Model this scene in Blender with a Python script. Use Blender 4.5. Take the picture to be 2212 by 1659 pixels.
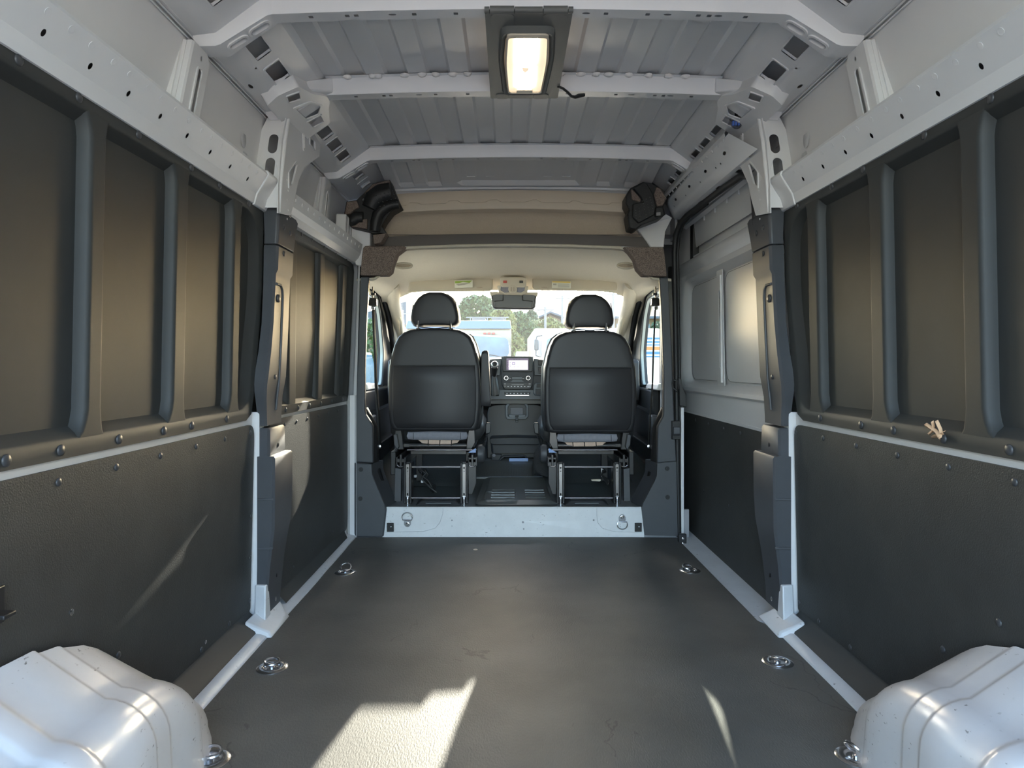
import bpy, bmesh, math, random
from mathutils import Vector, Matrix
from mathutils.geometry import tessellate_polygon

random.seed(7)
for o in list(bpy.data.objects):
    bpy.data.objects.remove(o, do_unlink=True)
SC = bpy.context.scene
COL = SC.collection
R = math.radians

# ------------------------------------------------------------------ camera
# van axes: X to the right, Y forward (towards the cab), Z up; the cargo floor is Z = 0
CAMX, CAMZ, FPX, VX, VY = -0.055, 0.90, 1480.0, 1098.0, 790.0
cam = bpy.data.cameras.new('camera')
cam.sensor_width = 36.0
cam.lens = 36.0 * FPX / 2212.0
cam.shift_x = (1106.0 - VX) / 2212.0
cam.shift_y = -(829.5 - VY) / 2212.0
cam.clip_start = 0.02
cam.clip_end = 500
camo = bpy.data.objects.new('camera', cam)
camo.location = (CAMX, 0.0, CAMZ)
camo.rotation_euler = (R(90), 0, 0)
COL.objects.link(camo)
SC.camera = camo

# ------------------------------------------------------------------ sky, sun, exposure
SUN_DIR = Vector((-0.142, -1.0, -0.352)).normalized()      # the way the sunlight travels
world = bpy.data.worlds.new('sky')
SC.world = world
world.use_nodes = True
nt = world.node_tree
nt.nodes.clear()
sky = nt.nodes.new('ShaderNodeTexSky')
sky.sky_type = 'NISHITA'
sky.sun_disc = False
sky.sun_elevation = R(19)
sky.sun_rotation = R(7.5)
sky.air_density = 1.0
sky.dust_density = 2.5
sky.ozone_density = 1.0
bg = nt.nodes.new('ShaderNodeBackground')
bg.inputs['Strength'].default_value = 0.62
wo = nt.nodes.new('ShaderNodeOutputWorld')
nt.links.new(sky.outputs[0], bg.inputs[0])
nt.links.new(bg.outputs[0], wo.inputs[0])

sl = bpy.data.lights.new('sun', 'SUN')
sl.energy = 5.2
sl.color = (1.0, 0.925, 0.79)
sl.angle = R(0.6)
so = bpy.data.objects.new('sun', sl)
so.rotation_euler = SUN_DIR.to_track_quat('-Z', 'Y').to_euler()
so.location = (4, 20, 9)
COL.objects.link(so)

vs = SC.view_settings
SC.display_settings.display_device = 'sRGB'
vs.view_transform = 'Standard'
vs.look = 'None'
vs.gamma = 1.0
vs.use_curve_mapping = False
vs.exposure = 1.92
SC.cycles.use_denoising = True
SC.cycles.max_bounces = 7
SC.cycles.diffuse_bounces = 4
SC.cycles.glossy_bounces = 3
SC.cycles.use_adaptive_sampling = True
SC.cycles.adaptive_threshold = 0.08
SC.cycles.transparent_max_bounces = 12
SC.cycles.sample_clamp_indirect = 6.0


# ------------------------------------------------------------------ materials
def mat(name, col, rough=0.5, metal=0.0, spec=0.5, coat=0.0, noise=0.0, nscale=8.0, bump=0.0, bscale=200.0,
        bdist=0.001, vor=False, emit=None, estr=0.0, trans=None, detail=4.0, alpha=None):
    m = bpy.data.materials.new(name)
    m.use_nodes = True
    t = m.node_tree
    b = t.nodes['Principled BSDF']
    b.inputs['Base Color'].default_value = (*col, 1)
    b.inputs['Roughness'].default_value = rough
    b.inputs['Metallic'].default_value = metal
    b.inputs['Specular IOR Level'].default_value = spec
    b.inputs['Coat Weight'].default_value = coat
    b.inputs['Coat Roughness'].default_value = 0.08
    tc = t.nodes.new('ShaderNodeTexCoord')
    if noise:
        n = t.nodes.new('ShaderNodeTexNoise')
        n.inputs['Scale'].default_value = nscale
        n.inputs['Detail'].default_value = detail
        n.inputs['Roughness'].default_value = 0.65
        t.links.new(tc.outputs['Object'], n.inputs['Vector'])
        r = t.nodes.new('ShaderNodeMapRange')
        r.inputs['From Min'].default_value = 0.3
        r.inputs['From Max'].default_value = 0.7
        r.inputs['To Min'].default_value = 1 - noise
        r.inputs['To Max'].default_value = 1 + noise
        t.links.new(n.outputs['Fac'], r.inputs['Value'])
        mx = t.nodes.new('ShaderNodeVectorMath')
        mx.operation = 'SCALE'
        mx.inputs[0].default_value = col
        t.links.new(r.outputs[0], mx.inputs['Scale'])
        t.links.new(mx.outputs[0], b.inputs['Base Color'])
    if bump:
        if vor:
            n2 = t.nodes.new('ShaderNodeTexVoronoi')
            n2.inputs['Scale'].default_value = bscale
            out = n2.outputs['Distance']
        else:
            n2 = t.nodes.new('ShaderNodeTexNoise')
            n2.inputs['Scale'].default_value = bscale
            n2.inputs['Detail'].default_value = 2.0
            out = n2.outputs['Fac']
        t.links.new(tc.outputs['Object'], n2.inputs['Vector'])
        bm_ = t.nodes.new('ShaderNodeBump')
        bm_.inputs['Strength'].default_value = bump
        bm_.inputs['Distance'].default_value = bdist
        t.links.new(out, bm_.inputs['Height'])
        t.links.new(bm_.outputs[0], b.inputs['Normal'])
    if emit:
        b.inputs['Emission Color'].default_value = (*emit, 1)
        b.inputs['Emission Strength'].default_value = estr
    return m


def glass_mat(name, tint=(0.93, 0.96, 0.94), haze=0.0, hazecol=(0.8, 0.82, 0.8)):
    m = bpy.data.materials.new(name)
    m.use_nodes = True
    t = m.node_tree
    t.nodes.clear()
    out = t.nodes.new('ShaderNodeOutputMaterial')
    tr = t.nodes.new('ShaderNodeBsdfTransparent')
    tr.inputs[0].default_value = (*tint, 1)
    gl = t.nodes.new('ShaderNodeBsdfGlossy')
    gl.inputs['Roughness'].default_value = 0.02
    mx = t.nodes.new('ShaderNodeMixShader')
    mx.inputs[0].default_value = 0.05
    t.links.new(tr.outputs[0], mx.inputs[1])
    t.links.new(gl.outputs[0], mx.inputs[2])
    last = mx
    if haze:
        df = t.nodes.new('ShaderNodeBsdfTranslucent')
        df.inputs[0].default_value = (*hazecol, 1)
        m2 = t.nodes.new('ShaderNodeMixShader')
        m2.inputs[0].default_value = haze
        t.links.new(mx.outputs[0], m2.inputs[1])
        t.links.new(df.outputs[0], m2.inputs[2])
        last = m2
    t.links.new(last.outputs[0], out.inputs[0])
    return m


M = {}
M['paint'] = mat('body_paint', (0.66, 0.65, 0.645), 0.37, spec=0.5, coat=0.0, noise=0.02, nscale=3, bump=0.06, bscale=160, bdist=0.0006)
M['sealer'] = mat('seam_sealer', (0.72, 0.69, 0.66), 0.6, noise=0.05, nscale=40, bump=0.3, bscale=90, bdist=0.002)
M['sill'] = mat('scuffed_white_paint', (0.68, 0.68, 0.68), 0.4, noise=0.06, nscale=9, detail=8)
def scuff(m):
    """short dark scuff marks and grime spots on painted metal"""
    t = m.node_tree
    b = t.nodes['Principled BSDF']
    src = b.inputs['Base Color'].links[0].from_socket
    tc = t.nodes.new('ShaderNodeTexCoord')
    mp = t.nodes.new('ShaderNodeMapping'); mp.inputs['Scale'].default_value = (60, 60, 150); mp.inputs['Rotation'].default_value = (0, 0.5, 0.3)
    t.links.new(tc.outputs['Object'], mp.inputs['Vector'])
    n = t.nodes.new('ShaderNodeTexNoise'); n.inputs['Scale'].default_value = 1.0; n.inputs['Detail'].default_value = 3
    t.links.new(mp.outputs[0], n.inputs['Vector'])
    n2 = t.nodes.new('ShaderNodeTexNoise'); n2.inputs['Scale'].default_value = 9.0; n2.inputs['Detail'].default_value = 4
    t.links.new(tc.outputs['Object'], n2.inputs['Vector'])
    r = t.nodes.new('ShaderNodeMapRange'); r.inputs['From Min'].default_value = 0.66; r.inputs['From Max'].default_value = 0.74
    t.links.new(n.outputs['Fac'], r.inputs['Value'])
    r2 = t.nodes.new('ShaderNodeMapRange'); r2.inputs['From Min'].default_value = 0.46; r2.inputs['From Max'].default_value = 0.62
    t.links.new(n2.outputs['Fac'], r2.inputs['Value'])
    mu = t.nodes.new('ShaderNodeMath'); mu.operation = 'MULTIPLY'
    t.links.new(r.outputs[0], mu.inputs[0]); t.links.new(r2.outputs[0], mu.inputs[1])
    mx = t.nodes.new('ShaderNodeMix'); mx.data_type = 'RGBA'
    mx.inputs[7].default_value = (0.16, 0.15, 0.14, 1)
    t.links.new(mu.outputs[0], mx.inputs[0]); t.links.new(src, mx.inputs[6])
    t.links.new(mx.outputs[2], b.inputs['Base Color'])


scuff(M['sill'])
M['liner'] = mat('charcoal_liner_plastic', (0.033, 0.0345, 0.033), 0.58, spec=0.40, noise=0.10, nscale=5, bump=0.10, bscale=420, bdist=0.0006)
M['liner_low'] = mat('grained_liner_board', (0.037, 0.037, 0.035), 0.54, spec=0.45, noise=0.16, nscale=7, bump=0.5, bscale=300, bdist=0.0018)
M['rivet'] = mat('black_push_rivet', (0.045, 0.045, 0.047), 0.38, spec=0.5)
M['trim'] = mat('dark_grey_trim_plastic', (0.060, 0.063, 0.070), 0.48, spec=0.5, noise=0.05, nscale=9, bump=0.10, bscale=500, bdist=0.0005)
M['black'] = mat('black_plastic', (0.016, 0.016, 0.017), 0.42, spec=0.5)
M['seal'] = mat('black_rubber_seal', (0.013, 0.013, 0.014), 0.55)
M['metal_black'] = mat('black_painted_steel', (0.018, 0.018, 0.020), 0.30, spec=0.6, coat=0.3)
M['chrome'] = mat('zinc_plated_steel', (0.72, 0.72, 0.74), 0.22, metal=1.0)
M['steel'] = mat('bare_steel_rod', (0.62, 0.62, 0.64), 0.25, metal=1.0)
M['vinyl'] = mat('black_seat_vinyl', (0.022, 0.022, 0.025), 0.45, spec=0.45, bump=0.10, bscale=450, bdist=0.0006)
M['vinyl_lit'] = mat('lit_seat_vinyl', (0.045, 0.046, 0.048), 0.4, spec=0.5, bump=0.1, bscale=450, bdist=0.0006)  # lighter copy of the black vinyl, with the light put into its colour
M['fabric'] = mat('grey_fabric_strip', (0.24, 0.24, 0.27), 0.8, noise=0.1, nscale=60)
M['pinkfoam'] = mat('pink_seat_foam', (0.62, 0.46, 0.36), 0.9, noise=0.1, nscale=30)
M['beige'] = mat('beige_headliner', (0.60, 0.54, 0.43), 0.85, spec=0.2, noise=0.04, nscale=120, bump=0.1, bscale=500, bdist=0.0005)
M['beige_vis'] = mat('beige_vinyl', (0.58, 0.52, 0.41), 0.6, spec=0.3)
M['shelf'] = mat('shaded_shelf_beige', (0.44, 0.365, 0.28), 0.75, spec=0.25, noise=0.05, nscale=150)  # darker than the lip: shade of recesses put into the colour
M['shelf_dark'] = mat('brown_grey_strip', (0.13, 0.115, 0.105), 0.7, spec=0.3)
M['felt'] = mat('brown_speckled_felt', (0.185, 0.145, 0.122), 0.95, spec=0.1, noise=0.9, nscale=420, detail=3, bump=0.4, bscale=500, bdist=0.0012)
M['foamblack'] = mat('black_moulded_foam', (0.016, 0.016, 0.016), 0.5, spec=0.4, bump=0.3, bscale=120, bdist=0.002)
M['arch'] = mat('white_arch_plastic', (0.66, 0.66, 0.67), 0.26, spec=0.5, noise=0.03, nscale=10, detail=8)
scuff(M['arch'])
M['lampgrey'] = mat('grey_lamp_housing', (0.115, 0.115, 0.105), 0.5, spec=0.4)
M['lampcream'] = mat('cream_lamp_bezel', (0.62, 0.54, 0.42), 0.45)
M['lamplens'] = mat('lit_lamp_lens', (0.9, 0.85, 0.75), 0.4, emit=(1.0, 0.74, 0.48), estr=0.20)
M['lampbulb'] = mat('glowing_lamp_tube', (1, 1, 1), 0.4, emit=(1.0, 0.88, 0.70), estr=8.0)
M['mirror'] = mat('mirror_back', (0.05, 0.05, 0.052), 0.35)
M['dash'] = mat('dark_dashboard_plastic', (0.028, 0.030, 0.034), 0.5, spec=0.45, bump=0.1, bscale=400, bdist=0.0005)
M['dashmid'] = mat('slate_dashboard_plastic', (0.075, 0.088, 0.10), 0.42, spec=0.5)
M['dashgrey'] = mat('warm_grey_dashboard_band', (0.12, 0.115, 0.105), 0.6)
M['screen_dark'] = mat('screen_glass', (0.006, 0.005, 0.008), 0.12, emit=(0.05, 0.03, 0.08), estr=0.6)
M['screen_lit'] = mat('lit_screen', (0.5, 0.45, 0.55), 0.3, emit=(0.90, 0.80, 0.95), estr=0.85)
M['screen_ink'] = mat('screen_ink', (0.05, 0.04, 0.08), 0.3, emit=(0.16, 0.12, 0.22), estr=0.35)
M['icon'] = mat('pale_icon_print', (0.62, 0.62, 0.64), 0.5)
M['tick'] = mat('grey_moulded_tick', (0.10, 0.10, 0.095), 0.6)
M['icon_dim'] = mat('dim_icon_print', (0.25, 0.24, 0.24), 0.5)
M['tray'] = mat('grey_rubber_pad', (0.14, 0.145, 0.16), 0.6)
M['mat'] = mat('cab_floor_mat', (0.095, 0.105, 0.104), 0.30, spec=0.5, bump=0.2, bscale=160, bdist=0.001)
M['red'] = mat('red_button', (0.45, 0.05, 0.03), 0.4)
M['label_white'] = mat('white_sticker', (0.72, 0.70, 0.58), 0.5)
M['label_green'] = mat('green_sticker_print', (0.30, 0.42, 0.06), 0.5)
M['label_yellow'] = mat('yellow_sticker_print', (0.72, 0.52, 0.10), 0.5)
M['label_grey'] = mat('grey_sticker_print', (0.40, 0.38, 0.32), 0.5)
M['blue_plug'] = mat('blue_connector', (0.05, 0.12, 0.42), 0.4)
M['tan'] = mat('tan_paper_scrap', (0.62, 0.40, 0.24), 0.8)
M['belt'] = mat('black_seat_belt_webbing', (0.02, 0.02, 0.02), 0.7, bump=0.3, bscale=300)
M['bluetag'] = mat('pale_blue_tag', (0.28, 0.40, 0.68), 0.5)
M['glass'] = glass_mat('windscreen_glass', (0.92, 0.95, 0.93), 0.02, (0.8, 0.82, 0.8))
M['glass_side'] = glass_mat('side_glass', (0.80, 0.88, 0.84))
M['dark_void'] = mat('bare_primer', (0.30, 0.30, 0.31), 0.6)


# ------------------------------------------------------------------ geometry helpers
def P(x, y, Y):
    """point of the van seen at photo position (x, y) when it lies Y metres ahead of the camera"""
    k = Y / FPX
    return Vector((CAMX + (x - VX) * k, Y, CAMZ - (y - VY) * k))


def onX(x, y, X):
    """same, for a point known to lie on the wall plane at X"""
    return P(x, y, (X - CAMX) * FPX / (x - VX))


def onZ(x, y, Z):
    return P(x, y, (CAMZ - Z) * FPX / (y - VY))


def rrect(x0, x1, y0, y1, r, n=5):
    pts = []
    r = min(r, (x1 - x0) / 2 - 1e-5, (y1 - y0) / 2 - 1e-5)
    for cx, cy, a0 in ((x1 - r, y0 + r, -90), (x1 - r, y1 - r, 0), (x0 + r, y1 - r, 90), (x0 + r, y0 + r, 180)):
        for i in range(n + 1):
            a = R(a0 + 90 * i / n)
            pts.append((cx + r * math.cos(a), cy + r * math.sin(a)))
    return pts


def ell(cx, cy, rx, ry, n=14, rot=0.0):
    return [(cx + rx * math.cos(a) * math.cos(rot) - ry * math.sin(a) * math.sin(rot),
             cy + rx * math.cos(a) * math.sin(rot) + ry * math.sin(a) * math.cos(rot))
            for a in (2 * math.pi * i / n for i in range(n))]


def slot(ax, ay, bx, by, r, n=7):
    """capsule outline from a to b"""
    d = math.atan2(by - ay, bx - ax)
    pts = []
    for i in range(n + 1):
        a = d - math.pi / 2 + math.pi * i / n
        pts.append((bx + r * math.cos(a), by + r * math.sin(a)))
    for i in range(n + 1):
        a = d + math.pi / 2 + math.pi * i / n
        pts.append((ax + r * math.cos(a), ay + r * math.sin(a)))
    return pts


def rpoly(pts, r, n=4):
    """polygon with rounded corners; r is a number or one value per corner"""
    out = []
    N = len(pts)
    for i in range(N):
        p = Vector(pts[i]); a = Vector(pts[i - 1]); b = Vector(pts[(i + 1) % N])
        rr = r[i] if isinstance(r, (list, tuple)) else r
        if rr <= 0:
            out.append(tuple(p)); continue
        da = (a - p); db = (b - p)
        la, lb = da.length, db.length
        rr = min(rr, la * 0.49, lb * 0.49)
        p0 = p + da / la * rr
        p1 = p + db / lb * rr
        for j in range(n + 1):
            t = j / n
            q = p0 * (1 - t) ** 2 + p * 2 * t * (1 - t) + p1 * t ** 2
            out.append(tuple(q))
    return out


class MB:
    def __init__(self):
        self.v = []
        self.f = []

    def add(self, vs, fs):
        o = len(self.v)
        self.v += [tuple(p) for p in vs]
        self.f += [tuple(i + o for i in f) for f in fs]
        return self

    def box(self, x0, x1, y0, y1, z0, z1):
        vs = [(x, y, z) for z in (z0, z1) for y in (y0, y1) for x in (x0, x1)]
        return self.add(vs, [(0, 2, 3, 1), (4, 5, 7, 6), (0, 1, 5, 4), (2, 6, 7, 3), (0, 4, 6, 2), (1, 3, 7, 5)])

    def hexa(self, a, b):
        """a, b: two quads (4 points each) joined into a solid"""
        return self.add(list(a) + list(b), [(3, 2, 1, 0), (4, 5, 6, 7)] + [(i, (i + 1) % 4, 4 + (i + 1) % 4, 4 + i) for i in range(4)])

    def plate(self, outer, holes, fn, t=0.0):
        """flat sheet with real holes; fn(u, v, d) -> point, d measured along the front normal"""
        loops = [list(outer)] + [list(h) for h in holes]
        flat = [p for l in loops for p in l]
        def area(l):
            return 0.5 * sum(l[i - 1][0] * l[i][1] - l[i][0] * l[i - 1][1] for i in range(len(l)))
        want = abs(area(loops[0])) - sum(abs(area(h)) for h in loops[1:])
        for kk, eps in ((1000.0, 0.0), (1000.0, 0.013), (777.0, 0.031), (137.0, 0.007), (5000.0, 0.05)):
            # a slight turn helps the fill when corners and holes line up
            ca, sa = math.cos(eps), math.sin(eps)
            tri = tessellate_polygon([[Vector(((p[0] * ca - p[1] * sa) * kk, (p[0] * sa + p[1] * ca) * kk, 0)) for p in l] for l in loops])
            got = sum(abs(area([flat[i] for i in x])) for x in tri)
            if abs(got - want) < 0.01 * want + 1e-9:
                break
        else:
            print('PLATE FILL', round(got / want, 3), outer[:3])
        n = len(flat)
        vs = [fn(p[0], p[1], 0.0) for p in flat]
        fs = [tuple(x) for x in tri]
        if t:
            vs += [fn(p[0], p[1], -t) for p in flat]
            fs += [tuple(reversed([i + n for i in x])) for x in tri]
            o = 0
            for l in loops:
                k = len(l)
                for i in range(k):
                    j = (i + 1) % k
                    fs.append((o + i, o + j, o + j + n, o + i + n))
                o += k
        return self.add(vs, fs)

    def loft(self, rings, closed=True, cap0=True, cap1=True):
        n = len(rings[0])
        vs = [p for r in rings for p in r]
        fs = []
        for a in range(len(rings) - 1):
            for i in range(n if closed else n - 1):
                j = (i + 1) % n
                fs.append((a * n + i, a * n + j, (a + 1) * n + j, (a + 1) * n + i))
        if closed and n > 2:
            def capf(base, rev):
                ring = [Vector(vs[base + i]) for i in range(n)]
                for x in tessellate_polygon([ring]):
                    q = tuple(base + i for i in x)
                    fs.append(tuple(reversed(q)) if rev else q)
            if cap0:
                capf(0, True)
            if cap1:
                capf((len(rings) - 1) * n, False)
        return self.add(vs, fs)

    def grid(self, rows):
        return self.loft(rows, closed=False)

    def tube(self, pts, r, n=8, closed=False, cap=True):
        pts = [Vector(p) for p in pts]
        rings = []
        N = len(pts)
        up = None
        for i in range(N):
            if closed:
                d = pts[(i + 1) % N] - pts[i - 1]
            else:
                d = pts[min(i + 1, N - 1)] - pts[max(i - 1, 0)]
            d.normalize()
            if up is None:
                up = Vector((0, 0, 1)) if abs(d.z) < 0.9 else Vector((1, 0, 0))
            s = d.cross(up).normalized()
            up = s.cross(d).normalized()
            rr = r[i] if isinstance(r, (list, tuple)) else r
            rings.append([pts[i] + (s * math.cos(2 * math.pi * k / n) + up * math.sin(2 * math.pi * k / n)) * rr for k in range(n)])
        if closed:
            rings.append(rings[0])
        return self.loft(rings, True, cap and not closed, cap and not closed)

    def lathe(self, prof, c, axis, n=12):
        """prof: (radius, height along axis) pairs, from the base out"""
        c = Vector(c); ax = Vector(axis).normalized()
        s = ax.orthogonal().normalized(); u = ax.cross(s)
        rings = [[c + ax * h + (s * math.cos(2 * math.pi * k / n) + u * math.sin(2 * math.pi * k / n)) * max(r, 1e-5) for k in range(n)] for r, h in prof]
        return self.loft(rings)

    def ring(self, outer, inner, fn, d0, d1):
        """raised rim between two equally long outlines"""
        A = [fn(p[0], p[1], d0) for p in outer]
        B = [fn(p[0], p[1], d1) for p in outer]
        C = [fn(p[0], p[1], d1) for p in inner]
        D = [fn(p[0], p[1], d0) for p in inner]
        return self.loft([A, B, C, D], True, False, False)

    def xform(self, mtx):
        self.v = [tuple(mtx @ Vector(p)) for p in self.v]
        return self

    def build(self, name, m, parent=None, bevel=0.0, smooth=35, seg=2, closed=True, label=None):
        me = bpy.data.meshes.new(name)
        bmn = bmesh.new()
        vv = [bmn.verts.new(p) for p in self.v]
        for f in self.f:
            try:
                bmn.faces.new([vv[i] for i in f])
            except ValueError:
                pass
        bmesh.ops.remove_doubles(bmn, verts=bmn.verts, dist=1e-5)
        bmesh.ops.recalc_face_normals(bmn, faces=bmn.faces)
        bmn.to_mesh(me)
        bmn.free()
        if smooth:
            me.shade_smooth()
            me.set_sharp_from_angle(angle=R(smooth))
        me.materials.append(M[m] if isinstance(m, str) else m)
        o = bpy.data.objects.new(name, me)
        COL.objects.link(o)
        if bevel:
            b = o.modifiers.new('bevel', 'BEVEL')
            b.width = bevel
            b.segments = seg
            b.limit_method = 'ANGLE'
            b.angle_limit = R(38)
            b.use_clamp_overlap = True
            b.harden_normals = False
        if parent is not None:
            o.parent = parent
            o.matrix_parent_inverse = parent.matrix_world.inverted() if False else Matrix.Translation(-parent.location)
        if label:
            o['label'] = label
        return o


def tag(o, label, cat=None, group=None, kind=None):
    o['label'] = label
    if cat:
        o['category'] = cat
    if group:
        o['group'] = group
    if kind:
        o['kind'] = kind
    return o


def thing(name, label, cat, loc=(0, 0, 0), group=None):
    o = bpy.data.objects.new(name, None)
    o.location = loc
    o.empty_display_size = 0.05
    COL.objects.link(o)
    return tag(o, label, cat, group)


def struct(o, label=None):
    o['kind'] = 'structure'
    if label:
        o['label'] = label
    return o


def share(src, name, loc_off, parent):
    """another copy of a small part, sharing its mesh, moved by loc_off"""
    c = src.copy()
    c.name = name
    COL.objects.link(c)
    c.parent = parent
    c.matrix_parent_inverse = Matrix.Translation(-parent.location)
    c.location = Vector(src.location) + Vector(loc_off)
    return c


_riv = {}


def rivet(p, normal, r, parent, m='rivet', name='rivet', h=0.45, key=None):
    """domed push rivet; alike ones share one mesh"""
    n = Vector(normal).normalized()
    k = (tuple(round(x, 3) for x in n), r, m, h)
    if k not in _riv:
        mb = MB().lathe([(r, 0), (r, r * 0.12), (r * 0.86, r * h * 0.62), (r * 0.5, r * h * 0.93), (0.0, r * h)], (0, 0, 0), n, 12)
        o = mb.build(name, m, None, smooth=60)
        _riv[k] = o.data
    else:
        o = bpy.data.objects.new(name, _riv[k])
        COL.objects.link(o)
    o.location = Vector(p) - Vector(parent.location)
    o.parent = parent
    return o

# ================================================================== the shell of the cargo bay
def rubber_floor_mat():
    m = bpy.data.materials.new('ribbed_rubber_floor')
    m.use_nodes = True
    t = m.node_tree
    b = t.nodes['Principled BSDF']
    b.inputs['Roughness'].default_value = 0.62
    b.inputs['Specular IOR Level'].default_value = 0.5
    tc = t.nodes.new('ShaderNodeTexCoord')
    n1 = t.nodes.new('ShaderNodeTexNoise'); n1.inputs['Scale'].default_value = 2.2; n1.inputs['Detail'].default_value = 7
    n2 = t.nodes.new('ShaderNodeTexNoise'); n2.inputs['Scale'].default_value = 170; n2.inputs['Detail'].default_value = 2
    t.links.new(tc.outputs['Object'], n1.inputs['Vector'])
    mp = t.nodes.new('ShaderNodeMapping'); mp.inputs['Scale'].default_value = (1.5, 0.55, 1)
    t.links.new(tc.outputs['Object'], mp.inputs['Vector'])
    t.links.new(mp.outputs[0], n2.inputs['Vector'])
    # lighter and darker blotches at random over the whole floor
    r1 = t.nodes.new('ShaderNodeValToRGB')
    r1.color_ramp.elements[0].position = 0.34; r1.color_ramp.elements[0].color = (0.078, 0.076, 0.068, 1)
    r1.color_ramp.elements[1].position = 0.70; r1.color_ramp.elements[1].color = (0.135, 0.128, 0.110, 1)
    t.links.new(n1.outputs['Fac'], r1.inputs[0])
    # dark hairline cracks running along the floor
    wv = t.nodes.new('ShaderNodeTexVoronoi'); wv.feature = 'DISTANCE_TO_EDGE'; wv.inputs['Scale'].default_value = 1.0
    mp2 = t.nodes.new('ShaderNodeMapping'); mp2.inputs['Scale'].default_value = (5.2, 1.7, 1)
    nz = t.nodes.new('ShaderNodeTexNoise'); nz.inputs['Scale'].default_value = 5.0; nz.inputs['Detail'].default_value = 5
    t.links.new(tc.outputs['Object'], nz.inputs['Vector'])
    ad = t.nodes.new('ShaderNodeVectorMath'); ad.operation = 'MULTIPLY_ADD'
    ad.inputs[1].default_value = (0.30, 0.30, 0)
    t.links.new(nz.outputs['Color'], ad.inputs[0])
    t.links.new(tc.outputs['Object'], ad.inputs[2])
    t.links.new(ad.outputs[0], mp2.inputs['Vector'])
    t.links.new(mp2.outputs[0], wv.inputs['Vector'])
    cr = t.nodes.new('ShaderNodeMapRange'); cr.inputs['From Max'].default_value = 0.011
    cr.inputs['To Min'].default_value = 0.6; cr.inputs['To Max'].default_value = 1.0
    t.links.new(wv.outputs['Distance'], cr.inputs['Value'])
    # cracks only where a coarse noise says so
    nk = t.nodes.new('ShaderNodeTexNoise'); nk.inputs['Scale'].default_value = 1.7
    t.links.new(tc.outputs['Object'], nk.inputs['Vector'])
    gt = t.nodes.new('ShaderNodeMath'); gt.operation = 'GREATER_THAN'; gt.inputs[1].default_value = 0.58
    t.links.new(nk.outputs['Fac'], gt.inputs[0])
    mxk = t.nodes.new('ShaderNodeMix'); mxk.data_type = 'FLOAT'
    mxk.inputs[2].default_value = 1.0
    t.links.new(gt.outputs[0], mxk.inputs[0]); t.links.new(cr.outputs[0], mxk.inputs[3])
    sc = t.nodes.new('ShaderNodeVectorMath'); sc.operation = 'SCALE'
    t.links.new(r1.outputs[0], sc.inputs[0]); t.links.new(mxk.outputs[0], sc.inputs['Scale'])
    t.links.new(sc.outputs[0], b.inputs['Base Color'])
    bp = t.nodes.new('ShaderNodeBump'); bp.inputs['Strength'].default_value = 0.5; bp.inputs['Distance'].default_value = 0.0022
    t.links.new(n2.outputs['Fac'], bp.inputs['Height'])
    t.links.new(bp.outputs[0], b.inputs['Normal'])
    return m


M['floor'] = rubber_floor_mat()
YR = -0.30          # open rear end of the body
YB = 3.60          # front end of the cargo floor

fl = MB()
fl.plate([(-0.853, YR), (0.853, YR), (0.853, 2.36), (0.825, 2.42), (0.825, 3.46), (0.845, 3.585), (0.60, 3.598), (-0.62, 3.600), (-0.855, 3.592), (-0.853, 2.5)], [],
         lambda u, v, d: (u, v, d), 0.008)
floor = struct(fl.build('floor', 'floor', smooth=0), 'dark grey grained rubber cargo floor with scratches')

# asphalt outside, below the body
M['asphalt'] = mat('grey_asphalt', (0.40, 0.36, 0.315), 0.9, noise=0.15, nscale=3, detail=8, bump=0.4, bscale=60, bdist=0.01)
gr = MB().add([(-90, -40, -0.62), (90, -40, -0.62), (90, 140, -0.62), (-90, 140, -0.62)], [(0, 1, 2, 3)])
struct(gr.build('ground', 'asphalt', smooth=0), 'grey asphalt yard outside the van')


def WR(Z):
    return 0.935 - 0.02 * (Z - 0.7)


def WF(Y, Z):
    return 0.910 - 0.012 * (Y - 2.57) - 0.030 * (Y - 2.57) * max(0.0, min(1.0, (Z - 0.7) / 0.7))


def side_plane(s, front=False):
    """fn(Y, Z, d) on the side wall, d measured inwards"""
    if front:
        return lambda u, v, d: (s * (WF(u, v) - d), u, v)
    return lambda u, v, d: (s * (WR(v) - d), u, v)


def seg_plane(s, a, b):
    """fn(Y, t, d) on the strip between two (X, Z) profile points; t in metres from a"""
    ax, az = a; bx, bz = b
    L = math.hypot(bx - ax, bz - az)
    ux, uz = (bx - ax) / L, (bz - az) / L
    nx, nz = -uz, ux
    if nx * -1 + nz * -0.5 < 0:      # front normal looks inwards and down
        nx, nz = -nx, -nz
    def fn(u, v, d):
        return (s * (ax + ux * v + nx * d), u, az + uz * v + nz * d)
    return fn, L


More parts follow.
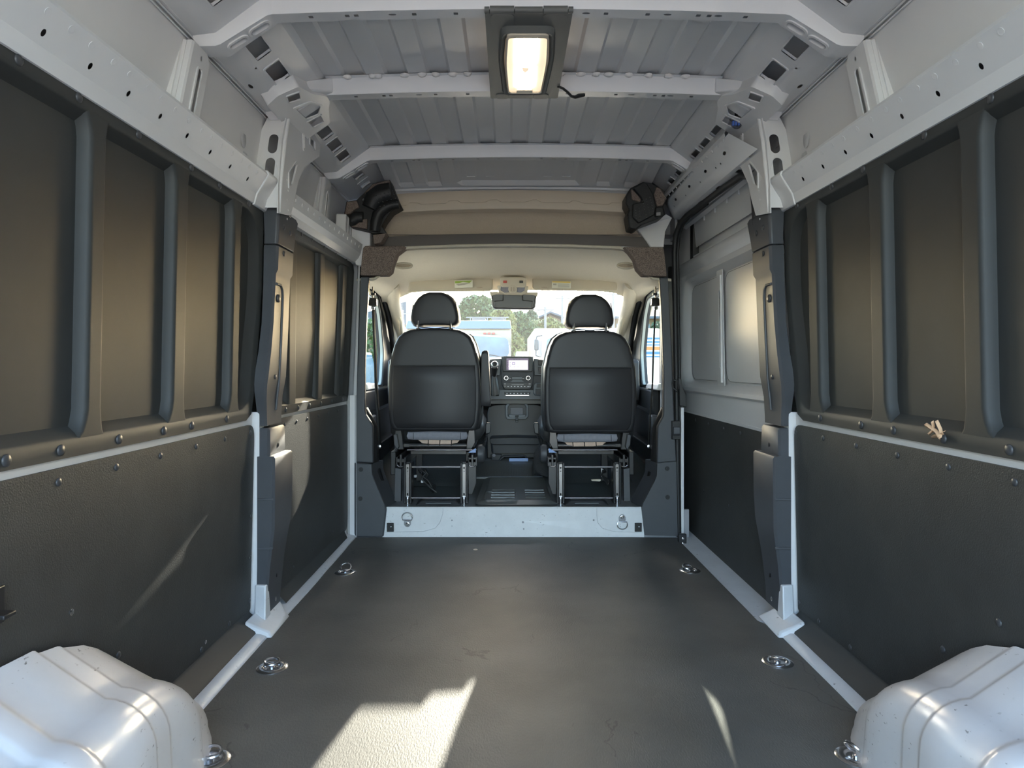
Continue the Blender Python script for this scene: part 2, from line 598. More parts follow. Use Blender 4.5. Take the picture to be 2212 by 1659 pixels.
def make_side(s, name, word):
    # lower inner sheet behind the lining boards; shows as the white line between upper and lower board
    w = MB()
    f = side_plane(s)
    y1 = 2.44
    w.plate([(YR, -0.005), (y1, -0.005), (y1, 0.738), (YR, 0.738)], [], lambda u, v, d: f(u, v, d - 0.012), 0.004)
    # white return flange of the middle pillar
    w.box(*sorted((s * 0.958, s * 0.922)), 2.386, 2.43, 0.0, 0.738)
    wall = struct(w.build(name, 'paint', smooth=0), 'white painted body side ' + word)
    # outer skin
    o = MB()
    o.plate([(YR, -0.12), (3.72, -0.12), (3.72, 2.03), (YR, 2.03)] if s < 0 else [(YR, -0.12), (2.6, -0.12), (2.6, 2.03), (YR, 2.03)], [],
            lambda u, v, d: (s * (1.005 - d), u, v), 0.004)
    o.build('outer_skin', 'dark_void', wall, smooth=0)
    # longitudinal rail above the lining, with a row of oval holes
    prof = [(0.948, 1.444), (0.931, 1.447), (0.915, 1.449), (0.907, 1.482), (0.884, 1.520), (0.868, 1.546), (0.872, 1.556), (0.945, 1.562)]
    rail = MB()
    for i in range(len(prof) - 1):
        fn, L = seg_plane(s, prof[i], prof[i + 1])
        holes = []
        if i == 3:
            for k in range(-10, 8):
                holes.append(ell(1.238 + 0.1385 * k, L * 0.52, 0.0055, 0.0075, 10))
        rail.plate([(YR, 0), (2.405, 0), (2.405, L), (YR, L)], holes, fn, 0.0)
    # blunt end of the rail against the pillar
    rail.add([(s * p[0], 2.405, p[1]) for p in prof], [tuple(range(len(prof)))])
    rail.build('roof_rail', 'paint', wall, smooth=0)
    # weld dimples along the rail top
    src = None
    for k in range(22):
        y = 0.95 + 0.068 * k + random.uniform(-0.008, 0.008)
        p = Vector((s * 0.8765, y, 1.532))
        n = Vector((-s * 0.85, 0, -0.52))
        rivet(p, n, 0.0075, wall, 'paint', 'weld_spot', 0.14)
    # upper skin between rail and roof
    up = MB()
    up.plate([(YR, 1.53), (3.72, 1.53), (3.72, 1.80), (YR, 1.80)], [], lambda u, v, d: (s * (0.948 - 0.09 * (v - 1.53) - d), u, v), 0.0)
    up.build('upper_skin', 'paint', wall, smooth=0)
    # seam ridges along the roof edge
    sr = MB()
    for zz, xx in ((1.786, 0.921), (1.793, 0.914), (1.800, 0.907)):
        sr.tube([(s * xx, YR, zz), (s * xx, 3.70, zz)], 0.0028, 6)
    sr.build('seam_ridge', 'paint', wall)
    # padding spots showing through the skin
    for (y, z) in ((2.28, 1.655), (2.305, 1.60)):
        q = MB().lathe([(0.030, 0), (0.028, 0.001), (0, 0.001)], (0, 0, 0), (-s, 0, 0), 20)
        q.v = [(p[0], p[1] * 0.75, p[2] * 1.0) for p in q.v]
        q.xform(Matrix.Translation((s * (0.948 - 0.09 * (z - 1.53) - 0.0006), y, z)))
        q.build('pad_mark', M['padmark'], wall)
    return wall


M['padmark'] = mat('dull_pad_mark', (0.50, 0.50, 0.51), 0.5)
wallL = make_side(-1, 'wall_left', 'left of the cargo bay')
wallR = make_side(1, 'wall_right', 'right of the cargo bay')


# ------------------------------------------------------------------ the middle pillars above the dark covers
def make_pillar(s, wall):
    pm = MB()
    # rear face with two slots, curved out of the skin: plate in X-Z at Y about 2.40
    def rf(u, v, d):
        return (s * u, 2.405 + 0.035 * max(0, (v - 1.60)) / 0.2 - d, v)
    outer = [(0.862, 1.455), (0.948, 1.455), (0.948, 1.56), (0.945, 1.64), (0.936, 1.72), (0.915, 1.775), (0.90, 1.80), (0.835, 1.80), (0.842, 1.70), (0.855, 1.56)]
    holes = [slot(0.887, 1.665, 0.884, 1.703, 0.0165), slot(0.894, 1.577, 0.891, 1.615, 0.0165)]
    pm.plate(outer, holes, rf, 0.0)
    pm.build('pillar_face', 'paint', wall, smooth=30)
    # block that closes the rail under the face
    bl = MB()
    rp = [(0.945, 1.440), (0.912, 1.446), (0.902, 1.482), (0.878, 1.520), (0.862, 1.548), (0.868, 1.560), (0.945, 1.566)]
    bl.loft([[(s * a, y, z) for a, z in rp] for y in (2.315, 2.44)])
    bl.build('rail_end_block', 'paint', wall, bevel=0.003)
    # inner gusset with its openings: plate in Y-Z
    X = 0.858
    def g(px, py):
        q = onX(px, py, -X)
        return (q.y, q.z)
    def gf(u, v, d):
        return (s * (X - 0.10 * max(0, v - 1.62) - 0.03 * (u - 2.4) - d), u, v)
    outer = [g(601, 400), g(600, 460), g(626, 466), g(634, 430), g(640, 395), g(650, 362), g(668, 345), g(676, 338), g(676, 312), g(650, 268), g(628, 242), g(608, 250), g(604, 300)]
    holes = [slot(*g(641, 281), *g(645, 317), 0.007), rpoly([g(654, 294), g(664, 306), g(666, 324), g(656, 312)], 0.006),
             rpoly([g(633, 352), g(636, 356), g(628, 398), g(622, 402), g(622, 372)], 0.006)]
    gm = MB()
    gm.plate(outer, holes, gf, 0.003)
    gu = gm.build('gusset', 'paint', wall, smooth=30)
    # rolled rims around the gusset openings
    rm = MB()
    for h in holes:
        c = Vector((sum(p[0] for p in h) / len(h), sum(p[1] for p in h) / len(h)))
        big = [tuple(c + (Vector(p) - c) * 1.22) for p in h]
        rm.ring(big, h, gf, 0.0, 0.004)
    rm.build('rolled_rim', 'paint', gu, smooth=50)
    # folded seam between face and gusset
    fs = MB().tube([(s * 0.862, 2.41, 1.44), (s * 0.856, 2.415, 1.56), (s * 0.846, 2.43, 1.70), (s * 0.838, 2.445, 1.79)], 0.006, 8)
    fs.build('folded_seam', 'paint', wall)
    for k in range(7):
        rivet(Vector((s * (X - 0.004), 2.475 + 0.012 * (k % 2), 1.43 + 0.035 * k)), (-s, 0, 0), 0.004, wall, 'paint', 'weld_spot', 0.35)


make_pillar(-1, wallL)
make_pillar(1, wallR)

# ------------------------------------------------------------------ ceiling
def zroof(x):
    return 1.935 - 0.03 * x * x


rf = MB()
xs = []
w = 0.074
x = -0.703
lvl = 0
while x < 0.70:
    xs.append((x, lvl)); xs.append((min(x + w - 0.010, 0.703), lvl))
    x += w
    lvl = 1 - lvl
rows = []
for y in (YR, 0.5, 1.0, 1.9, 2.45, 2.9, 3.24):
    rows.append([(a, y, zroof(a) + 0.009 * l) for a, l in xs])
rf.grid(rows)
ceiling = struct(rf.build('ceiling', 'paint', smooth=0), 'grey white painted van roof with lengthwise pressed ribs')

# front roof field: flat middle with a pressed pan, ribs only at the sides
ff = MB()
xs2 = [q for q in xs if q[0] < -0.40]
mid = [(-0.33, 0), (-0.30, 1.4), (0.30, 1.4), (0.33, 0)]
xs3 = xs2 + mid + [(-a, l) for a, l in reversed(xs2)]
def zfr(a, y):
    return zroof(a) - 0.068 * max(0.0, (y - 3.24) / 0.46)
ff.grid([[(a, y, zfr(a, y) + 0.009 * l) for a, l in xs3] for y in (3.24, 3.5, 3.64)] +
        [[(a, 3.67, zfr(a, 3.67) - 0.004) for a, l in xs3], [(a, 3.70, zfr(a, 3.70) - 0.004) for a, l in xs3], [(a, 3.72, zfr(a, 3.70) - 0.04) for a, l in xs3]])
ff.build('front_roof_panel', 'paint', ceiling, smooth=0)
for k in range(6):
    cx = -0.25 + 0.10 * k
    e = MB()
    fnz = lambda u, v, d: (u, v, zfr(u, v) + 0.0126 - d)
    e.ring(rrect(cx - 0.027, cx + 0.027, 3.33, 3.60, 0.004), rrect(cx - 0.022, cx + 0.022, 3.337, 3.592, 0.003), fnz, 0.0, 0.003)
    e.build('pressed_frame', 'paint', ceiling, smooth=30)
fe = MB().tube([(q_, 3.70, zfr(q_, 3.70) - 0.006) for q_ in (-0.68, -0.45, -0.2, 0, 0.2, 0.45, 0.68)], 0.010, 8)
fe.build('front_edge_bead', 'paint', ceiling)
# roof outer skin closing the roof off
MB().box(-1.01, 1.01, YR, 4.08, 2.02, 2.035).build('outer_roof_skin', 'dark_void', ceiling, smooth=0)
# body end flange closes the gap between outer skin and roof at the open rear
MB().box(-1.01, 1.01, YR - 0.01, YR, 1.93, 2.03).build('rear_flange', 'paint', ceiling, smooth=0)


def make_roof_side(s):
    prof = [(0.915, 1.797), (0.85, 1.806), (0.72, 1.902), (0.703, 1.921)]
    q = MB()
    fn, L = seg_plane(s, prof[0], prof[1])
    q.plate([(YR, 0), (3.72, 0), (3.72, L), (YR, L)], [ell(2.21, L * 0.45, 0.016, 0.006, 12), ell(1.62, L * 0.5, 0.016, 0.006, 12)], fn)
    fn, L = seg_plane(s, prof[1], prof[2])
    hy = [(0.25, 0.365), (0.75, 0.865), (1.18, 1.295), (1.38, 1.495), (1.655, 1.77), (1.968, 2.085), (2.147, 2.262), (2.715, 2.83), (2.878, 2.99), (3.032, 3.135), (3.325, 3.43), (3.492, 3.59)]
    holes = [rrect(a, b, 0.038, 0.092, 0.005) for a, b in hy]
    small = [ell(y, 0.115 if k else 0.02, 0.005, 0.004, 8) for k, y in enumerate((2.115, 2.80, 2.96, 3.46))]
    q.plate([(YR, 0), (3.72, 0), (3.72, L), (YR, L)], holes + small, fn)
    o = q.build('roof_side_panel', 'paint', ceiling, smooth=30)
    rm = MB()
    for a, b in hy:
        rm.ring(rrect(a - 0.006, b + 0.006, 0.032, 0.098, 0.008), rrect(a, b, 0.038, 0.092, 0.005), fn, 0.0, 0.003)
        rm.ring(rrect(a, b, 0.038, 0.092, 0.005), rrect(a - 0.001, b + 0.001, 0.037, 0.093, 0.006), fn, 0.003, -0.008)
    rm.build('hole_rim', 'paint', o, smooth=50)
    fn, L = seg_plane(s, prof[2], prof[3])
    MB().plate([(YR, 0), (3.74, 0), (3.74, L + 0.01), (YR, L + 0.01)], [], fn).build('roof_riser', 'paint', ceiling)
    # dull inner skin seen through the openings
    MB().add([(s * 0.93, YR, 1.835), (s * 0.93, 3.75, 1.835), (s * 0.745, 3.75, 1.968), (s * 0.745, YR, 1.968)], [(0, 1, 2, 3)]).build('cavity_skin', 'paint', ceiling, smooth=0)


make_roof_side(-1)
make_roof_side(1)


SLOTS = [(0.020, 0.031, 0.052, 0.031, 0.0125), (0.092, 0.034, 0.124, 0.034, 0.0105)]


def zbow(x):
    return 1.874 - 0.03 * x * x


def make_bow(Y, ends='slots', upright=(True, True), dep=0.048, name='roof_bow'):
    """pressed hat-section cross member: rear face, underside with punched holes, cranked ends"""
    b = MB()
    XE = 0.70
    # straight middle, in chunks that follow the camber
    N = 10
    hx = [-0.555, -0.50, -0.475, -0.375, -0.315, -0.20, -0.15, -0.10, 0.10, 0.16, 0.215, 0.33, 0.385, 0.47, 0.50, 0.525, 0.60, -0.60]
    for i in range(N):
        x0 = -XE + 2 * XE * i / N
        x1 = -XE + 2 * XE * (i + 1) / N
        holes = []
        for k, h in enumerate(hx):
            if x0 + 0.012 < h < x1 - 0.012:
                if k % 3 == 0:
                    holes.append(ell(h, 0.022, 0.011, 0.0045, 10))
                else:
                    holes.append(rrect(h - 0.006, h + 0.006, 0.017, 0.029, 0.001, 1))
        b.plate([(x0, 0), (x1, 0), (x1, dep), (x0, dep)], holes,
                lambda u, v, d: (u, Y + v, zbow(x0) + (zbow(x1) - zbow(x0)) * (u - x0) / (x1 - x0)))
    top = 1.955
    rr = []
    for i in range(N + 1):
        x = -XE + 2 * XE * i / N
        rr.append([(x, Y, zbow(x)), (x, Y - 0.004, zbow(x) + 0.008), (x, Y - 0.008, zroof(x) - 0.006), (x, Y - 0.020, zroof(x) - 0.002)])
    b.grid(rr)
    b.grid([[(p[0][0], Y + dep, p[0][2]), (p[0][0], Y + dep + 0.004, top)] for p in rr])
    for s in (-1, 1):
        A = (0.90, 1.772); B = (0.815, 1.776); C = (0.735, 1.842); D = (0.70, zbow(0.7))
        # path of the underside from C to D is folded into the diagonal
        pts = [D, (0.714, 1.856), (0.842, 1.777), (0.856, 1.773), A]
        wd = [dep, dep + 0.012, dep + 0.024, dep + 0.022, dep + 0.02]
        segs = []
        for i in range(4):
            (ax, az), (bx, bz) = pts[i], pts[i + 1]
            L = math.hypot(bx - ax, bz - az)
            def fn(u, v, d, ax=ax, az=az, bx=bx, bz=bz, L=L):
                return (s * (ax + (bx - ax) * u / L), Y + v, az + (bz - az) * u / L)
            holes = []
            if ends == 'slots' and i == 1:
                holes = [slot(*q_) for q_ in SLOTS]
            b.plate([(0, 0), (L, 0), (L, wd[i + 1]), (0, wd[i])], holes, fn)
            # rear web up to the skin
            up = 0.042
            nx, nz = (az - bz) / L, -(ax - bx) / L
            if nz < 0:
                nx, nz = -nx, -nz
            segs.append((ax, az))
        segs.append(pts[-1])
        outs = [(0.70, zroof(0.7) - 0.004), (0.735, 1.892), (0.855, 1.804), (0.866, 1.803), (0.918, 1.797)]
        b.grid([[(s * p[0], Y, p[1]), (s * (p[0] + (q[0] - p[0]) * 0.2), Y - 0.004, p[1] + (q[1] - p[1]) * 0.2), (s * q[0], Y - 0.008, q[1])] for p, q in zip(pts, outs)])
        b.grid([[(s * p[0], Y + ww, p[1]), (s * q[0], Y + ww, q[1])] for p, q, ww in zip(pts, outs, wd)])
    o = b.build(name, 'paint', ceiling, smooth=40)
    # rims of the crank slots
    if ends == 'slots':
        for s in (-1, 1):
            rm = MB()
            (ax, az), (bx, bz) = (0.714, 1.856), (0.842, 1.777)
            L = math.hypot(bx - ax, bz - az)
            nx, nz = -(az - bz) / L, -(bx - ax) / L
            if nz > 0:
                nx, nz = -nx, -nz
            def fn(u, v, d):
                return (s * (ax + (bx - ax) * u / L + nx * d), Y + v, az + (bz - az) * u / L + nz * d)
            for a in SLOTS:
                rm.ring(slot(*a[:4], a[4] + 0.007), slot(*a), fn, 0.0, 0.004)
                rm.ring(slot(*a), slot(*a[:4], a[4] - 0.0005), fn, 0.004, -0.012)
            rm.build('slot_rim', 'paint', o, smooth=50)
    for s, flag in ((-1, upright[0]), (1, upright[1])):
        if not flag:
            continue
        u = MB()
        lean = lambda z: -0.075 * (1.772 - z) / 0.22
        def fi(a, z, d):
            return (s * (0.897 - d + 0.012 * (1.772 - z)), Y + 0.02 + a + lean(z), z)
        u.plate([(-0.05, 1.53), (0.05, 1.53), (0.05, 1.745), (0.03, 1.772), (-0.05, 1.772)],
                [slot(0.002, 1.580, 0.002, 1.700, 0.0105), ell(0.0, 1.742, 0.0045, 0.0075, 10)], fi)
        def col(z, inner=0.0):
            y = Y - 0.03 + lean(z)
            xo = 0.012 * (1.772 - z)
            return [(s * (0.897 + xo), y, z), (s * (0.900 + xo), y - 0.008, z), (s * (0.912 + xo), y - 0.010, z), (s * (0.916 + xo), y - 0.006, z),
                    (s * (0.922 + xo), y - 0.012, z), (s * (0.928 + xo), y - 0.008, z), (s * (0.945 + xo), y - 0.014, z)]
        uc = MB().grid([col(1.53), col(1.62), col(1.70), col(1.772)])
        u.grid([[fi(0.05, 1.53, 0), fi(0.052, 1.53, -0.03)], [fi(0.05, 1.745, 0), fi(0.052, 1.745, -0.03)]])
        ru = MB()
        ru.ring(slot(0.002, 1.580, 0.002, 1.700, 0.0175), slot(0.002, 1.580, 0.002, 1.700, 0.0105), fi, 0.0, 0.004)
        u.build('bow_upright', 'paint', o, smooth=0)
        uc.build('upright_column', 'paint', o, smooth=0)
        ru.build('slot_rim', 'paint', o, smooth=50)
        sb = MB().tube([(s * (0.944 + 0.012 * (1.772 - z)), Y - 0.046 + lean(z) + random.uniform(-0.003, 0.003), z) for z in [1.53 + 0.22 * i / 14 for i in range(15)]], 0.004, 6)
        sb.build('sealer_bead', 'sealer', o)
    return o


bow1 = make_bow(1.87)
bow2 = make_bow(2.430, ends='open', upright=(False, False))
bow3 = make_bow(3.20, upright=(True, False))

# bow 2 ends: gathered boss with three openings on each side
for s in (-1, 1):
    bo = MB()
    prof_a, prof_b = (0.860, 1.766), (0.700, 1.8555)
    fn, L = seg_plane(s, prof_a, prof_b)
    holes = [rpoly([(2.292, 0.074), (2.335, 0.066), (2.352, 0.104), (2.306, 0.114)], 0.006),
             rpoly([(2.395, 0.070), (2.500, 0.076), (2.515, 0.120), (2.470, 0.146), (2.410, 0.124)], 0.008),
             rpoly([(2.530, 0.074), (2.590, 0.076), (2.592, 0.122), (2.534, 0.126)], 0.006)]
    outer = rpoly([(2.262, 0.05), (2.285, 0.0), (2.665, 0.0), (2.640, 0.135), (2.520, 0.165), (2.480, L), (2.428, L), (2.37, 0.150), (2.275, 0.125)], 0.012)
    bo.plate(outer, holes, fn, 0.0)
    # skirt of the boss, running up to the roof skin
    bo.loft([[fn(*p, 0.0) for p in outer], [fn(p[0] - 0.004, p[1], -0.012) for p in outer], [fn(p[0] - 0.010, p[1], -0.045) for p in outer]], True, False, False)
    o = bo.build('bow_end_boss', 'paint', bow2, smooth=45)
    rm = MB()
    for h in holes:
        c = Vector((sum(p[0] for p in h) / len(h), sum(p[1] for p in h) / len(h)))
        rm.ring([tuple(c + (Vector(p) - c) * 1.22) for p in h], h, fn, 0.0, 0.004)
    rm.build('opening_rim', 'paint', o, smooth=50)
    # peaked web in front of the boss
    wg = MB()
    wg.hexa([(s * 0.675, 2.422, 1.868), (s * 0.675, 2.47, 1.868), (s * 0.675, 2.47, 1.92), (s * 0.675, 2.422, 1.92)],
            [(s * 0.765, 2.330, 1.840), (s * 0.765, 2.44, 1.840), (s * 0.775, 2.44, 1.876), (s * 0.775, 2.345, 1.876)])
    wg.build('bow_web', 'paint', bow2, bevel=0.006, seg=3)

# lumps of seam sealer on the top edge of bow 2
for xx in (-0.62, -0.535, -0.515, -0.42, -0.36, -0.31, -0.25, -0.20, 0.13, 0.20, 0.255, 0.30, 0.37, 0.44, 0.51, 0.57):
    lm = MB().lathe([(0.010, 0), (0.011, 0.003), (0.007, 0.008), (0, 0.010)], (0, 0, 0), (0, -0.4, -1), 8)
    lm.v = [(p[0] * random.uniform(1.0, 1.9), p[1], p[2]) for p in lm.v]
    lm.xform(Matrix.Translation((xx, 2.415, zroof(xx) - 0.004)))
    lm.build('sealer_lump', 'sealer', bow2, smooth=60)

# ------------------------------------------------------------------ sill strips and the step to the cab
def sill_strip(s, y0, y1, name, label):
    m = MB()
    N = 26
    rows = []
    rnd = random.Random(3 + s)
    for i in range(N + 1):
        y = y0 + (y1 - y0) * i / N
        j = rnd.uniform(-0.004, 0.004)
        rows.append([(s * (0.852 + j * 0.6), y, -0.004), (s * (0.854 + j), y, 0.006), (s * (0.874 + j), y, 0.012 + j), (s * (0.892 + j), y, 0.014), (s * (0.94), y, 0.010)])
    m.grid(rows)
    return struct(m.build(name, 'sill', smooth=50), label)


t1 = sill_strip(-1, YR, 3.62, 'trim_1', 'white painted sill strip along the left floor edge')
t2 = sill_strip(1, YR, 2.46, 'trim_2', 'white painted sill strip along the right floor edge')
# sealed joint lumps at the pillar foot
for s, par in ((-1, t1), (1, t2)):
    ft = MB()
    ft.hexa([(s * 0.835, 2.26, 0.0), (s * 0.93, 2.26, 0.0), (s * 0.93, 2.60 if s < 0 else 2.47, 0.0), (s * 0.838, 2.46, 0.0)],
            [(s * 0.848, 2.275, 0.016), (s * 0.93, 2.275, 0.05), (s * 0.93, 2.58 if s < 0 else 2.46, 0.05), (s * 0.850, 2.44, 0.016)])
    ft.build('pillar_foot_patch', 'sill', par, bevel=0.006)
    up = MB()
    up.hexa([(s * 0.882, 2.33, 0.0), (s * 0.932, 2.36, 0.0), (s * 0.932, 2.41, 0.0), (s * 0.884, 2.40, 0.0)],
            [(s * 0.892, 2.365, 0.14), (s * 0.932, 2.372, 0.14), (s * 0.932, 2.41, 0.14), (s * 0.894, 2.40, 0.14)])
    up.build('pillar_foot_flange', 'sill', par, bevel=0.005)

# white step face under the seats
st = MB()
def sf(u, v, d):
    return (u, 3.605 + 0.012 * v / 0.16 - d, v)
st.plate([(-0.72, -0.01), (0.66, -0.01), (0.66, 0.155), (-0.70, 0.155)],
         [ell(-0.352, 0.085, 0.0045, 0.0045, 8), ell(-0.352, 0.055, 0.003, 0.003, 8), ell(0.022, 0.075, 0.006, 0.006, 10), ell(0.026, 0.040, 0.0045, 0.0045, 8), ell(0.395, 0.086, 0.005, 0.005, 8), ell(-0.12, 0.055, 0.003, 0.003, 8)],
         sf, 0.003)
step = struct(st.build('trim_3', 'sill'), 'scuffed white step face below the seats')
# dent seam on the step
MB().tube([(-0.70, 3.606, 0.025), (-0.50, 3.606, 0.028), (-0.44, 3.606, 0.045), (-0.415, 3.607, 0.075), (-0.40, 3.608, 0.12), (-0.40, 3.612, 0.15)], 0.002, 6).build('pressed_seam', 'sill', step)
MB().tube([(0.66, 3.606, 0.022), (0.50, 3.606, 0.028), (0.44, 3.606, 0.045), (0.415, 3.607, 0.075), (0.41, 3.608, 0.12), (0.41, 3.612, 0.15)], 0.002, 6).build('pressed_seam', 'sill', step)
MB().box(-0.9, 0.9, 3.62, 3.64, -0.12, 0.14).build('step_back', 'dark_void', step, smooth=0)

# underside of the body keeps daylight out
MB().box(-1.0, 1.0, YR, 5.4, -0.13, -0.12).build('floor_pan', 'dark_void', floor, smooth=0)

# ================================================================== wall linings
def upper_panel_rear(s, label, side):
    t = thing('upper_wall_lining', label, 'wall panel', (s * 0.93, 1.4, 0.72))
    f = side_plane(s)
    outer = [(YR + 0.02, 0.716), (2.30, 0.716), (2.345, 0.735), (2.365, 0.80), (2.40, 1.0), (2.425, 1.20), (2.425, 1.44), (2.40, 1.455), (YR + 0.02, 1.455)]
    ring0 = rpoly([(YR + 0.07, 0.752), (2.335, 0.752), (2.345, 0.93), (2.392, 1.12), (2.396, 1.425), (YR + 0.07, 1.425)], [0.05, 0.10, 0.10, 0.10, 0.15, 0.05], 7)
    ring1 = rpoly([(YR + 0.09, 0.776), (2.305, 0.776), (2.312, 0.93), (2.358, 1.12), (2.362, 1.405), (YR + 0.09, 1.405)], [0.05, 0.08, 0.10, 0.10, 0.12, 0.05], 7)
    fr = MB()
    fr.plate(outer, [ring0], f, 0.0)
    # rounded lip into the recess, then the flank
    lip = [tuple(Vector(a) + (Vector(b) - Vector(a)) * 0.18) for a, b in zip(ring0, ring1)]
    near = [tuple(Vector(a) + (Vector(b) - Vector(a)) * 0.85) for a, b in zip(ring0, ring1)]
    fr.loft([[f(*p, 0) for p in ring0], [f(*p, -0.004) for p in lip], [f(*p, -0.024) for p in near], [f(*p, -0.028) for p in ring1]], True, False, False)
    # turned outer edge
    fr.loft([[f(*p, 0) for p in outer], [f(*p, -0.012) for p in outer]], True, False, False)
    fr.build('panel_frame', 'liner', t, smooth=48)
    # recessed field, bay by bay between the ribs
    ribs = [(1.428, 1.478), (1.794, 1.856), (2.172, 2.225)] if s < 0 else [(1.424, 1.483), (1.796, 1.859), (2.177, 2.24)]
    ribs = [(0.0, 0.055), (0.34, 0.395), (0.70, 0.755), (1.06, 1.115)] + ribs
    rec = MB()
    rec.plate(ring1, [], lambda u, v, d: f(u, v, d - 0.028), 0.0)
    rec.build('recess_panel', 'liner', t, smooth=0)
    for a, b in ribs:
        r = MB()
        zs = [0.752, 0.762, 0.785, 0.81, 1.0, 1.2, 1.375, 1.395, 1.415, 1.428]
        fl = [0.030, 0.016, 0.006, 0.0, 0.0, 0.0, 0.0, 0.004, 0.012, 0.024]
        rows = []
        for z, e in zip(zs, fl):
            A, B = a - e, b + e * 0.5
            # rounded rear edge, crisp front step
            rows.append([f(A - 0.009, z, -0.030), f(A - 0.0075, z, -0.022), f(A - 0.005, z, -0.008), f(A - 0.001, z, -0.002), f(A + 0.005, z, 0.0005), f(A + 0.008, z, 0.0005),
                         f(B - 0.008, z, 0.0005), f(B - 0.004, z, 0.0005), f(B, z, -0.003), f(B + 0.002, z, -0.030)])
        r.grid(rows)
        r.build('rib', 'liner', t, smooth=50)
    # rivets: along the lower flange, along the top flange
    low = [(13, 1003), (131, 977), (257, 956), (354, 938), (414, 925), (490, 912)] if s < 0 else [(1772, 907), (1860, 922), (1930, 935), (2038, 955), (2180, 975)]
    topp = [(40, 95), (170, 182), (299, 270), (413, 347), (474, 389), (537, 432)] if s < 0 else [(2140, 197), (1997, 280), (1865, 355), (1797, 393), (1722, 435)]
    for (px, py) in low:
        q = onX(px, py, s * WR(0.735)); q.z = 0.734
        rivet(f(q.y, q.z, 0), (-s, 0, 0), 0.0115, t)
    for (px, py) in topp:
        q = onX(px, py, s * WR(1.44)); q.z = 1.440
        rivet(f(q.y, q.z, 0), (-s, 0, 0), 0.0105, t)
    return t


def lower_panel_rear(s, label):
    t = thing('lower_wall_lining', label, 'wall panel', (s * 0.93, 1.4, 0.03))
    f = side_plane(s)
    p = MB()
    outer = rpoly([(YR + 0.02, 0.055), (2.372, 0.055), (2.376, 0.698), (YR + 0.02, 0.700)], [0, 0.01, 0.05, 0], 6)
    p.plate(outer, [], f, 0.006)
    p.build('liner_board', 'liner_low', t, smooth=0)
    fl = MB()
    fl.grid([[(s * (WR(0.06) - 0.0), y, 0.058), (s * (WR(0.06) - 0.003), y, 0.050), (s * 0.893, y, 0.020), (s * 0.890, y, 0.014)] for y in (1.775, 2.0, 2.30)] +
            [[(s * WR(0.06), 2.36, 0.058), (s * (WR(0.06) - 0.003), 2.36, 0.050), (s * 0.900, 2.345, 0.024), (s * 0.897, 2.34, 0.018)]])
    fl.build('bottom_flap', 'liner', t, smooth=50)
    if s < 0:
        pts = [(128, 1022), (253, 992), (348, 970), (425, 951), (487, 937), (541, 935), (265, 1415), (504, 1397), (445, 1455), (552, 1110), (553, 1200), (555, 1290)]
    else:
        pts = [(1777, 937), (1848, 950), (1937, 968), (2047, 990), (2190, 1018), (2150, 1345), (2028, 1403), (1760, 1390), (1827, 1445), (1707, 930), (1704, 1290)]
    for (px, py) in pts:
        q = onX(px, py, s * 0.934)
        if q.z > 0.6:
            q.z = min(q.z, 0.672)
        q.z = max(q.z, 0.075)
        q.y = min(q.y, 2.36)
        rivet(f(q.y, q.z, 0), (-s, 0, 0), 0.0085, t)
    return t


upL = upper_panel_rear(-1, 'large ribbed charcoal upper wall panel at the rear left', 'left')
upR = upper_panel_rear(1, 'large ribbed charcoal upper wall panel at the rear right', 'right')
lowL = lower_panel_rear(-1, 'flat grained black lower wall board behind the left wheel arch')
lowR = lower_panel_rear(1, 'flat grained black lower wall board behind the right wheel arch')
# bright punched hole and bracket on the left board
rivet(side_plane(-1)(1.39, 0.40, 0), (1, 0, 0), 0.007, lowL, 'chrome', 'stud', 0.3)
rivet(side_plane(-1)(2.02, 0.085, 0), (1, 0, 0), 0.006, lowL, 'chrome', 'stud', 0.3)
bk = MB().box(-0.934, -0.905, 1.155, 1.185, 0.47, 0.478)
bk.box(-0.934, -0.928, 1.15, 1.19, 0.455, 0.52)
bk.build('bracket', 'black', lowL, bevel=0.002)

# scrap of tan paper caught under a rivet on the right flange
sc = MB()
f = side_plane(1)
q0 = onX(2038, 955, WR(0.735))
for (dy, dz, l, a, o) in ((0.012, 0.006, 0.055, 35, 0.016), (0.006, 0.0, 0.05, 160, 0.012), (-0.004, 0.008, 0.05, 80, 0.014), (0.02, 0.012, 0.04, 120, 0.02)):
    n = 6
    rows = []
    for i in range(n + 1):
        tt = i / n - 0.4
        yy = q0.y + dy + math.cos(R(a)) * l * tt
        zz = 0.742 + dz + math.sin(R(a)) * l * tt * 0.8
        bend = o * (0.4 + 0.9 * abs(tt))
        rows.append([f(yy - 0.004, zz + 0.004, bend), f(yy, zz, bend + 0.004), f(yy + 0.005, zz - 0.004, bend - 0.002)])
    sc.grid(rows)
scrap = sc.build('paper_scrap', 'tan', smooth=60)
sd = scrap.modifiers.new('thick', 'SOLIDIFY'); sd.thickness = 0.0012
tag(scrap, 'small crumpled tan paper scrap caught on a rivet of the right wall', 'scrap')

# ------------------------------------------------------------------ front left bay (beside the blanked side door)
fF = side_plane(-1, True)
bw = MB()
bw.plate([(2.44, -0.005), (3.63, -0.005), (3.63, 0.738), (2.44, 0.738)], [], lambda u, v, d: fF(u, v, d - 0.013), 0.003)
bw.build('inner_sheet', 'paint', wallL, smooth=0)
